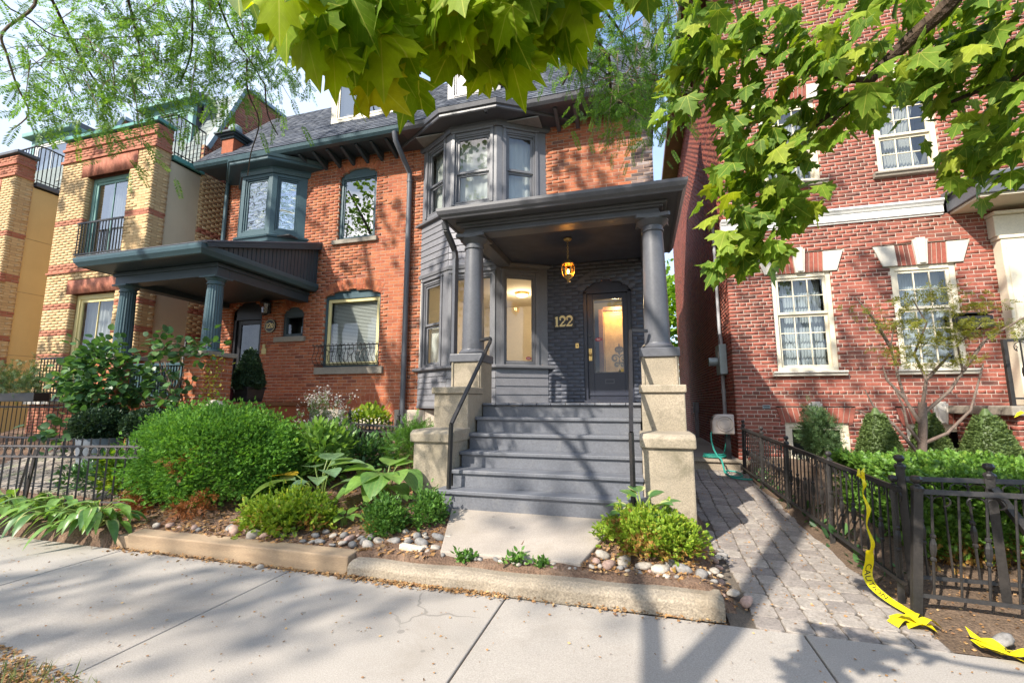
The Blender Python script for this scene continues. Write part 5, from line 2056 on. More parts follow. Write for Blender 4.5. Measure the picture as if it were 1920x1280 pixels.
lt = thing('card_holder', 'small pale yellow card holder on the brick below the oval number plate', 'card holder', FW.pt(-7.93, 0, 2.62))
mb = MB(FW); mb.box(-7.99, -7.87, .005, .02, 2.50, 2.62)
mb.build('card', M['cream_box'], lt, bev=.003)
mb = MB(FW); mb.box(-7.96, -7.90, .005, .03, 2.62, 2.72)
mb.build('holder_top', M['cream_box'], lt, bev=.003)
rnd.seed(27)
rng = np.random.default_rng(47)
# ------------------------------------------------------------------ the two yellow brick town houses on the left
YF, XS = 6.75, -10.2


def yellow_house(dx, label, limit):
    h = thing('town_house', label, 'house', (XS + dx - 1.5, YF, 0), group='yellow brick town houses')
    P = Pieces(h, 'brick', 'brickwork', limit)
    xl_, xr_ = XS - 3.0 + dx, XS + dx

    def cls(u, z):
        if z > 7.47 or 7.16 < z < 7.40 or 5.57 < z < 5.65 or 4.40 < z < 4.62:
            return M['band_brick']
        for b in (3.50, 2.95, 2.40, 1.86):
            if b < z < b + .135:
                return M['band_brick']
        if z < 1.45:
            return M['band_brick']
        return M['yellow_brick']
    FY = Frame(0, YF)
    wa, wb = xr_ - 2.09, xr_ - .73
    ops = [rect(wa, wb, 4.70, 6.68), rect(wa, wb, 1.75, 3.86), rect(wa - .22, wb + .22, 6.68, 7.12), rect(wa - .20, wb + .20, 3.86, 4.20)]
    brick_wall(P, h, FY, xl_, xr_ + .001, .25, 7.72, ops, cls, M['yellow_mortar'], bl=.225, joint=.009, weight=lambda u, z: .3 if z < 1.7 else 1.3)
    FS = Frame(xr_, 0, ux=0, uy=1)
    brick_wall(P, h, FS, YF + .001, YF + .36, .25, 7.72, [], cls, M['yellow_mortar'], bl=.225, joint=.009)

    def gable(z):
        # beyond the stucco: rises with the steep slate slope behind the terrace
        if z < 7.28:
            return None
        if z > 10.0:
            return (YF + .3, YF + 9)
        return (YF + .3, 8.02 + (z - 7.8) * .41 if z > 7.8 else 7.86)
    brick_wall(P, h, FS, 7.86, 12.0, .25, 10.02, [gable], lambda u, z: M['yellow_brick'] if (z < 7.0 and cls(u, z) is M['yellow_brick']) or 7.0 < z < 7.08 else M['band_brick'], M['yellow_mortar'], bl=.225, joint=.009)
    P.finish()
    mb = MB(FS); mb.box(YF + .36, 7.86, -.14, -.03, .25, 7.02)
    mb.build('stucco_panel', M['stucco'] if dx == 0 else M['stucco_warm'], h)
    for z in (2.6, 4.2, 5.6):
        mb = MB(FS); mb.box(YF + .36, 7.86, -.031, -.026, z, z + .012)
        if dx:
            mb.build('stucco_joint', M['yellow_mortar'], h)
    # soldier lintels in one flat arch of upright bricks
    for (za, zb, e) in ((6.69, 7.11, .20), (3.87, 4.19, .18)):
        n = 40
        Pl = Pieces(h, 'brick', 'lintel_brickwork', 0)
        for i in range(n):
            a = wa - e + (wb - wa + 2 * e) * i / n
            Pl.put(FY, a + .003, a + (wb - wa + 2 * e) / n - .003, -.10, .006, za, zb, M['band_brick'])
        Pl.finish()
        mb = MB(FY); mb.box(wa - e, wb + e, -.12, -.004, za, zb); mb.build('lintel', M['band_brick'], h)
    # corbels
    for z in (7.16, 7.47):
        mb = MB(); mb.box(xl_ - .03, xr_ + .03, YF - .035, YF + .1, z - .035, z + .02); mb.box(xr_ - .1, xr_ + .03, YF + .1, YF + .36, z - .0349, z + .0199)
        mb.build('corbel', M['band_brick'], h)
    mb = MB(); mb.box(xl_ - .03, xr_ + .03, YF - .03, YF + .1, 4.38, 4.42)
    mb.build('corbel', M['band_brick'], h)
    mb = MB(); mb.box(xl_ - .05, xr_ + .05, YF - .06, YF + .40, 7.72, 7.80)
    mb.build('parapet_cap', M['green_trim'] if dx == 0 else M['lead'], h, bev=.01)
    mb = MB(); mb.box(xl_ - .04, xr_ + .05, YF - .09, YF + .02, 1.40, 1.47)
    mb.build('ledge', M['limestone'], h, bev=.01)
    # window with green frame, Juliet rail; cream lower window
    G2 = M['green_frame']
    wi = window(h, FY, wa, wb, 4.70, 6.68, G2, .14, .09, .06, 2, (1,), M['mirror_glass'], room_m='room_grey', room_d=.7)
    curtain(FY, wa + .25, wb - .6, 4.8, 6.5, -.36, M['curtain'], wi, 6, .02)
    rl = MB(FY)
    rl.box(wa - .04, wb + .04, .02, .05, 5.50, 5.54); rl.box(wa - .04, wb + .04, .02, .05, 4.76, 4.79)
    rl.build('juliet_rail', M['black_iron'], h)
    for i in range(15):
        x = wa + .0 + i * (wb - wa) / 14
        mb = MB(FY); mb.box(x - .008, x + .008, .027, .043, 4.79, 5.50)
        mb.build('baluster', M['black_iron'], h)
    CF = M['cream_frame']
    wi = window(h, FY, wa, wb, 1.75, 3.86, CF, .12, .10, .07, 2, (1,), M['glass'], room_m='room_grey', room_d=.7)
    curtain(FY, wa + .1, wb - .1, 1.85, 3.75, -.32, M['curtain'], wi, 9, .025)
    rl = MB(FY)
    rl.box(wa - .15, wb + .15, .28, .31, 2.36, 2.40); rl.box(wa - .15, wb + .15, .28, .31, 1.50, 1.53)
    rl.build('balcony_rail', M['black_iron'], h)
    for i in range(17):
        x = wa - .13 + i * (wb - wa + .26) / 16
        mb = MB(FY); mb.box(x - .008, x + .008, .287, .303, 1.53, 2.36)
        mb.build('baluster', M['black_iron'], h)
    mb = MB(FY); mb.box(wa - .15, wb + .15, .001, .31, 1.47, 1.50); mb.build('balcony_floor', M['lead'], h)
    # terrace, its edge and rail
    mb = MB(); mb.box(xl_ + .05, xr_ - .03, YF + .38, 9.0, 6.98, 7.05); mb.build('terrace_floor', M['lead'], h)
    mb = MB(); mb.box(xr_ - .12, xr_ + .04, YF + .40, 7.90, 7.02, 7.14); mb.build('terrace_edge', M['green_trim'] if dx == 0 else M['lead'], h, bev=.01)
    rl = MB()
    top = [(xr_ + .01, 7.86, 8.10), (xr_ + .01, 7.30, 8.13), (xr_ + .01, 7.14, 8.12), (xr_ - .06, 7.08, 8.11), (xr_ - .9, 7.08, 8.08)]
    for p, q in zip(top, top[1:]):
        rl.bar(p, q, .03)
    rl.bar((xr_ + .01, 7.86, 7.20), (xr_ + .01, 7.14, 7.20), .02)
    rl.build('terrace_rail', M['black_iron'], h)
    for i in range(9):
        y = 7.15 + i * .088
        mb = MB(); mb.box(xr_ + .002, xr_ + .018, y - .008, y + .008, 7.14, 8.10)
        mb.build('baluster', M['black_iron'], h)
    for i in range(6):
        x = xr_ - .12 - i * .11
        mb = MB(); mb.box(x - .008, x + .008, 7.072, 7.088, 7.05, 8.08)
        mb.build('baluster', M['black_iron'], h)
    # mansard of slates with the dormer door on the terrace
    mb = MB()
    mb.prism([(8.02, 7.05), (8.02, 7.5), (8.90, 9.95), (12.0, 9.97), (12.0, 7.05)], xl_, xr_ - .12, 0)
    mr = mb.build('mansard_roof', M['mansard_slate'], h)
    Pm = Pieces(mr, 'slate', 'slating', 150)
    ang = math.atan2(2.45, .88)
    Fr = Frame(0, 0)
    n = 15
    for r in range(n):
        t = (r + .5) / n
        yc, zc = 8.02 + .88 * t - .012, 7.5 + 2.45 * t
        x = xl_ - (.12 if r % 2 else 0)
        while x < xr_ - .13:
            a, b = max(x, xl_) + .004, min(x + .26, xr_ - .13) - .004
            if b - a > .04 and not (xr_ - 2.95 < (a + b) / 2 < xr_ - 1.05 and zc < 9.6):
                Pm.put(Fr, a, b, -yc - .006, -yc + .008, zc - .10, zc + .10, M['mansard_slate'], tilt=PI / 2 - ang + .05)
            x += .26
    Pm.finish()
    FG = Frame(xr_, 0, ux=0, uy=1)
    cp = MB(FG)
    for (p, q) in (((7.98, 7.75), (8.92, 10.06)), ((8.92, 10.06), (12.0, 10.10))):
        d = np.array(q) - np.array(p); d /= np.linalg.norm(d); nn = np.array([-d[1], d[0]]) * .10
        pts = [(p[0], p[1]), (q[0], q[1]), (q[0] + nn[0], q[1] + nn[1]), (p[0] + nn[0], p[1] + nn[1])]
        cp.add([(u, -.16, z) for u, z in pts] + [(u, .05, z) for u, z in pts], [(0, 1, 2, 3), (7, 6, 5, 4), (0, 4, 5, 1), (1, 5, 6, 2), (2, 6, 7, 3), (3, 7, 4, 0)])
    cp.build('gable_coping', M['galv'], h)
    da, db, dy, dt = xr_ - 2.9, xr_ - 1.1, 8.30, 9.5
    FD = Frame(0, dy)
    holed_panel(Frame(da, dy), db - da, 7.06, dt, [(.14, db - da - .14, 7.10, dt - .18)], G2, h, .10, 'dormer_front')
    mb = MB(); mb.box(da + .01, da + .06, dy + .10, 9.4, 7.06, dt); mb.box(db - .06, db - .01, dy + .10, 9.4, 7.06, dt)
    ds = mb.build('dormer_side', M['mansard_slate'], h)
    for r in range(5):
        z = 7.5 + r * .40
        mb = MB(); mb.box(db - .009, db + .006, dy + .11, 9.0, z, z + .385)
        mb.build('cladding_panel', M['roof_trim'], ds)
    mb = MB(); mb.box(da - .16, db + .16, dy - .18, 9.6, dt, dt + .14)
    mb.build('dormer_eave', G2, h, bev=.02)
    mb = MB(); mb.prism([(dy - .16, dt + .14), (dy + .05, dt + .30), (9.6, dt + .34), (9.6, dt + .14)], da - .14, db + .14, 0)
    mb.build('dormer_roof', M['lead'], h)
    wi = window(h, FD, da + .14, db - .14, 7.10, dt - .18, M['white_paint'] if dx else G2, .03, .06, .05, 2, (1,), M['mirror_glass'], room_m='room_grey', room_d=.8)
    curtain(FD, da + .2, db - .2, 7.15, dt - .3, -.28, M['curtain'], wi, 10, .03)
    mb = MB(); mb.box(xl_ + .05, xr_ - .15, YF + .2, 12, .2, .3); mb.box(xl_, xl_ + .1, YF + .14, 12, .25, 7.0); mb.box(xl_ + .1, xr_ - .15, 11.9, 12, .3, 9.9)
    mb.build('side_wall', M['yellow_brick'], h)
    return h


yellow_house(0.0, 'yellow brick town house with green trim right beside the teal porch', 300)
yellow_house(-4.75, 'yellow brick town house at the left edge with white terrace doors', 200)
rnd.seed(28)
rng = np.random.default_rng(48)
# ------------------------------------------------------------------ the wine-red brick house across the alley
WR = 8.85
FR = Frame(0, WR)
h3 = thing('brick_house', 'wine red brick house on the right with cream sash windows and stone keystones', 'house', (4, WR, .5))
P3 = Pieces(h3, 'brick', 'brickwork', 300)
CP = M['cream_paint']
wins = [(2.37, 3.31), (4.19, 5.10)]
op3 = [rect(a, b, 1.99, 3.74) for a, b in wins] + [rect(a, b, 5.43, 7.02) for a, b in wins] + [rect(2.41, 3.37, .45, 1.10), rect(4.16, 5.12, .45, 1.10), rect(5.62, 7.2, 1.3, 4.30), rect(1.6, 7.5, 4.57, 4.84)]


def splay(a, b, za, zb, s0, s1):
    return lambda z: (a - s0 - (s1 - s0) * (z - za) / (zb - za), b + s0 + (s1 - s0) * (z - za) / (zb - za)) if za < z < zb else None


LIN = [(a, b, 3.74, 4.10, .10, .22) for a, b in wins] + [(a, b, 7.02, 7.34, .10, .20) for a, b in wins] + [(2.41, 3.37, 1.10, 1.36, .06, .12), (4.16, 5.12, 1.10, 1.36, .06, .12)]
op3 += [splay(*l) for l in LIN]
brick_wall(P3, h3, FR, 1.65, 7.2, .44, 9.82, op3, lambda u, z: M['wine_brick'], M['wine_mortar'], weight=lambda u, z: .12 if (z < 1.0 or u > 5.5 or z > 5.0 and u < 4.0) else 1.0, headers=6)
P3.finish()
P3s = Pieces(h3, 'brick', 'side_brickwork', 60)
FSD = Frame(1.65, 0, ux=0, uy=-1)
brick_wall(P3s, h3, FSD, -20, -WR - .001, .44, 9.82, [], lambda u, z: M['wine_brick'], M['wine_mortar'], headers=6)
P3s.finish()
mb = MB(); mb.box(1.9, 7.2, 19.9, 20, .2, 9.8); mb.box(7.1, 7.2, WR + .15, 19.9, .2, 9.8); mb.box(1.66, 7.2, WR - .0, 20, 9.86, 9.9)
mb.build('rear_wall', M['wine_mortar'], h3)
mb = MB(); mb.box(1.60, 5.4, WR - .03, WR - .0, .1, .44); mb.box(1.58, 1.645, WR - .03, 20, .2, .44)
mb.build('foundation', M['kerb'], h3, bev=.01)
LS = M['limestone']
for (a, b, za, zb, s0, s1) in LIN:
    m_ = (a + b) / 2
    kw = .085
    top = zb + .07
    key = [(m_ - kw * .85, za + .0), (m_ + kw * .85, za + .0), (m_ + kw * 1.25, top), (m_ - kw * 1.25, top)]
    base = za == 1.10
    st = [('keystone', key, .035)]
    if not base:
        e = .20
        st.append(('skewback_stone', [(a - s0, za), (a + e * .55, za), (a + e * .45, zb), (a - s1, zb)], .025))
        st.append(('skewback_stone', [(b - e * .55, za), (b + s0, za), (b + s1, zb), (b - e * .45, zb)], .025))
    for nm, poly, pr_ in st:
        mb = MB(FR)
        mb.add([(u, pr_, z) for u, z in poly] + [(u, -.10, z) for u, z in poly], [(0, 1, 2, 3), (7, 6, 5, 4), (0, 4, 5, 1), (1, 5, 6, 2), (2, 6, 7, 3), (3, 7, 4, 0)])
        if nm == 'keystone':
            q = [(m_ - kw * .5, za + .02), (m_ + kw * .5, za + .02), (m_ + kw * .8, top + .03), (m_ - kw * .8, top + .03)]
            mb.add([(u, pr_ + .02, z) for u, z in q] + [(u, -.05, z) for u, z in q], [(0, 1, 2, 3), (7, 6, 5, 4), (0, 4, 5, 1), (1, 5, 6, 2), (2, 6, 7, 3), (3, 7, 4, 0)])
        mb.build(nm, LS, h3, bev=.008)
    # gauged bricks between the stones
    spans = [(a + .11 + .0, a + .09, m_ - kw * .87, m_ - kw * 1.2), (m_ + kw * .87, m_ + kw * 1.2, b - .11, b - .09)] if not base else [(a - s0, a - s1, m_ - kw * .87, m_ - kw * 1.2), (m_ + kw * .87, m_ + kw * 1.2, b + s0, b + s1)]
    for (l0, l1, r0, r1) in spans:
        n = max(3, int(round((r0 - l0) / .072)))
        for i in range(n):
            t0, t1 = i / n, (i + 1) / n
            g = .0075
            poly = [(l0 + (r0 - l0) * t0 + g, za + .003), (l0 + (r0 - l0) * t1 - g, za + .003), (l1 + (r1 - l1) * t1 - g, zb - .004), (l1 + (r1 - l1) * t0 + g, zb - .004)]
            mb = MB(FR)
            mb.add([(u, .004, z) for u, z in poly] + [(u, -.09, z) for u, z in poly], [(0, 1, 2, 3), (0, 4, 5, 1), (1, 5, 6, 2), (2, 6, 7, 3), (3, 7, 4, 0)])
            mb.build('brick', M['wine_brick'], h3)
    mb = MB(FR); mb.box(a - s0 + .01, b + s0 - .01, -.12, -.008, za + .002, zb); mb.build('lintel_mortar', M['wine_mortar'], h3)
for (a, b) in wins:
    wi = window(h3, FR, a, b, 1.99, 3.74, CP, .03, .075, .045, 3, (2, 3), M['glass'], 3.0, room_m='room_dark', room_d=.9)
    curtain(FR, a + .1, b - .1, 2.05, 3.68, -.26, M['drape_grey'], wi, 17, .013)
    wi = window(h3, FR, a, b, 5.43, 7.02, CP, .03, .075, .045, 3, (3, 2), M['glass'], 6.12, room_m='room_grey', room_d=.9)
    curtain(FR, a + .12, b - .12, 5.5, 6.95, -.26, M['curtain'], wi, 11, .014, gather=.5)
    for z in (1.99, 5.43):
        mb = MB(FR)
        mb.prism([(-.10, z - .002), (.10, z - .004), (.11, z - .03), (.085, z - .045), (.075, z - .085), (.05, z - .095), (-.10, z - .095)], 0, 1, 0) if False else None
        prof = [(-.10, z - .002), (.10, z - .006), (.105, z - .035), (.08, z - .05), (.07, z - .088), (.05, z - .098), (-.10, z - .098)]
        k = len(prof)
        V = [(a - .09, v_, zz) for v_, zz in prof] + [(b + .09, v_, zz) for v_, zz in prof]
        mb.add(V, [tuple(range(k)), tuple(range(k, 2 * k))[::-1]] + [(i, k + i, k + (i + 1) % k, (i + 1) % k) for i in range(k)])
        mb.build('window_sill', M['limestone'] if z < 3 else M['sill_stone'], h3)
for (a, b) in ((2.41, 3.37), (4.16, 5.12)):
    window(h3, FR, a, b, .45, 1.10, CP, .04, .08, .04, 1, (1,), M['glass'], room_d=.5)
# stone band course with its mouldings
mb = MB(FR)
prof = [(-.09, 4.575), (.02, 4.575), (.025, 4.60), (.045, 4.61), (.045, 4.73), (.06, 4.74), (.075, 4.77), (.10, 4.80), (.10, 4.835), (-.09, 4.84)]
k = len(prof)
mb.add([(1.60, v_, z) for v_, z in prof] + [(5.02, v_, z) for v_, z in prof], [tuple(range(k)), tuple(range(k, 2 * k))[::-1]] + [(i, k + i, k + (i + 1) % k, (i + 1) % k) for i in range(k)])
mb.build('band_course', M['white_paint'], h3)
# hood, door case, stoop
mb = MB(); mb.box(5.08, 7.2, 8.12, WR - .001, 4.60, 4.84); mb.box(5.02, 7.2, 8.05, WR - .0012, 4.84, 4.92)
hd = mb.build('door_hood', M['lead'], h3, bev=.012)
mb = MB(); mb.box(5.12, 7.2, 8.16, WR - .002, 4.56, 4.598)
mb.build('hood_soffit', CP, hd)
mb = MB(FR)
mb.box(5.62, 5.92, -.05, .18, 1.40, 4.02); mb.box(5.60, 5.94, -.05, .20, 4.02, 4.08); mb.box(5.58, 7.2, -.05, .16, 4.08, 4.42); mb.box(5.56, 7.2, -.05, .22, 4.42, 4.48)
mb.build('door_case', CP, h3, bev=.012)
mb = MB(FR)
mb.box(5.67, 5.87, .181, .195, 1.6, 3.9)
mb.build('pilaster_panel', CP, h3, bev=.005)
mb = MB(FR); mb.box(5.92, 7.2, -.16, -.10, 1.40, 3.35)
mb.build('door', M['sign_black'], h3, bev=.006)
mb = MB(FR); mb.box(5.92, 7.2, -.14, -.10, 3.35, 3.42); mb.box(5.92, 7.2, -.14, -.10, 3.70, 3.76)
tr_ = mb.build('transom', M['sign_black'], h3)
mb = MB(FR); mb.box(5.92, 7.2, -.135, -.115, 3.42, 3.70)
mb.build('transom_pane', M['curtain'], tr_)
mb = MB(FR); mb.box(5.92, 7.2, -.20, -.14, 3.76, 4.1); mb.build('transom_head', M['room_dark'], h3)
mb = MB(); mb.box(4.74, 7.2, 7.55, WR - .002, 1.27, 1.40)
st_ = mb.build('stoop_slab', M['sill_stone'], h3, bev=.015)
P3b = Pieces(h3, 'brick', 'stoop_brickwork', 40)
brick_wall(P3b, h3, Frame(0, 7.62), 4.82, 7.2, .40, 1.27, [], lambda u, z: M['wine_brick'], M['wine_mortar'])
brick_wall(P3b, h3, Frame(4.82, 0, ux=0, uy=-1), -WR + .01, -7.621, .40, 1.27, [], lambda u, z: M['wine_brick'], M['wine_mortar'])
P3b.finish()
# eaves on the alley side
mb = MB(); mb.box(1.18, 1.66, WR - .45, 20, 9.84, 9.87)
mb.build('eave_soffit', M['walnut'], h3)
mb = MB(); mb.box(1.12, 1.20, WR - .5, 20, 9.80, 9.98); mb.box(1.2, 7.4, WR - .5, WR - .42, 9.80, 9.98); mb.box(1.67, 7.4, WR - .43, WR, 9.84, 9.87)
mb.build('eave_gutter', M['walnut'], h3, bev=.01)
mb = MB(); mb.add([(1.12, WR - .5, 9.98), (7.4, WR - .5, 9.98), (7.4, 14, 12.6), (3.4, 14, 12.6), (1.12, 20, 9.98)], [(0, 1, 2, 3), (0, 3, 4)])
mb.build('roof', M['roof_felt'], h3)

# stoop rail
rg = thing('stoop_railing', 'black scrolled iron railing on the stone stoop at the right edge', 'railing', (4.85, 7.68, 1.40))
mb = MB(); mb.box(4.80, 4.85, 7.63, 7.68, 1.40, 2.30)
mb.build('post', M['black_iron'], rg, bev=.006)
mb = MB(); mb.bar((4.82, 7.655, 2.28), (7.1, 7.655, 2.42), .035); mb.bar((4.82, 7.655, 1.50), (7.1, 7.655, 1.50), .02)
mb.build('rail', M['black_iron'], rg)
for i in range(13):
    x = 5.0 + i * .165
    zt = 2.28 + .0614 * (x - 4.82)
    mb = MB(); mb.tube([(x, 7.655, 1.50), (x, 7.655, zt)], .010, 6)
    if i % 2 == 0:
        mb.lathe([(.011, 1.78), (.022, 1.80), (.026, 1.85), (.022, 1.90), (.011, 1.92)], x, 7.655, 8)
    mb.build('baluster', M['black_iron'], rg)
    if i % 2 == 0:
        mb = MB()
        for fl in (-1, 1):
            mb.tube([(x + fl * r * .075 * math.sin(t) * 1, 7.655, zt - .10 + .07 * math.cos(t) - .0 * r) for r, t in [(1, q * PI / 10) for q in range(9)]] + [(x + fl * .05, 7.655, zt - .13), (x + fl * .035, 7.655, zt - .10), (x + fl * .055, 7.655, zt - .085)], .006, 5)
        mb.build('scroll', M['black_iron'], rg)

# letter box, meter, hose reel
lb = thing('letter_box', 'black metal letter box on the brick left of the cream door case', 'letter box', FR.pt(5.17, 0, 2.7))
mb = MB(FR)
mb.add([(4.95, 0, 2.62), (5.40, 0, 2.62), (5.40, .16, 2.62), (4.95, .16, 2.62), (4.95, 0, 2.86), (5.40, 0, 2.86), (5.40, .16, 2.80), (4.95, .16, 2.80)], [(0, 3, 2, 1), (4, 5, 6, 7), (0, 1, 5, 4), (1, 2, 6, 5), (2, 3, 7, 6), (3, 0, 4, 7)])
mb.build('body', M['black_iron'], lb, bev=.01)
mb = MB(FR); mb.box(4.94, 5.41, .001, .175, 2.845, 2.865); mb.build('lid', M['black_iron'], lb, bev=.004)
mb = MB()
for x in (5.10, 5.26):
    c0 = FR.pt(x, .05, 2.56)
    mb.ring(c0, .05, .008, (0, -1, 0), (0, 0, 1), 10, PI * .9, PI * 2.1)
mb.build('paper_hook', M['black_iron'], lb)

AX = 1.645
em = thing('electric_meter', 'grey electric meter box with round dial on the shaded alley wall', 'electric meter', (AX, 9.6, 2.2))
mb = MB(); mb.box(AX - .14, AX - .005, 9.30, 9.72, 1.98, 2.56); mb.build('meter_box', M['galv'], em, bev=.01)
mb = MB(); mb.tube([(AX - .10, 9.45, 2.30), (AX - .10, 9.45, 2.30)], .01, 6)
mb = MB(); mb.tube([(AX - .14, 9.55, 2.24), (AX - .30, 9.55, 2.24)], .085, 16); mb.build('meter_dial', M['galv'], em)
mb = MB(); mb.box(AX - .142, AX - .1405, 9.34, 9.44, 2.30, 2.42); mb.build('meter_label', M['white_paint'], em)
mb = MB()
mb.tube([(AX - .06, 9.5, 2.56), (AX - .06, 9.5, 2.66), (AX - .05, 9.62, 2.78), (AX - .05, 9.66, 2.9), (AX - .05, 9.66, 5.2)], .032, 10)
mb.tube([(AX - .06, 9.55, 1.98), (AX - .06, 9.55, .45)], .036, 10)
mb.tube([(AX - .06, 9.55, 1.62), (AX - .06, 9.55, 1.70)], .044, 10)
mb.build('conduit', M['pvc_pipe'], em, smooth=True)
mb = MB()
mb.tube([(AX - .03, 9.9, 2.6), (AX - .03, 9.9, 5.1), (AX - .05, 9.9, 5.2), (AX - .12, 9.95, 5.22), (AX - .14, 10.0, 5.1)], .016, 6)
mb.build('cable', M['black_plastic'], em)
vt = thing('brick_vent', 'small grey slotted vent set in the wine red brick near the alley corner', 'vent', FR.pt(2.13, 0, 1.37))
mb = MB(FR); mb.box(2.08, 2.20, .004, .014, 1.335, 1.40); mb.build('vent_frame', M['galv'], vt, bev=.003)
mb = MB(FR); mb.box(2.09, 2.19, .0142, .016, 1.345, 1.36); mb.box(2.09, 2.19, .0142, .016, 1.372, 1.387); mb.build('slot', M['black_plastic'], vt)
pp = thing('vent_pipe', 'short grey capped pipe standing far back along the alley wall', 'pipe', (AX - .08, 15, .45))
mb = MB(); mb.tube([(AX - .08, 14, .45), (AX - .08, 14, 1.15)], .05, 10); mb.tube([(AX - .08, 14, 1.15), (AX - .08, 14, 1.45)], .08, 10); mb.build('pipe', M['pvc_pipe'], pp)

hr = thing('hose_reel', 'beige plastic wall hose reel at the alley corner of the wine red house', 'hose reel', (1.45, 8.72, .9))
mb = MB()
prof = [(1.20, .90), (1.56, .90), (1.56, 1.24), (1.30, 1.24), (1.24, 1.20), (1.20, 1.10)]
mb.add([(x, 8.56, z) for x, z in prof] + [(x, 8.78, z) for x, z in prof], [tuple(range(6)), tuple(range(6, 12))[::-1]] + [(i, i + 6, (i + 1) % 6 + 6, (i + 1) % 6) for i in range(6)])
mb.build('reel_case', M['beige_plastic'], hr, bev=.02)
mb = MB(); mb.ring((1.41, 8.558, 1.08), .13, .012, seg=24); mb.ring((1.41, 8.558, 1.08), .09, .006, seg=24)
mb.build('case_rib', M['beige_plastic'], hr)
mb = MB(); mb.box(1.215, 1.245, 8.60, 8.74, 1.04, 1.19); mb.build('reel_slot', M['black_plastic'], hr)
mb = MB(); mb.box(1.42, 1.50, 8.66, 8.78, .47, .90); mb.build('reel_bracket', M['black_plastic'], hr)
hs = thing('garden_hose', 'green hose looping from the reel down onto the alley step and path', 'hose', (1.3, 8.5, .45))
mb = MB()
mb.tube([(1.205, 8.64, .94), (1.175, 8.58, .90), (1.17, 8.54, .78), (1.20, 8.52, .64), (1.25, 8.48, .53), (1.30, 8.46, .49), (1.31, 8.38, .40), (1.30, 8.20, .305), (1.33, 8.0, .29), (1.42, 7.9, .285), (1.52, 7.98, .29), (1.54, 8.18, .30), (1.48, 8.32, .31), (1.38, 8.34, .32), (1.31, 8.22, .325), (1.30, 8.05, .30), (1.36, 7.86, .28), (1.5, 7.78, .275), (1.62, 7.80, .275)], .014, 8)
mb.build('hose_run', M['hose'], hs, smooth=True)
mb = MB()
pts = []
for i in range(70):
    a = 2 * PI * i / 17
    pts.append((1.24 + (.17 + .02 * math.sin(i)) * math.cos(a), 8.76 + .11 * math.sin(a), .485 + .0009 * i))
pts += [(1.40, 8.72, .60), (1.44, 8.68, .8), (1.44, 8.66, .9)]
mb.tube(pts, .011, 6)
mb.build('hose_coil', M['hose'], hs, smooth=True)

# ------------------------------------------------------------------ black iron fence beside the path
IR = M['black_iron']


def fence_run(f, A, B, za, zb, h, n, lean=0.0, base=.10, skip=()):
    """rails, then alternating plain and knuckled balusters with scrolls"""
    A, B = np.array(A, float), np.array(B, float)

    def at(t, z):
        p = A + (B - A) * t
        g = za + (zb - za) * t
        k = z / h
        return (p[0] + lean * k, p[1], g + z)
    u = (B - A) / np.linalg.norm(B - A)
    mb = MB(); mb.bar(at(0, h), at(1, h), .034); mb.build('top_rail', IR, f)
    mb = MB(); mb.bar(at(0, base), at(1, base), .026); mb.build('bottom_rail', IR, f)
    for i in range(n):
        t = (i + .5) / n
        knob = i % 2 == 0
        mb = MB()
        if knob:
            zs = [(base, .008), (h * .40, .009), (h * .41, .018), (h * .43, .018), (h * .44, .011), (h * .46, .016), (h * .50, .021), (h * .55, .021), (h * .58, .015), (h * .60, .011), (h * .61, .018), (h * .63, .018), (h * .64, .009), (h * .86, .008), (h, .008)]
        else:
            zs = [(base, .0075), (h, .0075)]
        mb.tube([at(t, z) for z, r in zs], [r for z, r in zs], 6)
        o = mb.build('baluster', IR, f, fix=False)
        if knob:
            mb = MB()
            L = np.linalg.norm(B - A) / n
            for fl in (-1, 1):
                pts = []
                for q in range(15):
                    a = q / 14 * 4.6
                    r = 1 - .5 * q / 14
                    x = fl * L * (.42 - .42 * r * math.cos(a))
                    z = h * .915 + .050 * r * math.sin(a)
                    p = at(t, z)
                    pts.append((p[0] + u[0] * x, p[1] + u[1] * x, p[2]))
                mb.tube(pts, .0055, 4)
            mb.build('scroll', IR, f, fix=False)


def fence_post(f, x, y, z, h, lean=0.0, w=.05, ball=True):
    mb = MB()
    mb.tube([(x, y, z - .1), (x + lean, y, z + h)], w * .7071, 4)
    if ball:
        mb.lathe([(w * .7, z + h - .02), (w * .75, z + h), (w * .6, z + h + .012), (w * .3, z + h + .02), (w * .28, z + h + .03), (w * .6, z + h + .045), (w * .7, z + h + .06), (w * .5, z + h + .08), (0.001, z + h + .085)], x + lean, y, 10)
    mb.build('post', IR, f)


f1 = thing('iron_fence', 'black iron fence with scrolls running up beside the paver path', 'fence', (1.68, 6.2, .15))
A, B = (1.74, 3.95), (1.61, 8.45)
fence_run(f1, A, B, path_z(A[1]) + .06, path_z(B[1]) - .0, .74, 42, lean=.03)
for t in (0.02, .26, .52, .75, .98):
    x, y = A[0] + (B[0] - A[0]) * t, A[1] + (B[1] - A[1]) * t
    fence_post(f1, x + .01, y, path_z(y), .80, .03, .042)
f2 = thing('iron_fence', 'black iron fence with scrolls along the pavement at the right edge', 'fence', (2.5, 3.8, .1))
fence_post(f2, 1.735, 3.86, .0, .86, .10, .052)
fence_run(f2, (1.78, 3.86), (4.6, 3.50), .075, .12, .76, 20, lean=.06, base=.08)
fence_post(f2, 2.95, 3.71, .05, .84, .06, .05)
f3 = thing('iron_fence', 'second black iron fence just behind the pavement fence with a leaning brace', 'fence', (2.9, 4.05, .15))
fence_run(f3, (1.86, 4.06), (4.8, 3.98), .13, .17, .76, 20, base=.08)
fence_post(f3, 1.84, 4.06, .1, .88, 0, .05)
fence_post(f3, 2.35, 4.03, .12, .82, 0, .05)
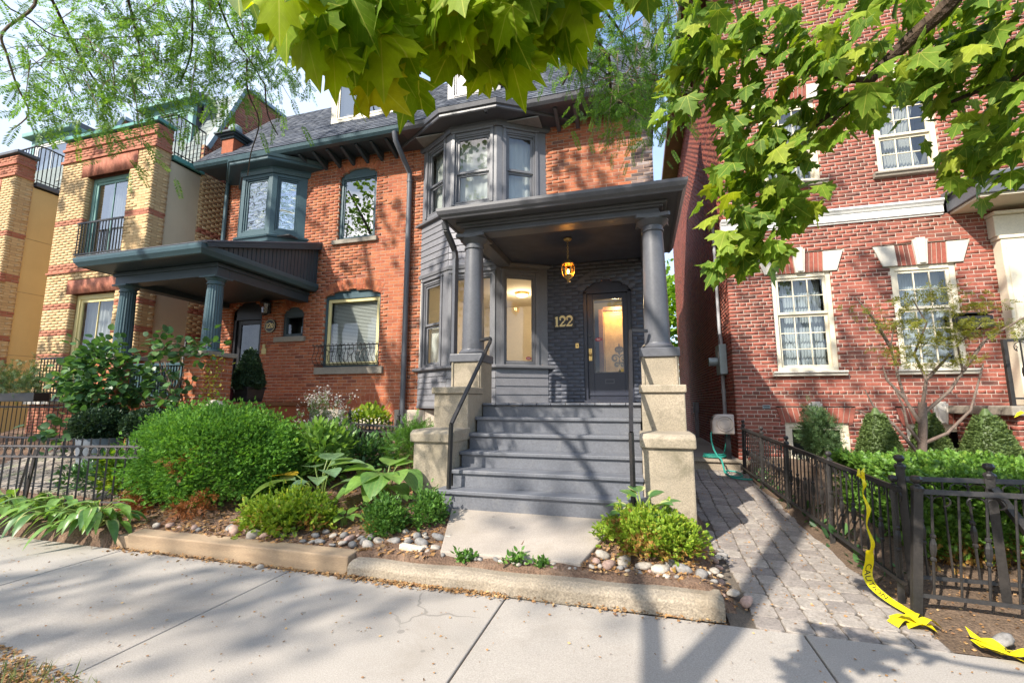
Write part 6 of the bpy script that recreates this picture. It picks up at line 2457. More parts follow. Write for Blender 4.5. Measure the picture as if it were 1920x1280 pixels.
mb = MB(); mb.bar((2.34, 4.0, .86), (2.66, 3.84, .14), .045); mb.build('brace', IR, f3)
rnd.seed(29)
rng = np.random.default_rng(49)
# ------------------------------------------------------------------ low fences and planters on the left
GI = M['grey_iron']


def ring_fence(f, A, B, zf, top, band, n, iron, r=.009, post=()):
    A, B = np.array(A, float), np.array(B, float)
    L = np.linalg.norm(B - A)
    u = (B - A) / L
    rails = (top - .10, top - .10 - band, .08)

    def at(t, z):
        p = A + (B - A) * t
        return (p[0], p[1], zf(p[0], p[1]) + z)
    for k, z in enumerate(rails):
        mb = MB()
        for q in range(8):
            mb.bar(at(q / 8, z), at((q + 1) / 8, z), .024 if k < 2 else .02)
        mb.build('rail', iron, f)
    for i in range(n):
        t = (i + .5) / n
        mb = MB(); mb.tube([at(t, .0), at(t, top)], r, 4); mb.build('picket', iron, f, fix=False)
        mb = MB(); mb.ring(at((i + 1.0) / n, rails[0] - band / 2), min(band * .46, L / n * .44), .0085, (u[0], u[1], 0), (0, 0, 1), 14); mb.build('ring', iron, f, fix=False)
    for t in post:
        p = at(t, 0)
        mb = MB(); mb.tube([p, (p[0], p[1], p[2] + top + .05)], .024, 6)
        mb.lathe([(.018, p[2] + top + .04), (.032, p[2] + top + .06), (.02, p[2] + top + .08), (.004, p[2] + top + .15)], p[0], p[1], 8)
        mb.build('post', iron, f)


f4 = thing('iron_fence', 'low grey iron fence with a row of rings at the left edge by the pavement', 'fence', (-7, 3.95, .2))
ring_fence(f4, (-8.9, 3.78), (-5.75, 4.02), lambda x, y: bed_z(x, y) - .02, .83, .13, 23, GI, .0125)
mb = MB(); mb.bar((-7.55, 3.95, .18), (-7.36, 3.9, .86), .03); mb.bar((-7.72, 3.95, .18), (-7.45, 3.9, .86), .02)
mb.build('brace', GI, f4)
f5 = thing('iron_fence', 'small dark fence with rings standing before the arched basement window', 'fence', (-4.0, 6.1, .64))
ring_fence(f5, (-4.46, 6.22), (-3.50, 6.08), lambda x, y: bed_z(x, y) - .02, .58, .10, 13, IR, .008, post=(0.0, 1.0))
f6 = thing('iron_fence', 'low grey picket fence half hidden behind the big yew', 'fence', (-4.6, 5.1, .4))
ring_fence(f6, (-6.2, 4.6), (-3.9, 5.6), lambda x, y: bed_z(x, y), .62, .10, 16, GI, .009)
f7 = thing('iron_fence', 'tall dark plain fence before the yellow town house', 'fence', (-11, 5.8, .8))
for z in (1.62, 1.36, .78):
    mb = MB(); mb.bar((-14.5, 5.8, z), (-9.55, 5.8, z), .026); mb.build('rail', IR, f7)
for i in range(38):
    x = -14.4 + i * .13
    mb = MB(); mb.tube([(x, 5.8, .5), (x, 5.8, 1.62)], .009, 4); mb.build('picket', IR, f7, fix=False)
wb_ = thing('window_box', 'dark window box with two small dwarf conifers on the left fence', 'planter', (-11.2, 5.6, 1.55))
mb = MB(); mb.box(-12.6, -10.62, 5.48, 5.72, 1.46, 1.62); mb.build('box', IR, wb_, bev=.01)
mb = MB(); mb.box(-12.58, -10.64, 5.5, 5.7, 1.60, 1.615); mb.build('soil', M['soil'], wb_)
rnd.seed(30)
rng = np.random.default_rng(50)
# ------------------------------------------------------------------ shrubs, herbs, beds
def shell_clusters(n, c, r, lump=.12, zmin=-1.0, g=None):
    g = g or rng
    d = g.normal(size=(n * 3, 3))
    d /= np.linalg.norm(d, axis=1)[:, None]
    d = d[d[:, 2] > zmin][:n]
    k = 1 + lump * (np.sin(d[:, 0] * 5 + d[:, 2] * 3) + np.sin(d[:, 1] * 6 - d[:, 0] * 4)) + g.normal(size=len(d)) * .05
    p = np.array(c) + d * np.array(r) * k[:, None]
    return p, d


def clump(t, mat, tmpl, centers, dirs, per, cr, size, spread=.6, up=.35, name='foliage', zfloor=None, flat=1.0):
    """clusters of leaves pointing outward, so that the crown has lit tops and dark hollows"""
    n = len(centers) * per
    ci = np.repeat(np.arange(len(centers)), per)
    off = rng.normal(size=(n, 3)) * cr * .5 * np.array([1, 1, flat])
    pos = np.asarray(centers)[ci] + off
    dd = np.asarray(dirs)[ci] + off / cr * .6 + np.array([0, 0, up])
    if zfloor is not None:
        k = np.array([p[2] > zfloor(p[0], p[1]) for p in pos])
        pos, dd = pos[k], dd[k]
    return scatter(name, tmpl, pos, rots(len(pos), dd, spread), size * rng.uniform(.7, 1.25, len(pos)), mat, t)


def stems(t, base, tips, r, mat, name='stem', sag=.0):
    mb = MB()
    for tip in tips:
        b, e = Vector(base) + Vector((rnd.uniform(-.04, .04), rnd.uniform(-.04, .04), 0)), Vector(tip)
        m_ = (b + e) / 2 + Vector((rnd.uniform(-.05, .05), rnd.uniform(-.05, .05), sag))
        mb.tube([b, m_, e], r, 5, r2=r * .4)
    return mb.build(name, mat, t, fix=False)


BZ = lambda x, y: bed_z(x, y)
# the big yew
yw = thing('yew_shrub', 'big clipped rounded yew bush with browned lower twigs', 'shrub', (-5.0, 4.55, .3))
cen, dr_ = shell_clusters(520, (-5.22, 4.60, .70), (1.10, .66, .60), .035, -.75)
clump(yw, M['yew'], TUFT, cen, dr_, 58, .15, .036, .55, .15, zfloor=lambda x, y: BZ(x, y) + .10)
cen, dr_ = shell_clusters(110, (-5.22, 4.60, .66), (.92, .50, .46), .05, -.8)
clump(yw, M['yew'], SPRIG, cen, dr_, 30, .25, .08, .9, .2, name='inner_foliage', zfloor=BZ)
bp = np.array([(-5.62, 3.95, .30), (-5.75, 4.0, .36), (-5.50, 3.92, .26), (-4.85, 3.9, .26), (-4.80, 3.88, .32), (-5.0, 3.95, .75), (-5.7, 4.05, .22), (-4.55, 3.9, .4)])
clump(yw, M['yew_dry'], SPRIG, bp, np.tile([0, -.6, -.2], (len(bp), 1)), 40, .13, .085, .8, -.2, name='dry_twigs')
stems(yw, (-5.0, 4.6, .25), [(-5.2 + .8 * math.cos(a), 4.6 + .5 * math.sin(a), .55) for a in np.linspace(0, 6.2, 16)], .03, M['bark'])


def small_shrub(label, c, r, n, per, tmpl, size, mat, cr=.07, name='box_shrub', cat='shrub', stem_m='twig', spread=.7, up=.5, zmin=-.5, dry=0, group=None, zf=BZ):
    base = (c[0], c[1], zf(c[0], c[1]))
    t = thing(name, label, cat, base, group)
    cen_, d_ = shell_clusters(n, c, r, .16, zmin)
    clump(t, mat, tmpl, cen_, d_, per, cr, size, spread, up, zfloor=lambda x, y: zf(x, y) + .015)
    cen_, d_ = shell_clusters(max(6, n // 3), c, tuple(x * .62 for x in r), .2, -.8)
    clump(t, mat, tmpl, cen_, d_, per, cr * 1.3, size, spread, up, name='inner_foliage', zfloor=lambda x, y: zf(x, y) + .015)
    if dry:
        cen_, d_ = shell_clusters(dry, (c[0], c[1], c[2] - r[2] * .35), (r[0] * .98, r[1] * .98, r[2] * .6), .15, -.6)
        clump(t, M['rust_box'], tmpl, cen_, d_, per, cr, size, .9, .1, name='dry_foliage', zfloor=lambda x, y: zf(x, y) + .01)
    stems(t, base, [(c[0] + r[0] * .7 * math.cos(a), c[1] + r[1] * .7 * math.sin(a), c[2] + .1 * r[2]) for a in np.linspace(0, 5.9, 9)], .008, M[stem_m])
    return t


small_shrub('low yellow-green box shrub spreading beside the big yew', (-3.50, 3.98, .30), (.44, .26, .16), 60, 34, TUFT, .045, M['lime_box'], .10, dry=14)
small_shrub('small dark green box bush in the middle of the bed', (-2.42, 4.0, .30), (.16, .14, .15), 40, 40, TUFT, .030, M['box'], .08, dry=8)
small_shrub('small bright box bush at the left foot of the grey stairs', (-2.06, 4.20, .36), (.125, .12, .14), 32, 36, TUFT, .032, M['box'], .08)
t_ = small_shrub('wide yellow-green box shrub with rusty twigs below the right pier', (.04, 4.12, .34), (.36, .26, .15), 60, 36, TUFT, .036, M['lime_box'], .09, dry=30)

# hostas
def big_leaf(p0, az, L, wd, rise, droop, m, parent, cup=.25, name='leaf', wavy=.0, nx=4, ny=12, shape=1.0):
    """broad ribbed leaf along a curved midrib"""
    dx, dy = math.cos(az), math.sin(az)
    sx, sy = -dy, dx
    V, F, UV = [], [], []
    for j in range(ny + 1):
        t = j / ny
        w = wd * (math.sin(PI * min(1, t ** (.72 * shape))) ** .85 if 0 < t < 1 else 0.0) + .002
        f = L * t * (1 - .12 * t)
        zc = rise * t - droop * t * t
        for i in range(-nx, nx + 1):
            q = i / nx
            zz = zc + cup * w * abs(q) ** 1.3 + wavy * math.sin(t * 9 + q * 3)
            V.append((p0[0] + dx * f + sx * w * q, p0[1] + dy * f + sy * w * q, p0[2] + zz))
            UV.append((q * .5 * max(.05, math.sin(PI * min(1, t ** .72))), t))
    k = 2 * nx + 1
    for j in range(ny):
        for i in range(k - 1):
            F.append((j * k + i, j * k + i + 1, (j + 1) * k + i + 1, (j + 1) * k + i))
    me = np_mesh(name, V, F, UV)
    me.polygons.foreach_set('use_smooth', [True] * len(F))
    return obj_from(name, me, m, parent)


def hosta(label, c, spec, m, alt=None, cat='plant', name='hosta', group=None, grow=1.2):
    """spec: (azimuth in degrees, reach, height, length, half width, droop[, material])"""
    t = thing(name, label, cat, c, group)
    st = MB()
    for s_ in spec:
        az, reach, hgt, L, wd, dr = s_[:6]
        L, wd = L * grow, wd * grow
        a = math.radians(az)
        p = (c[0] + reach * math.cos(a), c[1] + reach * math.sin(a), c[2] + hgt)
        b = (c[0] + .03 * math.cos(a), c[1] + .03 * math.sin(a), c[2] - .02)
        mid = (c[0] + .45 * reach * math.cos(a), c[1] + .45 * reach * math.sin(a), c[2] + hgt * .72)
        st.tube([b, mid, p], .009, 5, r2=.006)
        mm = s_[6] if len(s_) > 6 else m
        big_leaf(p, a + rnd.uniform(-.2, .2), L, wd, rnd.uniform(.02, .10), dr, mm, t, cup=rnd.uniform(.1, .35))
    st.build('stalk', M['stalk'], t, fix=False)
    return t


HG, HH = M['hosta_grey'], M['hosta']
hosta('tall hosta with one yellowing leaf reaching left over the bed', (-3.52, 4.42, .28),
      [(185, .30, .34, .36, .12, .10, M['hosta_gold']), (205, .26, .30, .46, .13, .22), (60, .12, .50, .28, .11, .06), (100, .14, .50, .30, .12, .05), (20, .18, .46, .30, .11, .06), (330, .16, .42, .26, .10, .10), (255, .14, .30, .24, .08, .22), (300, .12, .34, .24, .09, .14), (150, .16, .42, .3, .11, .08), (280, .10, .16, .18, .07, .10), (40, .08, .44, .26, .11, .05)], HG)
hosta('broad bright hosta with folded ribbed leaves beside the left pier', (-2.80, 4.62, .34),
      [(200, .12, .34, .36, .14, .08), (240, .10, .30, .36, .15, .20), (275, .10, .32, .34, .15, .24), (310, .14, .32, .36, .14, .14), (350, .22, .34, .30, .13, .26), (160, .18, .30, .36, .12, .12), (100, .10, .38, .30, .13, .06), (60, .14, .38, .30, .12, .08), (260, .06, .18, .30, .13, .18), (225, .2, .2, .34, .12, .2), (335, .10, .18, .28, .11, .2), (190, .30, .22, .34, .11, .14, HG)], HH)
hosta('young hosta with small pale leaves between the two large ones', (-2.95, 4.10, .22),
      [(az, .05, .08, .15, .04, .06) for az in (200, 240, 285, 330, 20, 80, 140)], M['lily'])
hosta('small pale hosta tucked against the left pier', (-2.60, 5.0, .42),
      [(az, .08, .2, .20, .08, .1) for az in (180, 225, 270, 310, 0, 90)], M['lily'])
hosta('variegated hosta with white leaf margins among the yellow box by the right pier', (-.02, 4.30, .38),
      [(175, .12, .14, .20, .07, .05), (110, .06, .26, .16, .065, .02), (150, .05, .22, .17, .07, .04), (240, .06, .12, .18, .07, .08), (290, .08, .12, .18, .065, .08), (330, .12, .16, .17, .065, .05), (10, .16, .16, .19, .06, .05), (40, .1, .22, .16, .06, .03), (265, .04, .06, .15, .06, .08), (210, .14, .08, .17, .06, .08), (60, .16, .2, .16, .055, .04), (310, .2, .1, .16, .06, .06)], M['hosta_edge'])
hosta('leafy hosta behind the path fence before the low hedge', (2.55, 5.9, .55),
      [(az, .12, .30, .30, .09, .14) for az in range(160, 380, 24)], M['hedge'])

# broad lance leaves along the pavement
k_ = 0
for (cx, cy, n, lab) in ((-5.62, 3.58, 52, 'clump of long pale-edged leaves spilling over the pavement beside the timber'), (-6.35, 3.66, 40, 'clump of long green leaves at the foot of the low grey fence'), (-7.05, 3.62, 36, 'clump of long green leaves at the left edge by the pavement'), (-5.95, 4.0, 9, 'upright broad leaves rising behind the leaf clump at the fence')):
    sp = []
    for i in range(n):
        az = rnd.uniform(150, 390) if k_ < 3 else rnd.uniform(30, 150)
        L = rnd.uniform(.15, .25)
        sp.append((az, rnd.uniform(.04, .36), rnd.uniform(.05, .24), L, L * .17, rnd.uniform(.08, .26), rnd.choice([M['lily'], M['hosta_edge'], HH])))
    hosta(lab, (cx, cy, bed_z(cx, cy) + .03), sp, M['lily'], name='leafy_clump')
    k_ += 1

# white flowered aster
asr = thing('aster_plant', 'tall loose aster with tiny white flowers before the brick wall', 'plant', (-4.80, 6.05, .61))
tips, fpos = [], []
for i in range(46):
    a, r = rnd.uniform(0, 2 * PI), rnd.uniform(.05, .5)
    tips.append((-4.78 + r * math.cos(a) * 1.0, 6.05 + r * .6 * math.sin(a), rnd.uniform(1.15, 1.68) - .25 * r))
stems(asr, (-4.80, 6.05, .58), tips, .005, M['stalk'])
lp = []
for tx, ty, tz in tips:
    for q in range(26):
        t = rnd.uniform(.15, 1.0)
        lp.append((-4.80 + (tx + 4.80) * t + rnd.gauss(0, .03), 6.05 + (ty - 6.05) * t + rnd.gauss(0, .03), .60 + (tz - .60) * t + rnd.gauss(0, .02)))
    for q in range(20):
        fpos.append((tx + rnd.gauss(0, .045), ty + rnd.gauss(0, .045), tz + rnd.gauss(0, .045)))
scatter('foliage', BLADE, np.array(lp), rots(len(lp), None, 1), .05 * rng.uniform(.7, 1.3, len(lp)), M['aster'], asr)
scatter('flowers', TUFT, np.array(fpos), rots(len(fpos), None, 1), .020 * rng.uniform(.7, 1.3, len(fpos)), M['petal'], asr)

small_shrub('feathery green fern-like plant between the small fence and the left pier', (-3.05, 5.75, .78), (.30, .24, .26), 40, 26, FROND, .13, M['box'], .14, name='fern', cat='plant', stem_m='stalk')
small_shrub('loose green leafy plant in front of the small ringed fence', (-3.75, 5.55, .68), (.38, .22, .22), 34, 22, BLADE, .075, M['vine'], .13, name='leafy_plant', cat='plant', stem_m='stalk')
small_shrub('tall pale green leafy plant behind the yellowing hosta', (-3.95, 5.0, .74), (.26, .20, .34), 40, 22, BLADE, .10, M['hosta'], .14, name='leafy_plant', cat='plant', stem_m='stalk')
small_shrub('sparse green foliage in the shade between yew and hosta', (-4.15, 5.5, .72), (.4, .25, .3), 34, 22, BLADE, .07, M['vine'], .14, name='leafy_plant', cat='plant', stem_m='stalk')
small_shrub('low green ground plant behind the low grey fence', (-7.15, 4.55, .44), (.5, .3, .15), 30, 18, BLADE, .08, M['vine'], .12, name='leafy_plant', cat='plant', stem_m='stalk')
small_shrub('yellowish leafy tuft at the left end of the big yew', (-6.45, 4.3, .5), (.2, .15, .26), 20, 18, BLADE, .10, M['lime_box'], .1, name='leafy_plant', cat='plant', stem_m='stalk')
# bowl with a plant before the basement window
bw = thing('potted_plant', 'dark bowl with light green leafy plant before the arched basement window', 'potted plant', (-4.62, 6.95, .78))
mb = MB(); mb.lathe([(.10, .78), (.22, .88), (.26, .97), (.24, .97), (.22, .94), (0.01, .93)], -4.62, 6.95, 20); mb.build('bowl', M['black_plastic'], bw, smooth=True)
cen, d_ = shell_clusters(22, (-4.62, 6.95, 1.10), (.30, .24, .18), .1, -.2)
clump(bw, M['lime_box'], BLADE, cen, d_, 20, .12, .10, .8, .4)

# kiwi-leaved shrub and the vine over the pedestal
kv = thing('leafy_shrub', 'large round leaved green shrub in front of the teal porch', 'shrub', (-8.25, 5.0, .5))
cen, d_ = shell_clusters(64, (-8.27, 5.08, 1.80), (.48, .36, .46), .12, -.9)
clump(kv, M['vine'], ROUND, cen, d_ * .4 + np.array([0, -.3, -.1]), 15, .20, .10, .5, -.05)
clump(kv, M['vine'], ROUND, np.array([(-8.75, 4.85, 1.2), (-8.9, 4.8, 1.0), (-8.6, 4.8, .85), (-8.85, 4.8, .8)]), np.tile([0, -.4, -.1], (4, 1)), 14, .22, .12, .5, 0, name='low_foliage')
stems(kv, (-8.2, 5.1, .45), [(-8.6, 5.1, 1.8), (-8.3, 5.2, 2.0), (-8.0, 5.0, 1.7), (-8.4, 5, 1.5)], .02, M['twig'])
vn = thing('climbing_vine', 'green vine with rounded leaves climbing over the brick porch pedestal', 'vine', (-7.15, 5.4, .8))
vpath = [(-7.25, 5.45, .9), (-7.2, 5.42, 1.5), (-7.45, 5.4, 1.9), (-7.55, 5.4, 2.2), (-7.35, 5.4, 2.42), (-7.0, 5.4, 2.33), (-6.65, 5.4, 2.30), (-6.45, 5.4, 2.38)]
v2 = [(-7.2, 5.4, 1.2), (-7.5, 5.35, 1.45), (-7.8, 5.3, 1.62), (-7.95, 5.3, 1.5)]
v3 = [(-7.2, 5.4, 1.5), (-6.95, 5.35, 1.85), (-7.05, 5.35, 1.55), (-7.2, 5.3, 1.42)]
mb = MB()
for vp in (vpath, v2, v3):
    mb.tube(vp, .018, 5, r2=.006)
for q in range(6):
    mb.tube([(-7.25 + rnd.uniform(-.08, .08), 5.45, .9), (-7.2 + rnd.uniform(-.1, .1), 5.42, 1.5), (-7.2 + rnd.uniform(-.3, .2), 5.4, 2.1)], .012, 5, r2=.005)
mb.build('stem', M['twig'], vn, fix=False)
cs = np.array([(-7.55, 5.38, 2.35), (-7.4, 5.36, 2.45), (-7.2, 5.36, 2.36), (-7.0, 5.36, 2.30), (-6.8, 5.36, 2.28), (-6.6, 5.36, 2.30), (-6.42, 5.36, 2.36), (-7.5, 5.34, 2.05), (-7.65, 5.34, 1.85), (-7.75, 5.3, 1.62), (-7.95, 5.3, 1.55), (-7.5, 5.3, 1.58), (-7.3, 5.3, 1.75), (-6.98, 5.32, 1.80), (-7.1, 5.3, 1.56), (-7.2, 5.3, 1.38), (-6.95, 5.3, 1.50), (-7.55, 5.3, 2.2)])
clump(vn, M['vine'], ROUND, cs, np.tile([0, -.4, -.15], (len(cs), 1)), 16, .20, .11, .55, 0)
gv = thing('climbing_vine', 'yellowing small leaved vine on the right side of the brick pedestal', 'vine', (-6.5, 5.6, .9))
cs = np.array([(-6.52 + rnd.uniform(-.10, .12), 5.52, 1.2 + i * .075) for i in range(13)] + [(-6.75, 5.45, 1.2), (-6.3, 5.45, 1.28), (-6.6, 5.4, 1.1), (-6.2, 5.4, 1.2)])
clump(gv, M['gold_vine'], BLADE, cs, np.tile([0, -.5, -.1], (len(cs), 1)), 18, .12, .055, .8, 0)
stems(gv, (-6.5, 5.6, .8), [(-6.55, 5.55, 2.0), (-6.45, 5.55, 1.8), (-6.6, 5.55, 1.7)], .006, M['twig'])
bo = thing('boulder', 'pale rough boulder on the porch edge below the yellowing vine', 'boulder', (-6.3, 5.5, 1.3))
bm = bmesh.new(); bmesh.ops.create_icosphere(bm, subdivisions=3, radius=1)
for v in bm.verts:
    n_ = v.co.normalized()
    k = 1 + .12 * math.sin(n_.x * 4 + 1) + .10 * math.sin(n_.y * 5 + n_.z * 4)
    v.co = Vector((-6.28 + .24 * n_.x * k, 5.42 + .18 * n_.y * k, 1.32 + .15 * n_.z * k))
me = bpy.data.meshes.new('boulder_stone'); bm.to_mesh(me); bm.free()
obj_from('boulder_stone', me, M['pale_stone'], bo)
mb = MB(); mb.box(-6.55, -6.02, 5.30, 5.60, .4, 1.22); mb.build('footing', M['pale_stone'], bo, bev=.02)

# clipped balls and cones in pots
def topiary_pot(label, x, y, z, kind, r, h, pot, pm, mat):
    t = thing('topiary', label, 'potted plant', (x, y, z))
    if pot[0] == 'round':
        mb = MB(); mb.lathe([(pot[1] * .78, z), (pot[1], z + pot[2]), (pot[1] * .93, z + pot[2]), (pot[1] * .90, z + pot[2] - .04), (0.01, z + pot[2] - .05)], x, y, 28)
        mb.build('pot', pm, t, smooth=True)
    elif pot[0] == 'square':
        w = pot[1]
        mb = MB(); mb.add([(x - w * .85, y - w * .85, z), (x + w * .85, y - w * .85, z), (x + w * .85, y + w * .85, z), (x - w * .85, y + w * .85, z), (x - w, y - w, z + pot[2]), (x + w, y - w, z + pot[2]), (x + w, y + w, z + pot[2]), (x - w, y + w, z + pot[2])], [(0, 3, 2, 1), (4, 5, 6, 7), (0, 1, 5, 4), (1, 2, 6, 5), (2, 3, 7, 6), (3, 0, 4, 7)])
        mb.box(x - w * 1.06, x + w * 1.06, y - w * 1.06, y + w * 1.06, z + pot[2], z + pot[2] + .03)
        mb.build('pot', pm, t, bev=.008)
    zb = z + pot[2]
    n = 2600 if pot[0] != 'none' else 5200
    u = rng.uniform(0, 1, n)
    a = rng.uniform(0, 2 * PI, n)
    if kind == 'ball':
        ph = np.arccos(1 - 1.75 * u)
        rr, zz = np.sin(ph) * r, zb + h * .45 + np.cos(ph) * h * .55
        nrm = np.stack([np.sin(ph) * np.cos(a), np.sin(ph) * np.sin(a), np.cos(ph)], 1)
    else:
        s_ = 1 - np.sqrt(1 - u * .985)
        prof_ = (1 - s_) ** .72 * np.minimum(1, .72 + s_ * 2.2)
        rr, zz = prof_ * r, zb - .02 + s_ * h
        nrm = np.stack([np.cos(a), np.sin(a), np.full(n, .5)], 1)
    j = 1 + rng.normal(size=n) * .045
    pos = np.stack([x + rr * np.cos(a) * j, y + rr * np.sin(a) * j, zz], 1)
    scatter('foliage', TUFT, pos, rots(n, nrm, .45), (.05 if pot[0] != 'none' else .034) * rng.uniform(.7, 1.2, n), mat, t)
    mb = MB()
    if kind == 'ball':
        mb.lathe([(.05, zb - .05)] + [(r * .9 * math.sin(q), zb + h * .45 - math.cos(q) * h * .48) for q in np.linspace(.5, PI - .05, 9)], x, y, 16)
    else:
        mb.lathe([(r * .62, zb - .03), (r * .88, zb + h * .1), (r * .72, zb + h * .35), (r * .45, zb + h * .68), (.02, zb + h * .95)], x, y, 16)
    mb.build('inner_growth', mat, t)
    return t


topiary_pot('clipped box ball in a tall grey pot behind the low grey fence', -7.88, 4.92, .32, 'ball', .33, .42, ('round', .28, .60), M['pot_grey'], M['topiary'])
topiary_pot('clipped box ball half hidden behind the left end of the yew', -7.22, 5.15, .40, 'ball', .32, .40, ('round', .27, .52), M['pot_grey'], M['topiary'])
topiary_pot('clipped box cone in a black square pot by the recessed door', -6.93, 6.60, 1.45, 'cone', .27, .82, ('square', .20, .24), M['black_plastic'], M['topiary'])
mp = thing('flower_pot', 'maroon glazed pot beside the black square pot on the porch', 'pot', (-7.22, 6.45, 1.45))
mb = MB(); mb.lathe([(.10, 1.45), (.15, 1.56), (.165, 1.66), (.175, 1.68), (.15, 1.68), (.14, 1.62), (.01, 1.60)], -7.22, 6.45, 24); mb.build('pot', M['pot_maroon'], mp, smooth=True)
for (x, lab) in ((-11.75, 'dwarf conifer at the left end of the dark window box'), (-10.95, 'dwarf conifer at the right end of the dark window box')):
    t = thing('dwarf_conifer', lab, 'shrub', (x, 5.6, 1.6))
    cs = np.array([(x, 5.6, 1.72), (x - .12, 5.6, 1.80), (x + .13, 5.58, 1.82), (x + .02, 5.6, 1.95), (x - .04, 5.6, 2.08), (x + .2, 5.58, 1.72), (x - .2, 5.6, 1.70), (x, 5.55, 1.86)])
    clump(t, M['conifer'], SPRIG, cs, np.tile([0, 0, .3], (len(cs), 1)), 60, .20, .075, .8, .3)
    stems(t, (x, 5.6, 1.6), [(x, 5.6, 2.0)], .015, M['twig'])
rk = thing('broom', 'broom with black grip and wooden handle leaning in the teal porch corner', 'broom', (-8.2, 6.3, 1.45))
mb = MB(); mb.tube([(-8.0, 6.1, 1.45), (-8.32, 6.4, 2.25)], .016, 8); mb.build('handle', M['timber'], rk)
mb = MB(); mb.tube([(-8.32, 6.4, 2.25), (-8.50, 6.57, 2.70)], .024, 8); mb.build('grip', M['black_plastic'], rk)

# ---------------- the bed of the wine-red house
RZ = lambda x, y: right_z(x, y)
def cone_shrub(label, x, y, z, r, h):
    t = topiary_pot(label, x, y, z, 'cone', r, h, ('none', 0, .02), None, M['cone_box'])
    t['category'] = 'shrub'
    t.name = 'cone_shrub'
    ORIGIN[t.name] = Vector((x, y, z))
cone_shrub('clipped box cone standing left of the pruned maple', 2.97, 7.0, .50, .30, .90)
cone_shrub('clipped box cone behind the pruned maple trunk', 3.98, 7.9, .52, .27, .86)
cone_shrub('clipped box cone on the right of the pruned maple', 3.98, 6.75, .50, .34, .90)
small_shrub('small loose conifer in front of the basement window', (2.46, 7.5, .90), (.17, .16, .36), 40, 30, SPRIG, .07, M['conifer'], .10, name='dwarf_conifer', stem_m='twig', zf=RZ)
hg = thing('hedge', 'long low clipped box hedge behind the black iron fence', 'hedge', (4.2, 5.2, .3))
n = 15000
pos, nr = [], []
x0, x1, y0, y1, z0, z1 = 2.05, 6.6, 4.35, 6.1, .28, .84
g = rng.uniform(0, 1, (n, 3))
for i in range(n):
    f = rnd.random()
    x, y = x0 + g[i, 0] ** 1.5 * (x1 - x0), y0 + g[i, 1] * (y1 - y0)
    z = z0 + g[i, 2] ** .7 * (z1 - z0)
    if f < .45:
        z, nn = z1 + .03 * math.sin(x * 5 + y * 2) + .03 * math.sin(y * 7) + rnd.gauss(0, .025), (0, 0, 1)
    elif f < .80:
        y, nn = y0 + .03 * math.sin(x * 6) + rnd.gauss(0, .035), (0, -1, .3)
    elif f < .92:
        x, nn = x0 + .1 * (y - y0) + rnd.gauss(0, .035), (-1, 0, .3)
    else:
        nn = (0, 0, 1)
    pos.append((x, y, z)); nr.append(nn)
scatter('foliage', TUFT, np.array(pos), rots(n, np.array(nr), .7), .050 * rng.uniform(.7, 1.25, n), M['hedge'], hg)
pos = np.stack([rng.uniform(2.1, 6.5, 1800), rng.normal(4.42, .05, 1800), rng.uniform(.20, .42, 1800)], 1)
scatter('dry_foliage', TUFT, pos, rots(1800, np.tile([0, -.5, 0], (1800, 1)), .8), .045, M['rust_box'], hg)
mb = MB(); mb.box(x0 + .1, x1, y0 + .10, y1 - .08, .30, z1 - .10); mb.build('inner_growth', M['hedge'], hg)
stems(hg, (3.0, 4.8, .2), [(2.2, 4.5, .5), (3.8, 4.5, .5)], .012, M['twig'])
mb = MB()
for i in range(60):
    x = rnd.uniform(2.1, 6.0)
    mb.tube([(x, rnd.uniform(4.4, 4.6), .1), (x + rnd.uniform(-.1, .1), rnd.uniform(4.4, 4.5), .5)], .007, 4)
mb.build('twigs', M['twig'], hg, kind='stuff', fix=False)

# pruned Japanese maple
jm = thing('maple_tree', 'small pruned maple with bare grey stems and thin tiers of olive leaves', 'tree', (3.62, 7.35, .5))
mb = MB()
mb.tube([(3.62, 7.35, .4), (3.60, 7.35, .8), (3.64, 7.34, 1.15), (3.66, 7.33, 1.45)], [.062, .052, .048, .045], 10)
mb.build('trunk', M['pale_bark'], jm, smooth=True)
limbs = [[(3.64, 7.34, 1.1), (3.45, 7.3, 1.5), (3.40, 7.3, 1.85), (3.35, 7.28, 2.2), (3.40, 7.2, 2.55)],
         [(3.66, 7.33, 1.42), (3.72, 7.3, 1.75), (3.62, 7.3, 2.1), (3.75, 7.2, 2.5), (3.62, 7.2, 2.85)],
         [(3.66, 7.33, 1.3), (3.95, 7.28, 1.6), (4.10, 7.25, 1.85), (4.05, 7.2, 2.2), (4.4, 7.2, 2.5)],
         [(3.62, 7.35, .9), (3.85, 7.25, 1.05), (4.10, 7.2, 1.35), (4.25, 7.2, 1.8), (4.30, 7.2, 1.95)],
         [(3.62, 7.35, .85), (3.42, 7.25, 1.15), (3.38, 7.2, 1.4), (3.28, 7.2, 1.7)],
         [(3.6, 7.35, .7), (3.25, 7.2, 1.15), (3.02, 7.15, 1.40), (2.92, 7.1, 1.62)],
         [(3.25, 7.2, 1.15), (3.0, 7.15, 1.25), (2.80, 7.1, 1.35)],
         [(3.45, 7.3, 1.5), (3.25, 7.25, 1.75), (3.2, 7.2, 1.95)],
         [(3.72, 7.3, 1.75), (3.92, 7.25, 2.0), (3.98, 7.2, 2.1)],
         [(4.10, 7.25, 1.85), (4.35, 7.2, 2.25), (4.72, 7.15, 2.5), (4.95, 7.1, 2.62)],
         [(3.35, 7.28, 2.2), (3.15, 7.2, 2.6), (2.95, 7.15, 2.9)]]
for i, l in enumerate(limbs):
    mb = MB(); mb.tube(l, [.024 - .017 * q / (len(l) - 1) for q in range(len(l))], 7); mb.build('limb', M['pale_bark'], jm, smooth=True)
cs, rads = [], []
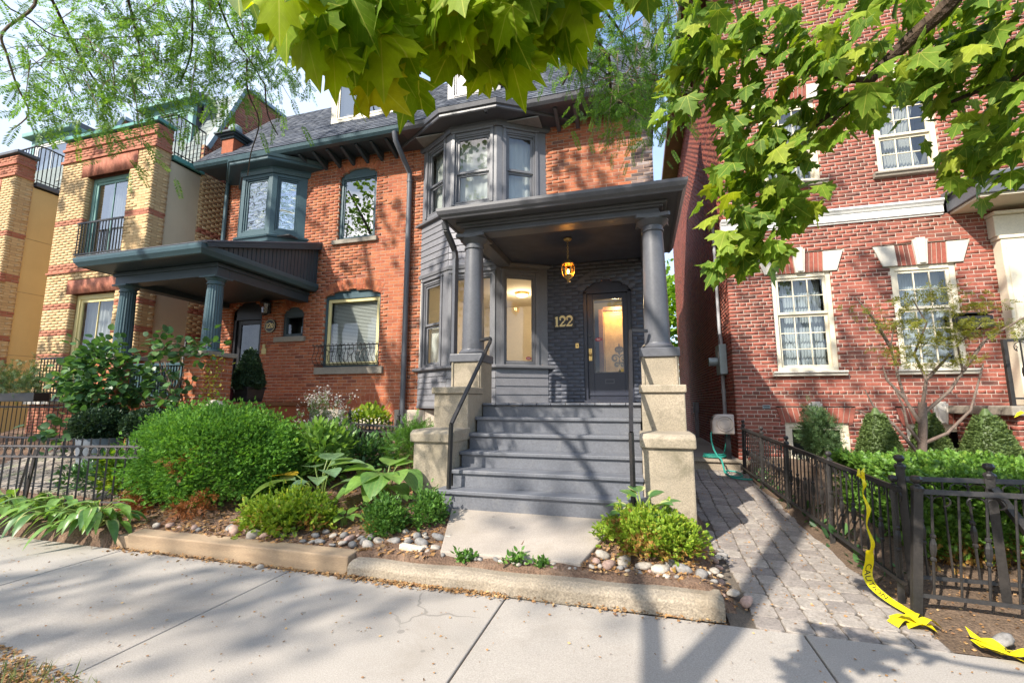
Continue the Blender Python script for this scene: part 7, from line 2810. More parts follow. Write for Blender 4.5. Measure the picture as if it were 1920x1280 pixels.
for q in range(40):
    x = rnd.uniform(2.95, 4.85)
    z = 2.2 + .85 * rnd.random() * (1 - .4 * abs(x - 3.6))
    cs.append((x, 7.15 + rnd.uniform(-.25, .25), z))
for q in range(12):
    cs.append((rnd.uniform(3.3, 4.1), 7.1 + rnd.uniform(-.2, .2), rnd.uniform(1.9, 2.3)))
clump(jm, M['japan'], SPRIG, np.array(cs), np.tile([0, -.2, -.1], (len(cs), 1)), 21, .22, .08, .9, -.05, flat=.22)

# ---------------- stones, bricks, litter in the bed
def stone_mesh(seed, tone):
    r = random.Random(seed)
    bm = bmesh.new()
    bmesh.ops.create_icosphere(bm, subdivisions=2, radius=1)
    a = [r.uniform(0, 6) for _ in range(6)]
    sx, sy, sz = r.uniform(.85, 1.45), r.uniform(.65, 1.0), r.uniform(.45, .8)
    for v in bm.verts:
        n_ = v.co.normalized()
        k = 1 + .10 * math.sin(n_.x * 2.6 + a[0]) + .10 * math.sin(n_.y * 3.1 + a[1]) + .07 * math.sin(n_.z * 4 + a[2] + n_.x * 3)
        v.co = Vector((n_.x * sx * k, n_.y * sy * k, n_.z * sz * k))
    me = bpy.data.meshes.new('stone')
    bm.to_mesh(me); bm.free()
    me.materials.append(M['stone_' + tone])
    me.polygons.foreach_set('use_smooth', [True] * len(me.polygons))
    return me


stones = [(t_n, stone_mesh(i, t_n)) for i, t_n in enumerate(('grey', 'cream', 'pink', 'grey', 'cream', 'grey', 'cream', 'pink', 'grey'))]
used = []


def stone(x, y, s_, z=None, label='rounded pale stone among the loose stones edging the garden bed', group='rounded stones edging the bed', zf=BZ):
    tone, me = rnd.choice(stones)
    if group:
        label = ('larger ' if s_ > .05 else 'middling ' if s_ > .03 else 'tiny ') + {'grey': 'grey ', 'cream': 'pale ', 'pink': 'pinkish '}[tone] + label
    o = obj_from('stone', me, None)
    o.location = (x, y, (zf(x, y) if z is None else z) + s_ * .16)
    o.scale = (s_, s_, s_)
    o.rotation_euler = (rnd.uniform(-.3, .3), rnd.uniform(-.3, .3), rnd.uniform(0, 6.28))
    tag(o, label, 'stone', group)
    return o


def spread(n, xa, xb, ya, yb, smin, smax, label, group, zf=BZ):
    k = 0
    tries = 0
    while k < n and tries < n * 40:
        tries += 1
        x, y, s_ = rnd.uniform(xa, xb), rnd.uniform(ya, yb), rnd.uniform(smin, smax)
        if all((x - a) ** 2 + (y - b) ** 2 > (.85 * (s_ + c_)) ** 2 for a, b, c_ in used):
            used.append((x, y, s_))
            stone(x, y, s_, None, label, group, zf)
            k += 1


L1 = 'stone in the row along the kerb left of the landing slab'
for (x, y, s_) in ((.10, 3.80, .068), (-.02, 3.82, .062), (-.17, 3.86, .055), (.27, 3.83, .06), (-.28, 3.80, .058), (.40, 3.79, .055), (-.34, 3.93, .06), (-.38, 3.83, .045), (.18, 3.9, .05)):
    used.append((x, y, s_)); stone(x, y, s_, None, 'stone along the kerb below the yellow box by the right pier', 'large stones by the right pier')
for (x, y, s_) in ((-2.35, 3.82, .055), (-2.22, 3.84, .06), (-2.07, 3.85, .045), (-1.95, 3.86, .06), (-2.42, 3.74, .05), (-1.84, 3.98, .055), (-1.78, 3.80, .045), (-2.48, 3.88, .05)):
    used.append((x, y, s_)); stone(x, y, s_, None, L1, 'stones left of the landing slab')
spread(12, -2.5, -1.72, 3.72, 4.02, .02, .05, L1, 'stones left of the landing slab')
spread(15, -5.0, -3.0, 3.70, 3.82, .03, .075, 'stone in the row behind the long timber beam', 'stones behind the timber beam')
spread(12, -3.1, -2.55, 3.68, 3.9, .025, .05, 'stone between the low yellow box and the kerb end', 'stones at the kerb end')
spread(16, -.45, .5, 3.72, 3.86, .016, .036, 'pebble between the kerb and the yellow box by the right pier', 'pebbles by the right pier')
spread(16, -1.7, -.5, 3.68, 3.74, .012, .03, 'pebble in the gap between the kerb and the landing slab', 'pebbles before the landing slab')
PZ = lambda x, y: max(.02, path_z(y) + .03)
spread(13, .50, .68, 3.6, 4.7, .018, .05, 'loose stone on the bare soil between bed and paver path', 'stones at the path edge', PZ)
s_ = stone(2.02, 3.55, .055, .04, 'smooth stone on the bare earth under the pavement fence', None); 
if 'group' in s_: del s_['group']
s_ = stone(-3.28, 3.40, .035, .0, 'lone stone lying on the pavement against the timber beam', None)
if 'group' in s_: del s_['group']
mb = MB(); mb.box(-.12, .12, -.03, .03, -.04, .03)
o = mb.build('brick', M['pale_stone'], bev=.01)
o.location = (-1.98, 3.74, .17); o.rotation_euler = (0.05, .04, -.12)
tag(o, 'half buried pinkish brick behind the kerb left of the landing slab', 'brick')

# mulch chips, leaf litter and small weeds
n = 7000
x = rng.uniform(-6.4, -1.75, n); y = 3.62 + rng.uniform(0, 1, n) ** 1.3 * 2.6
pos = np.stack([x, y, np.array([bed_z(a, b) + bumps(a, b) + .006 for a, b in zip(x, y)])], 1)
def flat_rots(n, tilt=.5):
    a = rng.uniform(0, 2 * PI, n)
    return rots(n, np.stack([np.cos(a), np.sin(a), np.zeros(n)], 1) * 3, tilt)
scatter('mulch_chips', CHIP, pos, flat_rots(n), rng.uniform(.02, .06, n), M['litter'])
n = 1500
x = rng.uniform(-.5, .62, n); y = rng.uniform(3.68, 4.75, n)
pos = np.stack([x, y, np.array([(bed_z(a, b) if a < .42 else bed_z(a, b) - min(1, (a - .40) / .2) * (bed_z(a, b) - path_z(b) + .03)) + .012 for a, b in zip(x, y)])], 1)
scatter('mulch_chips', CHIP, pos, flat_rots(n), rng.uniform(.015, .05, n), M['litter'])
# dry leaves swept against the kerb and the timber
n = 1500
x = np.concatenate([rng.uniform(-2.5, -1.0, 800), rng.uniform(-5.1, -2.5, 500), rng.uniform(-1.0, .5, 200)])
y = 3.45 - np.abs(rng.normal(0, .045, n))
pos = np.stack([x, y, .006 + rng.uniform(0, .012, n)], 1)
scatter('dry_litter', CHIP, pos, flat_rots(n), rng.uniform(.012, .04, n), M['litter'])
n = 800
pos = np.stack([rng.uniform(-7, 3, n), rng.uniform(1.8, 3.4, n), np.full(n, .006)], 1)
scatter('fallen_bits', CHIP, pos, flat_rots(n, .2), rng.uniform(.008, .025, n), M['litter'])
n = 900
pos = np.stack([rng.uniform(.55, 1.75, n), rng.uniform(3.5, 8.4, n), np.zeros(n)], 1)
pos[:, 2] = [path_z(b) + .010 for b in pos[:, 1]]
scatter('fallen_bits', CHIP, pos, flat_rots(n, .2), rng.uniform(.008, .028, n), M['litter'])
n = 1200
pos = np.stack([rng.uniform(1.66, 4.5, n), rng.uniform(3.42, 4.3, n), np.zeros(n)], 1)
pos[:, 2] = [right_z(a, b) + .01 for a, b in pos[:, :2]]
scatter('dry_litter', CHIP, pos, flat_rots(n), rng.uniform(.01, .035, n), M['litter'])
n = 3200
x = rng.uniform(-4.9, -2.2, n)
pos = np.stack([x, 1.70 + rng.uniform(-.2, 1, n) * np.clip(.42 - .14 * (x + 4.9), .02, 1), np.full(n, .004)], 1)
scatter('dry_litter', CHIP, pos, flat_rots(n), rng.uniform(.01, .035, n), M['litter'])
# weeds
for (x, y, z, s_, lab) in ((-1.02, 3.70, .14, .05, 'largest green weed sprouting between kerb and landing slab'), (-1.46, 3.69, .13, .025, 'tiny green weed at the left of the kerb gap before the landing slab'), (-.80, 3.70, .13, .022, 'tiny green weed at the right of the kerb gap before the landing slab')):
    t = thing('weed', lab, 'weed', (x, y, z))
    cs = np.array([(x + rnd.gauss(0, s_), y + rnd.gauss(0, s_ * .4), z + .02 + abs(rnd.gauss(0, s_ * .5))) for q in range(10)])
    clump(t, M['box'], BLADE, cs, np.tile([0, 0, .4], (len(cs), 1)), 10, .04, .05, .9, .2)
gpos = np.stack([rng.uniform(-5.5, -2.7, 1600), rng.uniform(1.1, 1.86, 1600), np.full(1600, -.01)], 1)
BLADE_G = ([(-.03, 0, 0), (.03, 0, 0), (.02, .6, .05), (0, 1, .18)], [(0, 1, 2), (0, 2, 3)])
scatter('verge_grass', BLADE_G, gpos, rots(1600, np.tile([0, 0, 1.5], (1600, 1)), .8), rng.uniform(.04, .11, 1600), M['grass'])
# ivy and weeds at the foot of the path fence
n = 260
pos = np.stack([rng.normal(1.80, .07, n), rng.uniform(4.3, 8.3, n), np.zeros(n)], 1)
pos[:, 2] = [path_z(b) + abs(rnd.gauss(.05, .06)) for b in pos[:, 1]]
t = thing('ground_ivy', 'thin green weeds growing along the foot of the path fence', 'weeds', (1.8, 6.2, .1))
scatter('foliage', BLADE, pos, rots(n, np.tile([-.5, 0, .3], (n, 1)), .8), rng.uniform(.05, .12, n), M['vine'], t)
# ------------------------------------------------------------------ trees
# where the hanging sprays, twigs and leaf clusters sit (metres)
LOC_L = [(-4.17, 1.98, 3.85), (-3.87, 1.99, 3.92), (-4.13, 2.0, 3.68), (-3.83, 2.06, 3.7), (-3.7, 2.14, 3.63), (-3.89, 2.27, 4.05), (-4.06, 2.27, 4.38), (-3.69, 2.29, 4.5), (-3.61, 2.23, 4.1), (-3.69, 2.51, 4.49), (-3.77, 2.48, 4.04), (-3.4, 2.42, 4.02), (-3.36, 2.52, 4.52), (-3.57, 2.76, 4.41), (-3.05, 2.5, 4.52), (-3.47, 2.86, 4.25), (-3.13, 2.74, 4.4), (-2.78, 2.56, 4.41), (-3.12, 2.97, 4.37), (-4.12, 2.18, 4.56), (-3.28, 2.24, 4.48), (-3.08, 2.65, 4.85), (-3.76, 2.21, 4.63), (-2.75, 2.62, 4.7), (-3.01, 3.02, 4.6), (-4.43, 2.18, 4.49), (-4.53, 2.05, 4.03)]
LOC_C = [(-0.4, 2.77, 4.16), (-0.3, 2.82, 3.97), (-0.15, 2.86, 4.1), (0.03, 2.79, 4.03), (0.16, 2.79, 3.87), (-0.08, 2.77, 3.75), (0.09, 2.9, 3.74), (0.23, 3.05, 3.7), (-0.22, 2.77, 3.74), (-0.43, 2.96, 3.95), (0.13, 2.92, 3.55), (-0.16, 2.81, 3.53), (-0.02, 2.82, 3.43), (0.08, 2.89, 3.42), (0.02, 2.85, 3.3), (0.24, 2.93, 3.85), (0.28, 2.87, 4.07), (0.27, 3.25, 3.59), (-0.13, 2.86, 3.46), (-0.5, 2.91, 4.15)]
LBL = [[(-4.07, 1.76, 4.54), (-4.17, 1.84, 4.34), (-4.35, 1.78, 4.11), (-4.4, 1.84, 3.99), (-4.45, 1.94, 3.82), (-4.48, 2.04, 3.67), (-4.57, 2.0, 3.52)], [(-3.87, 1.69, 4.49), (-3.99, 1.97, 4.15), (-4.01, 2.11, 4.0), (-4.02, 2.24, 3.87), (-4.05, 2.34, 3.72)], [(-3.66, 1.98, 4.74), (-3.78, 2.26, 4.4), (-3.84, 2.35, 4.25), (-3.89, 2.48, 4.06)], [(-3.25, 2.2, 4.86), (-3.44, 2.45, 4.48), (-3.56, 2.53, 4.28), (-3.69, 2.55, 4.08)], [(-3.13, 2.26, 4.79), (-3.17, 2.56, 4.51), (-3.14, 2.73, 4.39), (-3.12, 2.89, 4.26)], [(-4.39, 1.75, 4.45), (-4.38, 1.93, 4.35), (-4.32, 2.1, 4.33), (-4.05, 2.37, 4.51), (-3.64, 2.69, 4.74)], [(-3.09, 2.67, 4.33), (-3.18, 2.78, 4.13), (-3.19, 2.93, 3.94), (-3.32, 2.99, 3.69), (-3.39, 3.04, 3.51)], [(-3.06, 2.84, 4.2), (-3.12, 2.95, 4.01), (-3.11, 3.07, 3.88)]]
LBC = [[(-0.2, 2.47, 4.2), (-0.23, 2.66, 4.01), (-0.21, 2.76, 3.9), (-0.12, 2.86, 3.8), (-0.12, 2.94, 3.69), (-0.1, 3.02, 3.58), (-0.03, 3.1, 3.48)], [(-0.4, 2.76, 4.03), (-0.39, 2.87, 3.91), (-0.35, 2.92, 3.86), (-0.24, 2.94, 3.85), (-0.13, 3.0, 3.78)], [(-0.37, 2.91, 3.86), (-0.46, 2.98, 3.76)], [(-0.35, 2.92, 3.86), (-0.32, 3.01, 3.75)], [(-0.16, 2.78, 4.18), (-0.04, 2.92, 4.04), (0.02, 3.03, 3.9), (0.07, 3.1, 3.82)], [(0.32, 2.87, 4.22), (0.28, 3.11, 3.95), (0.19, 3.31, 3.69), (0.17, 3.43, 3.5)]]
MBR = [[(1.28, 1.89, 3.07), (1.24, 1.97, 3.01), (1.14, 2.07, 2.95), (1.05, 2.16, 2.88), (0.99, 2.22, 2.83), (0.91, 2.3, 2.76)], [(1.02, 2.09, 2.83), (0.95, 2.11, 2.84), (0.71, 2.11, 2.98), (0.54, 2.08, 3.08), (0.5, 2.05, 3.13)], [(1.64, 2.14, 2.97), (1.43, 2.26, 3.03), (1.28, 2.38, 2.97), (1.2, 2.44, 2.94)], [(1.61, 2.13, 2.82), (1.48, 2.24, 2.79), (1.39, 2.3, 2.78)], [(0.92, 2.06, 2.73), (0.75, 2.18, 2.64), (0.64, 2.33, 2.41), (0.6, 2.39, 2.28)]]
MBL = [(0.29, 1.87, 3.08, 0.2), (0.33, 1.96, 2.96, 0.18), (0.28, 2.1, 2.95, 0.15), (0.47, 1.95, 3.1, 0.2), (0.5, 1.98, 2.89, 0.2), (0.66, 2.04, 3.09, 0.22), (0.65, 2.0, 2.8, 0.2), (0.79, 1.99, 2.93, 0.22), (0.82, 2.01, 2.69, 0.18), (1.02, 2.13, 3.13, 0.25), (0.98, 2.0, 2.8, 0.18), (1.21, 2.2, 3.09, 0.22), (1.27, 2.28, 2.92, 0.18), (1.41, 2.21, 3.1, 0.25), (1.47, 2.17, 2.91, 0.22), (1.51, 2.09, 2.99, 0.25), (1.54, 2.33, 2.8, 0.2), (1.58, 2.29, 2.58, 0.2), (1.55, 2.35, 2.48, 0.16), (1.53, 2.45, 2.59, 0.12), (0.5, 2.0, 2.68, 0.18), (0.62, 2.01, 2.61, 0.18), (0.43, 2.07, 2.79, 0.12), (0.5, 2.1, 2.5, 0.16), (0.61, 2.1, 2.44, 0.18), (0.42, 2.07, 2.35, 0.12), (0.55, 2.08, 2.26, 0.15), (0.47, 2.13, 2.19, 0.13), (0.57, 2.12, 2.13, 0.1), (0.4, 2.18, 2.07, 0.08), (0.46, 2.16, 2.1, 0.09), (0.67, 2.13, 2.32, 0.1), (0.73, 2.13, 2.54, 0.14), (0.79, 2.04, 2.66, 0.15), (1.52, 2.14, 2.69, 0.2), (1.41, 2.3, 2.99, 0.2)]
MCL = [(-0.64, 0.61, 2.19, 0.08), (-0.56, 0.63, 2.15, 0.1), (-0.57, 0.64, 2.06, 0.07), (-0.54, 0.71, 2.1, 0.07), (-0.53, 0.74, 2.23, 0.1), (-0.51, 0.78, 2.12, 0.06), (-0.47, 0.79, 2.22, 0.1), (-0.46, 0.84, 2.33, 0.1), (-0.39, 0.81, 2.16, 0.07), (-0.35, 0.81, 2.26, 0.1), (-0.31, 0.86, 2.14, 0.06), (-0.33, 0.89, 2.26, 0.08), (-0.25, 0.8, 2.24, 0.08), (-0.26, 0.9, 2.2, 0.07), (-0.23, 0.89, 2.29, 0.08), (-0.14, 0.81, 2.25, 0.06), (-0.39, 0.88, 2.16, 0.05), (-0.59, 0.72, 2.29, 0.1), (-0.63, 0.66, 2.15, 0.08), (-0.21, 0.94, 2.25, 0.05), (0.02, 0.86, 2.28, 0.03), (-0.01, 0.94, 2.35, 0.03), (-0.35, 0.86, 2.36, 0.1), (-0.53, 0.79, 2.34, 0.1)]
MCB = [[(-0.3, 0.81, 2.48), (-0.41, 0.84, 2.42), (-0.51, 0.86, 2.36), (-0.61, 0.82, 2.33), (-0.69, 0.8, 2.3)], [(-0.39, 0.81, 2.39), (-0.36, 0.89, 2.33), (-0.35, 0.95, 2.26), (-0.29, 0.99, 2.24)], [(-0.3, 0.81, 2.48), (-0.23, 0.91, 2.42), (-0.16, 0.95, 2.4)], [(-0.49, 0.82, 2.33), (-0.5, 0.87, 2.28), (-0.49, 0.9, 2.25)]]
rnd.seed(32)
rng = np.random.default_rng(52)
LEAF_M = []
for i, (bend, fold) in enumerate(((.25, .12), (.45, .22), (.10, .05), (.6, .1))):
    tv, tf = maple_template(bend, fold, i + 3)
    me = bpy.data.meshes.new('leaf')
    me.from_pydata(tv, [], tf)
    uvl = me.uv_layers.new(name='UVMap')
    for l in me.loops:
        uvl.data[l.index].uv = (tv[l.vertex_index][0], tv[l.vertex_index][1])
    me.polygons.foreach_set('use_smooth', [True] * len(me.polygons))
    LEAF_M.append(me)
LEAF_B = [m_.copy() for m_ in LEAF_M]
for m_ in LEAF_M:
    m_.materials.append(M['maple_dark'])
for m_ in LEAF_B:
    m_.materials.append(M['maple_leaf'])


def limb(t, pts, r0, r1, m, name='limb', seg=8):
    mb = MB()
    # smooth the path
    P_ = [Vector(p) for p in pts]
    out = []
    for i in range(len(P_) - 1):
        a, b = P_[max(i - 1, 0)], P_[i]
        c, d = P_[i + 1], P_[min(i + 2, len(P_) - 1)]
        for q in range(4):
            u = q / 4
            out.append(.5 * ((2 * b) + (c - a) * u + (2 * a - 5 * b + 4 * c - d) * u * u + (3 * b - a - 3 * c + d) * u ** 3))
    out.append(P_[-1])
    n = len(out)
    mb.tube(out, [r0 + (r1 - r0) * i / (n - 1) for i in range(n)], seg)
    return mb.build(name, m, t, smooth=True, fix=False)


mt = thing('maple_tree', 'street maple whose big sunlit leaves hang into the top of the view', 'tree', (2.6, -.2, -.1))
limb(mt, [(2.6, -.2, -.15), (2.62, -.18, 1.2), (2.55, -.15, 2.8), (2.5, -.1, 4.6), (2.4, 0, 6.5)], .22, .09, M['bark'], 'trunk', 12)
limb(mt, [(2.54, -.15, 2.9), (2.2, .8, 3.3), (1.75, 1.6, 3.25)] + MBR[0], .05, .016, M['bark'])
for i, pl in enumerate(MBR[1:]):
    st_pt = [(1.75, 1.6, 3.25), (2.2, 1.2, 3.4), (2.2, 1.2, 3.3), None][i]
    limb(mt, ([st_pt] if st_pt and i in (1, 2) else []) + pl, .018, .007, M['bark'])
limb(mt, [(2.54, -.15, 2.85), (1.5, .1, 2.9), (.6, .4, 2.72), (.1, .55, 2.60)] + MCB[0][:1], .035, .010, M['bark'])
for pl in MCB:
    limb(mt, pl, .005, .002, M['twig'])
cand = []


def leaf_frame(tip, face):
    y = Vector(tip).normalized()
    z = Vector(face)
    x = y.cross(z).normalized()
    z = x.cross(y).normalized()
    return Matrix(((x.x, y.x, z.x), (x.y, y.y, z.y), (x.z, y.z, z.z)))


for (x, y, z, r) in MCL:
    if x < -.70:
        continue
    for q in range(9 if r > .06 else 5):
        p = (x + .03 + rnd.gauss(0, r * .6), y + rnd.gauss(0, r * .7), z + .11 + rnd.gauss(0, r * .42))
        tip = (rnd.gauss(0, .45), rnd.gauss(-.1, .35), -1)
        face = (rnd.gauss(-.1, .45), -1 + rnd.gauss(0, .3), rnd.gauss(.35, .4))
        cand.append((1, p, leaf_frame(tip, face), rnd.uniform(.07, .115)))
for (x, y, z, r) in MBL:
    k = int(r * r * 560) + 6
    for q in range(k):
        p = (x + rnd.gauss(0, r * .62), y + rnd.gauss(0, r * .62), z + rnd.gauss(0, r * .5))
        tip = (rnd.gauss(-.55, .5), rnd.gauss(.25, .5), rnd.gauss(-.75, .4))
        face = (rnd.gauss(-.3, .4), rnd.gauss(-.35, .4), 1 + rnd.gauss(0, .3))
        cand.append((0, p, leaf_frame(tip, face), rnd.uniform(.058, .102)))
cand.sort(key=lambda t: -seen_size(t[1], t[3] ** 2) * (2 if t[0] else 1))
nb_ = 0
restp, restr, rests = [], [], []
for (b, p, R_, s_) in cand:
    if nb_ < 300 and seen_size(p, 1) > 0:
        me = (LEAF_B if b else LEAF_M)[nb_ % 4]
        o = obj_from('leaf', me, None, mt)
        Mx = R_.to_4x4()
        Mx = Matrix.Translation(p) @ Mx @ Matrix.Scale(s_, 4)
        o.matrix_basis = Mx
        nb_ += 1
    else:
        restp.append(p); restr.append(np.array(R_)); rests.append(s_)
if restp:
    scatter('foliage', MAPLE, np.array(restp), np.array(restr), np.array(rests), M['maple_dark'], mt)


def crown(t, c, r, n, per, cr, size, m, tmpl=CHIP, name='crown'):
    d = rng.normal(size=(n, 3)); d /= np.linalg.norm(d, axis=1)[:, None]
    p = np.array(c) + d * np.array(r) * rng.uniform(.35, 1.0, n)[:, None] ** .6
    return clump(t, m, tmpl, p, d, per, cr, size, .9, -.1, name=name, flat=.6)


crown(mt, (4.6, -1.4, 7.6), (2.4, 2.0, 1.8), 45, 50, .8, .17, M['street_leaf'], ROUND)

# honey locust over the left and the middle
lc = thing('locust_tree', 'honey locust with fine feathery leaves hanging at the top left', 'tree', (-2.2, -1.3, -.1))
limb(lc, [(-2.2, -1.3, -.15), (-2.24, -1.3, 1.5), (-2.2, -1.25, 3.4), (-2.4, -1.1, 6.2), (-2.7, -.8, 9), (-2.8, -.6, 11)], .13, .05, M['bark'], 'trunk', 12)
limb(lc, [(-2.2, -1.25, 3.5), (-2.9, -.2, 4.6), (-3.5, .9, 5.2), (-3.9, 1.8, 5.1)], .06, .03, M['bark'])
limb(lc, [(-2.2, -1.25, 3.8), (-1.7, .3, 4.9), (-1.0, 1.7, 5.1), (-.5, 2.5, 4.9)], .06, .025, M['bark'])
limb(lc, [(-3.3, .6, 5.05), (-3.1, 1.6, 5.3), (-2.9, 2.3, 5.1)], .03, .018, M['bark'])
for i, pl in enumerate(LBL):
    if i < 6:
        pl = [((-3.9, 1.8, 5.1) if pl[0][0] < -3.6 else (-3.1, 1.6, 5.3))] + pl
    limb(lc, pl, .013 if i < 5 else .007, .004, M['bark'] if i else M['twig'], 'branch', 6)
for i, pl in enumerate(LBC):
    if i in (0, 4, 5):
        pl = [(-.5, 2.5, 4.9)] + pl
    limb(lc, pl, .022 if i == 0 else .011, .006, M['bark'], 'branch', 7)
mb = MB()
for bl_ in (LOC_L, LOC_C):
    for p in bl_:
        for q in range(4):
            e = Vector(p) + Vector((rnd.gauss(0, .18), rnd.gauss(0, .18), rnd.gauss(-.05, .12)))
            s0 = Vector(p) + Vector((rnd.gauss(0, .1), rnd.gauss(0, .1), .22))
            mb.tube([s0, (s0 + e) / 2 + Vector((0, 0, .03)), e], .004, 4, r2=.0015)
mb.build('twigs', M['twig'], lc, kind='stuff', fix=False)
for bl_, cr, sz, per in ((LOC_L, .34, .17, 46), (LOC_C, .20, .12, 46)):
    cs = np.array(bl_)
    clump(lc, M['locust'], FROND, cs, np.tile([0, 0, -.5], (len(cs), 1)), per, cr, sz, .7, -.1, name='feathery_foliage')
crown(lc, (-2.8, -.4, 11.4), (4.0, 2.2, 2.0), 62, 17, .42, .18, M['street_leaf'], ROUND)
limb(lc, [(-2.4, -1.1, 6.2), (-3.6, -.9, 8.5), (-5.0, -.6, 10.8)], .08, .03, M['bark'])
limb(lc, [(-2.4, -1.1, 6.6), (-1.2, -.8, 9), (.2, -.5, 11)], .08, .03, M['bark'])

# street trees out of the frame: their shade and reflections are in the photograph
def street_tree(x, y, h, cr, n, per, label):
    t = thing('street_tree', label, 'tree', (x, y, -.1), 'street trees along the road')
    limb(t, [(x, y, -.15), (x + .1, y, h * .25), (x - .05, y + .1, h * .5), (x + .1, y, h * .8)], .22, .08, M['bark'], 'trunk', 10)
    for q in range(5):
        a = q * 2 * PI / 5 + x
        limb(t, [(x, y, h * (.35 + .05 * q)), (x + cr * .45 * math.cos(a), y + cr * .4 * math.sin(a), h * (.55 + .04 * q)), (x + cr * .8 * math.cos(a), y + cr * .7 * math.sin(a), h * (.68 + .04 * q))], .09, .03, M['bark'])
    crown(t, (x, y, h * .68), (cr, cr * .75, h * .30), n, per, .45 if y > -5 else .6, .19, M['street_leaf'], ROUND)
    return t


for (x, y, h, cr, n, per) in ((-9.6, -.7, 16.0, 3.3, 60, 17), (-16.5, -.5, 16, 3.3, 50, 17), (-20.5, -11, 18, 4.0, 70, 30), (-11.8, -11.5, 16.3, 3.5, 68, 28), (0.4, -11.5, 18, 4.2, 90, 50), (9.5, -11.5, 18, 4.0, 90, 30)):
    street_tree(x, y, h, cr, n, per, 'leafy street tree standing on the far side of the road' if y < -5 else 'leafy street tree standing on the grass verge to the left')
# bright tree behind the houses at the end of the alley
bt = thing('garden_tree', 'bright green tree seen through the gap at the end of the alley', 'tree', (1.2, 23, 0))
limb(bt, [(1.2, 23, 0), (1.2, 23, 3), (1.3, 23, 5)], .2, .1, M['bark'], 'trunk')
crown(bt, (1.2, 22.5, 5.0), (2.2, 1.5, 3.2), 110, 50, .7, .22, M['bright_tree'], ROUND)
rnd.seed(33)
rng = np.random.default_rng(53)
# ------------------------------------------------------------------ caution tape
def text_mesh(body, size):
    cu = bpy.data.curves.new('lettering', 'FONT')
    cu.body = body
    cu.size = size
    o = bpy.data.objects.new('lettering', cu)
    COL.objects.link(o)
    bpy.context.view_layer.update()
    dg = bpy.context.evaluated_depsgraph_get()
    me = bpy.data.meshes.new_from_object(o.evaluated_get(dg))
    V = [tuple(v.co) for v in me.vertices]
    F = [tuple(p.vertices) for p in me.polygons]
    bpy.data.objects.remove(o)
    bpy.data.curves.remove(cu)
    bpy.data.meshes.remove(me)
    return V, F


CAUTION = text_mesh('CAUTION', .062)
CAU_W = max(v[0] for v in CAUTION[0])
CAU_H = max(v[1] for v in CAUTION[0])


def tape(parent, spine, across, w, name='strip', text_at=(), flip=False):
    """plastic strip along a spine with a width direction at every point, black words bent along it"""
    S = [Vector(p) for p in spine]
    out, ac = [], []
    for i in range(len(S) - 1):
        for q in range(5):
            u = q / 5
            a, b, c, d = S[max(i - 1, 0)], S[i], S[i + 1], S[min(i + 2, len(S) - 1)]
            out.append(.5 * ((2 * b) + (c - a) * u + (2 * a - 5 * b + 4 * c - d) * u * u + (3 * b - a - 3 * c + d) * u ** 3))
            ac.append(Vector(across[i]).lerp(Vector(across[i + 1]), u))
    out.append(S[-1]); ac.append(Vector(across[-1]))
    L = [0]
    for a, b in zip(out, out[1:]):
        L.append(L[-1] + (b - a).length)
    V, F = [], []
    for p, a in zip(out, ac):
        for q in (-1, -.33, .33, 1):
            V.append(p + a * (w / 2 * q))
    n = len(out)
    for i in range(n - 1):
        for q in range(3):
            F.append((i * 4 + q, i * 4 + q + 1, i * 4 + 5 + q, i * 4 + 4 + q))
    me = np_mesh(name, [tuple(v) for v in V], F)
    me.polygons.foreach_set('use_smooth', [True] * len(F))
    st = obj_from(name, me, M['tape'], parent)

    def at(l, s_):
        l = min(max(l, 0), L[-1] - 1e-5)
        i = max(k for k in range(n - 1) if L[k] <= l)
        u = (l - L[i]) / max(1e-6, L[i + 1] - L[i])
        p = out[i].lerp(out[i + 1], u)
        a = ac[i].lerp(ac[i + 1], u)
        d = (out[i + 1] - out[i]).normalized()
        nn = d.cross(a).normalized()
        if flip:
            nn = -nn
        return p + a * s_ + nn * .0025
    for l0 in text_at:
        VV = [tuple(at(l0 + v[0], (v[1] - CAU_H / 2) * (1 if not flip else -1))) for v in CAUTION[0] if True]
        mb = MB(); mb.add(VV, CAUTION[1])
        mb.build('lettering', M['ink'], st, fix=False)
    return st


t1 = thing('caution_tape', 'yellow caution tape tied to the path fence and trailing onto the pavers', 'caution tape', (1.7, 4.3, .05))
rw = lambda k: [(rnd.uniform(.2, .9), rnd.uniform(.1, .5), rnd.uniform(-.2, .3)) for _ in range(k)]
tape(t1, [(1.60, 4.10, .91), (1.61, 4.07, .84), (1.60, 4.09, .76), (1.615, 4.06, .66), (1.60, 4.08, .54), (1.615, 4.05, .42), (1.605, 4.09, .33)], [(.2, .1, 0), (.9, .2, .1), (.3, .4, .2), (.9, .1, .0), (.4, .4, 0), (.9, .2, 0), (.7, .3, 0)], .034)
tape(t1, [(1.605, 4.09, .36), (1.60, 4.10, .27), (1.58, 4.10, .185), (1.585, 4.05, .125), (1.62, 3.96, .085), (1.67, 3.86, .06), (1.71, 3.79, .05)],
     [(.75, .3, 0), (.9, .2, .05), (.95, .1, .1), (.85, .35, .15), (.7, .55, .2), (.6, .7, .2), (.5, .7, .1)], .072, text_at=(.10,))
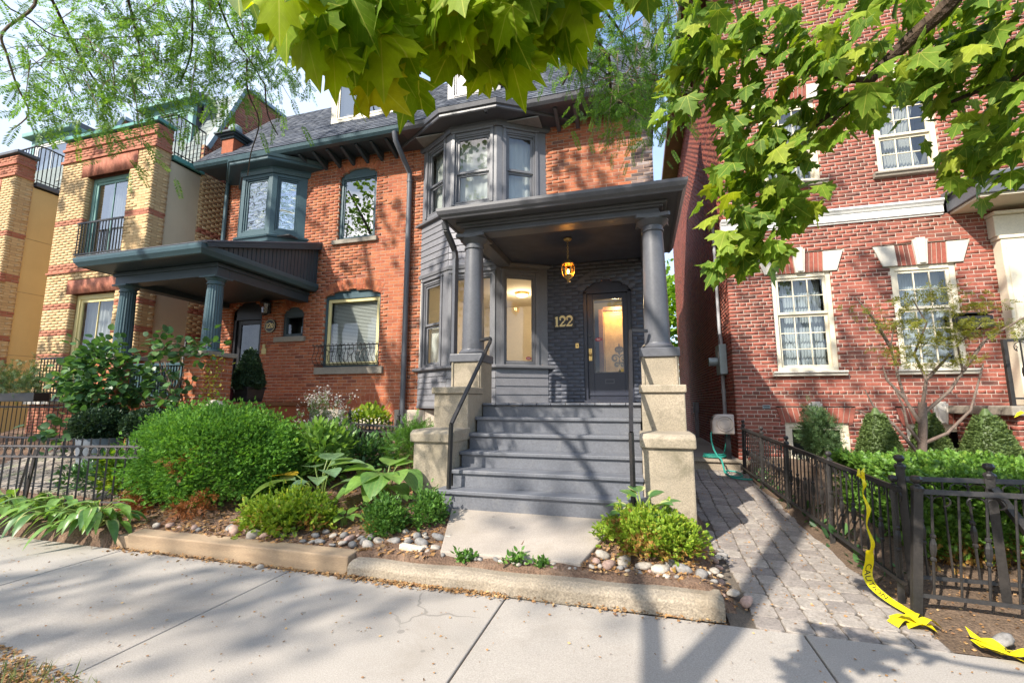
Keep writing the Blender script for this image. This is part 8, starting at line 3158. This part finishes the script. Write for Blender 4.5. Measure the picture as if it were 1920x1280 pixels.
tape(t1, [(1.74, 3.82, .045), (1.69, 3.76, .075), (1.63, 3.71, .045), (1.57, 3.68, .06), (1.52, 3.655, .03)], [(-.2, 1, .1), (-.35, .9, -.2), (-.35, .9, .2), (-.4, .9, -.1), (-.4, .9, .1)], .08, text_at=(.0,))
tape(t1, [(1.54, 3.73, .03), (1.60, 3.70, .08), (1.67, 3.67, .055), (1.72, 3.66, .085), (1.79, 3.70, .03)], [(.2, .8, .3), (.1, .9, -.3), (0, 1, .3), (-.1, 1, -.2), (-.2, .9, .1)], .07)
tape(t1, [(1.60, 3.66, .03), (1.66, 3.63, .06), (1.74, 3.65, .035)], [(.2, .8, .3), (.1, .9, -.3), (0, 1, .3)], .07)
mb = MB(); mb.tube([(1.60, 4.12, .94), (1.58, 4.08, .90), (1.615, 4.10, .87), (1.60, 4.06, .93), (1.63, 4.10, .95)], [.006, .014, .016, .012, .004], 6)
mb.build('knot', M['tape'], t1)
t2 = thing('caution_tape', 'yellow caution tape lying crumpled on the soil at the bottom right corner', 'caution tape', (2.1, 3.45, .03))
for (dy, dz, w_, ph) in ((0, 0, .085, 0), (.035, .02, .07, 1.7), (-.02, .012, .06, 3.1)):
    sp = [(1.86 + .085 * q, 3.50 - .12 * min(1, q / 2.2) + dy + .02 * math.sin(q * 1.7 + ph), .035 + dz + .022 * math.sin(q * 2.3 + ph)) for q in range(9)]
    tape(t2, sp, [(.2 * math.sin(q + ph), 1, .45 * math.sin(q * 1.9 + ph)) for q in range(9)], w_, text_at=(.12,) if ph == 0 else ())
t3 = thing('caution_tape', 'yellow caution tape with black lettering draped on the stoop railing', 'caution tape', (5.0, 7.6, 1.6))
tape(t3, [(5.42, 7.62, 2.22), (5.36, 7.60, 2.27), (5.30, 7.60, 2.22), (5.28, 7.60, 2.05), (5.22, 7.59, 1.80), (5.12, 7.57, 1.55), (4.95, 7.56, 1.38), (4.76, 7.54, 1.28)],
     [(0, .2, .6), (.3, .2, .6), (.7, .1, .2), (.9, .1, .1), (.9, .1, .2), (.85, .1, .4), (.6, .1, .7), (.5, .1, .8)], .085, text_at=(.34,), flip=False)
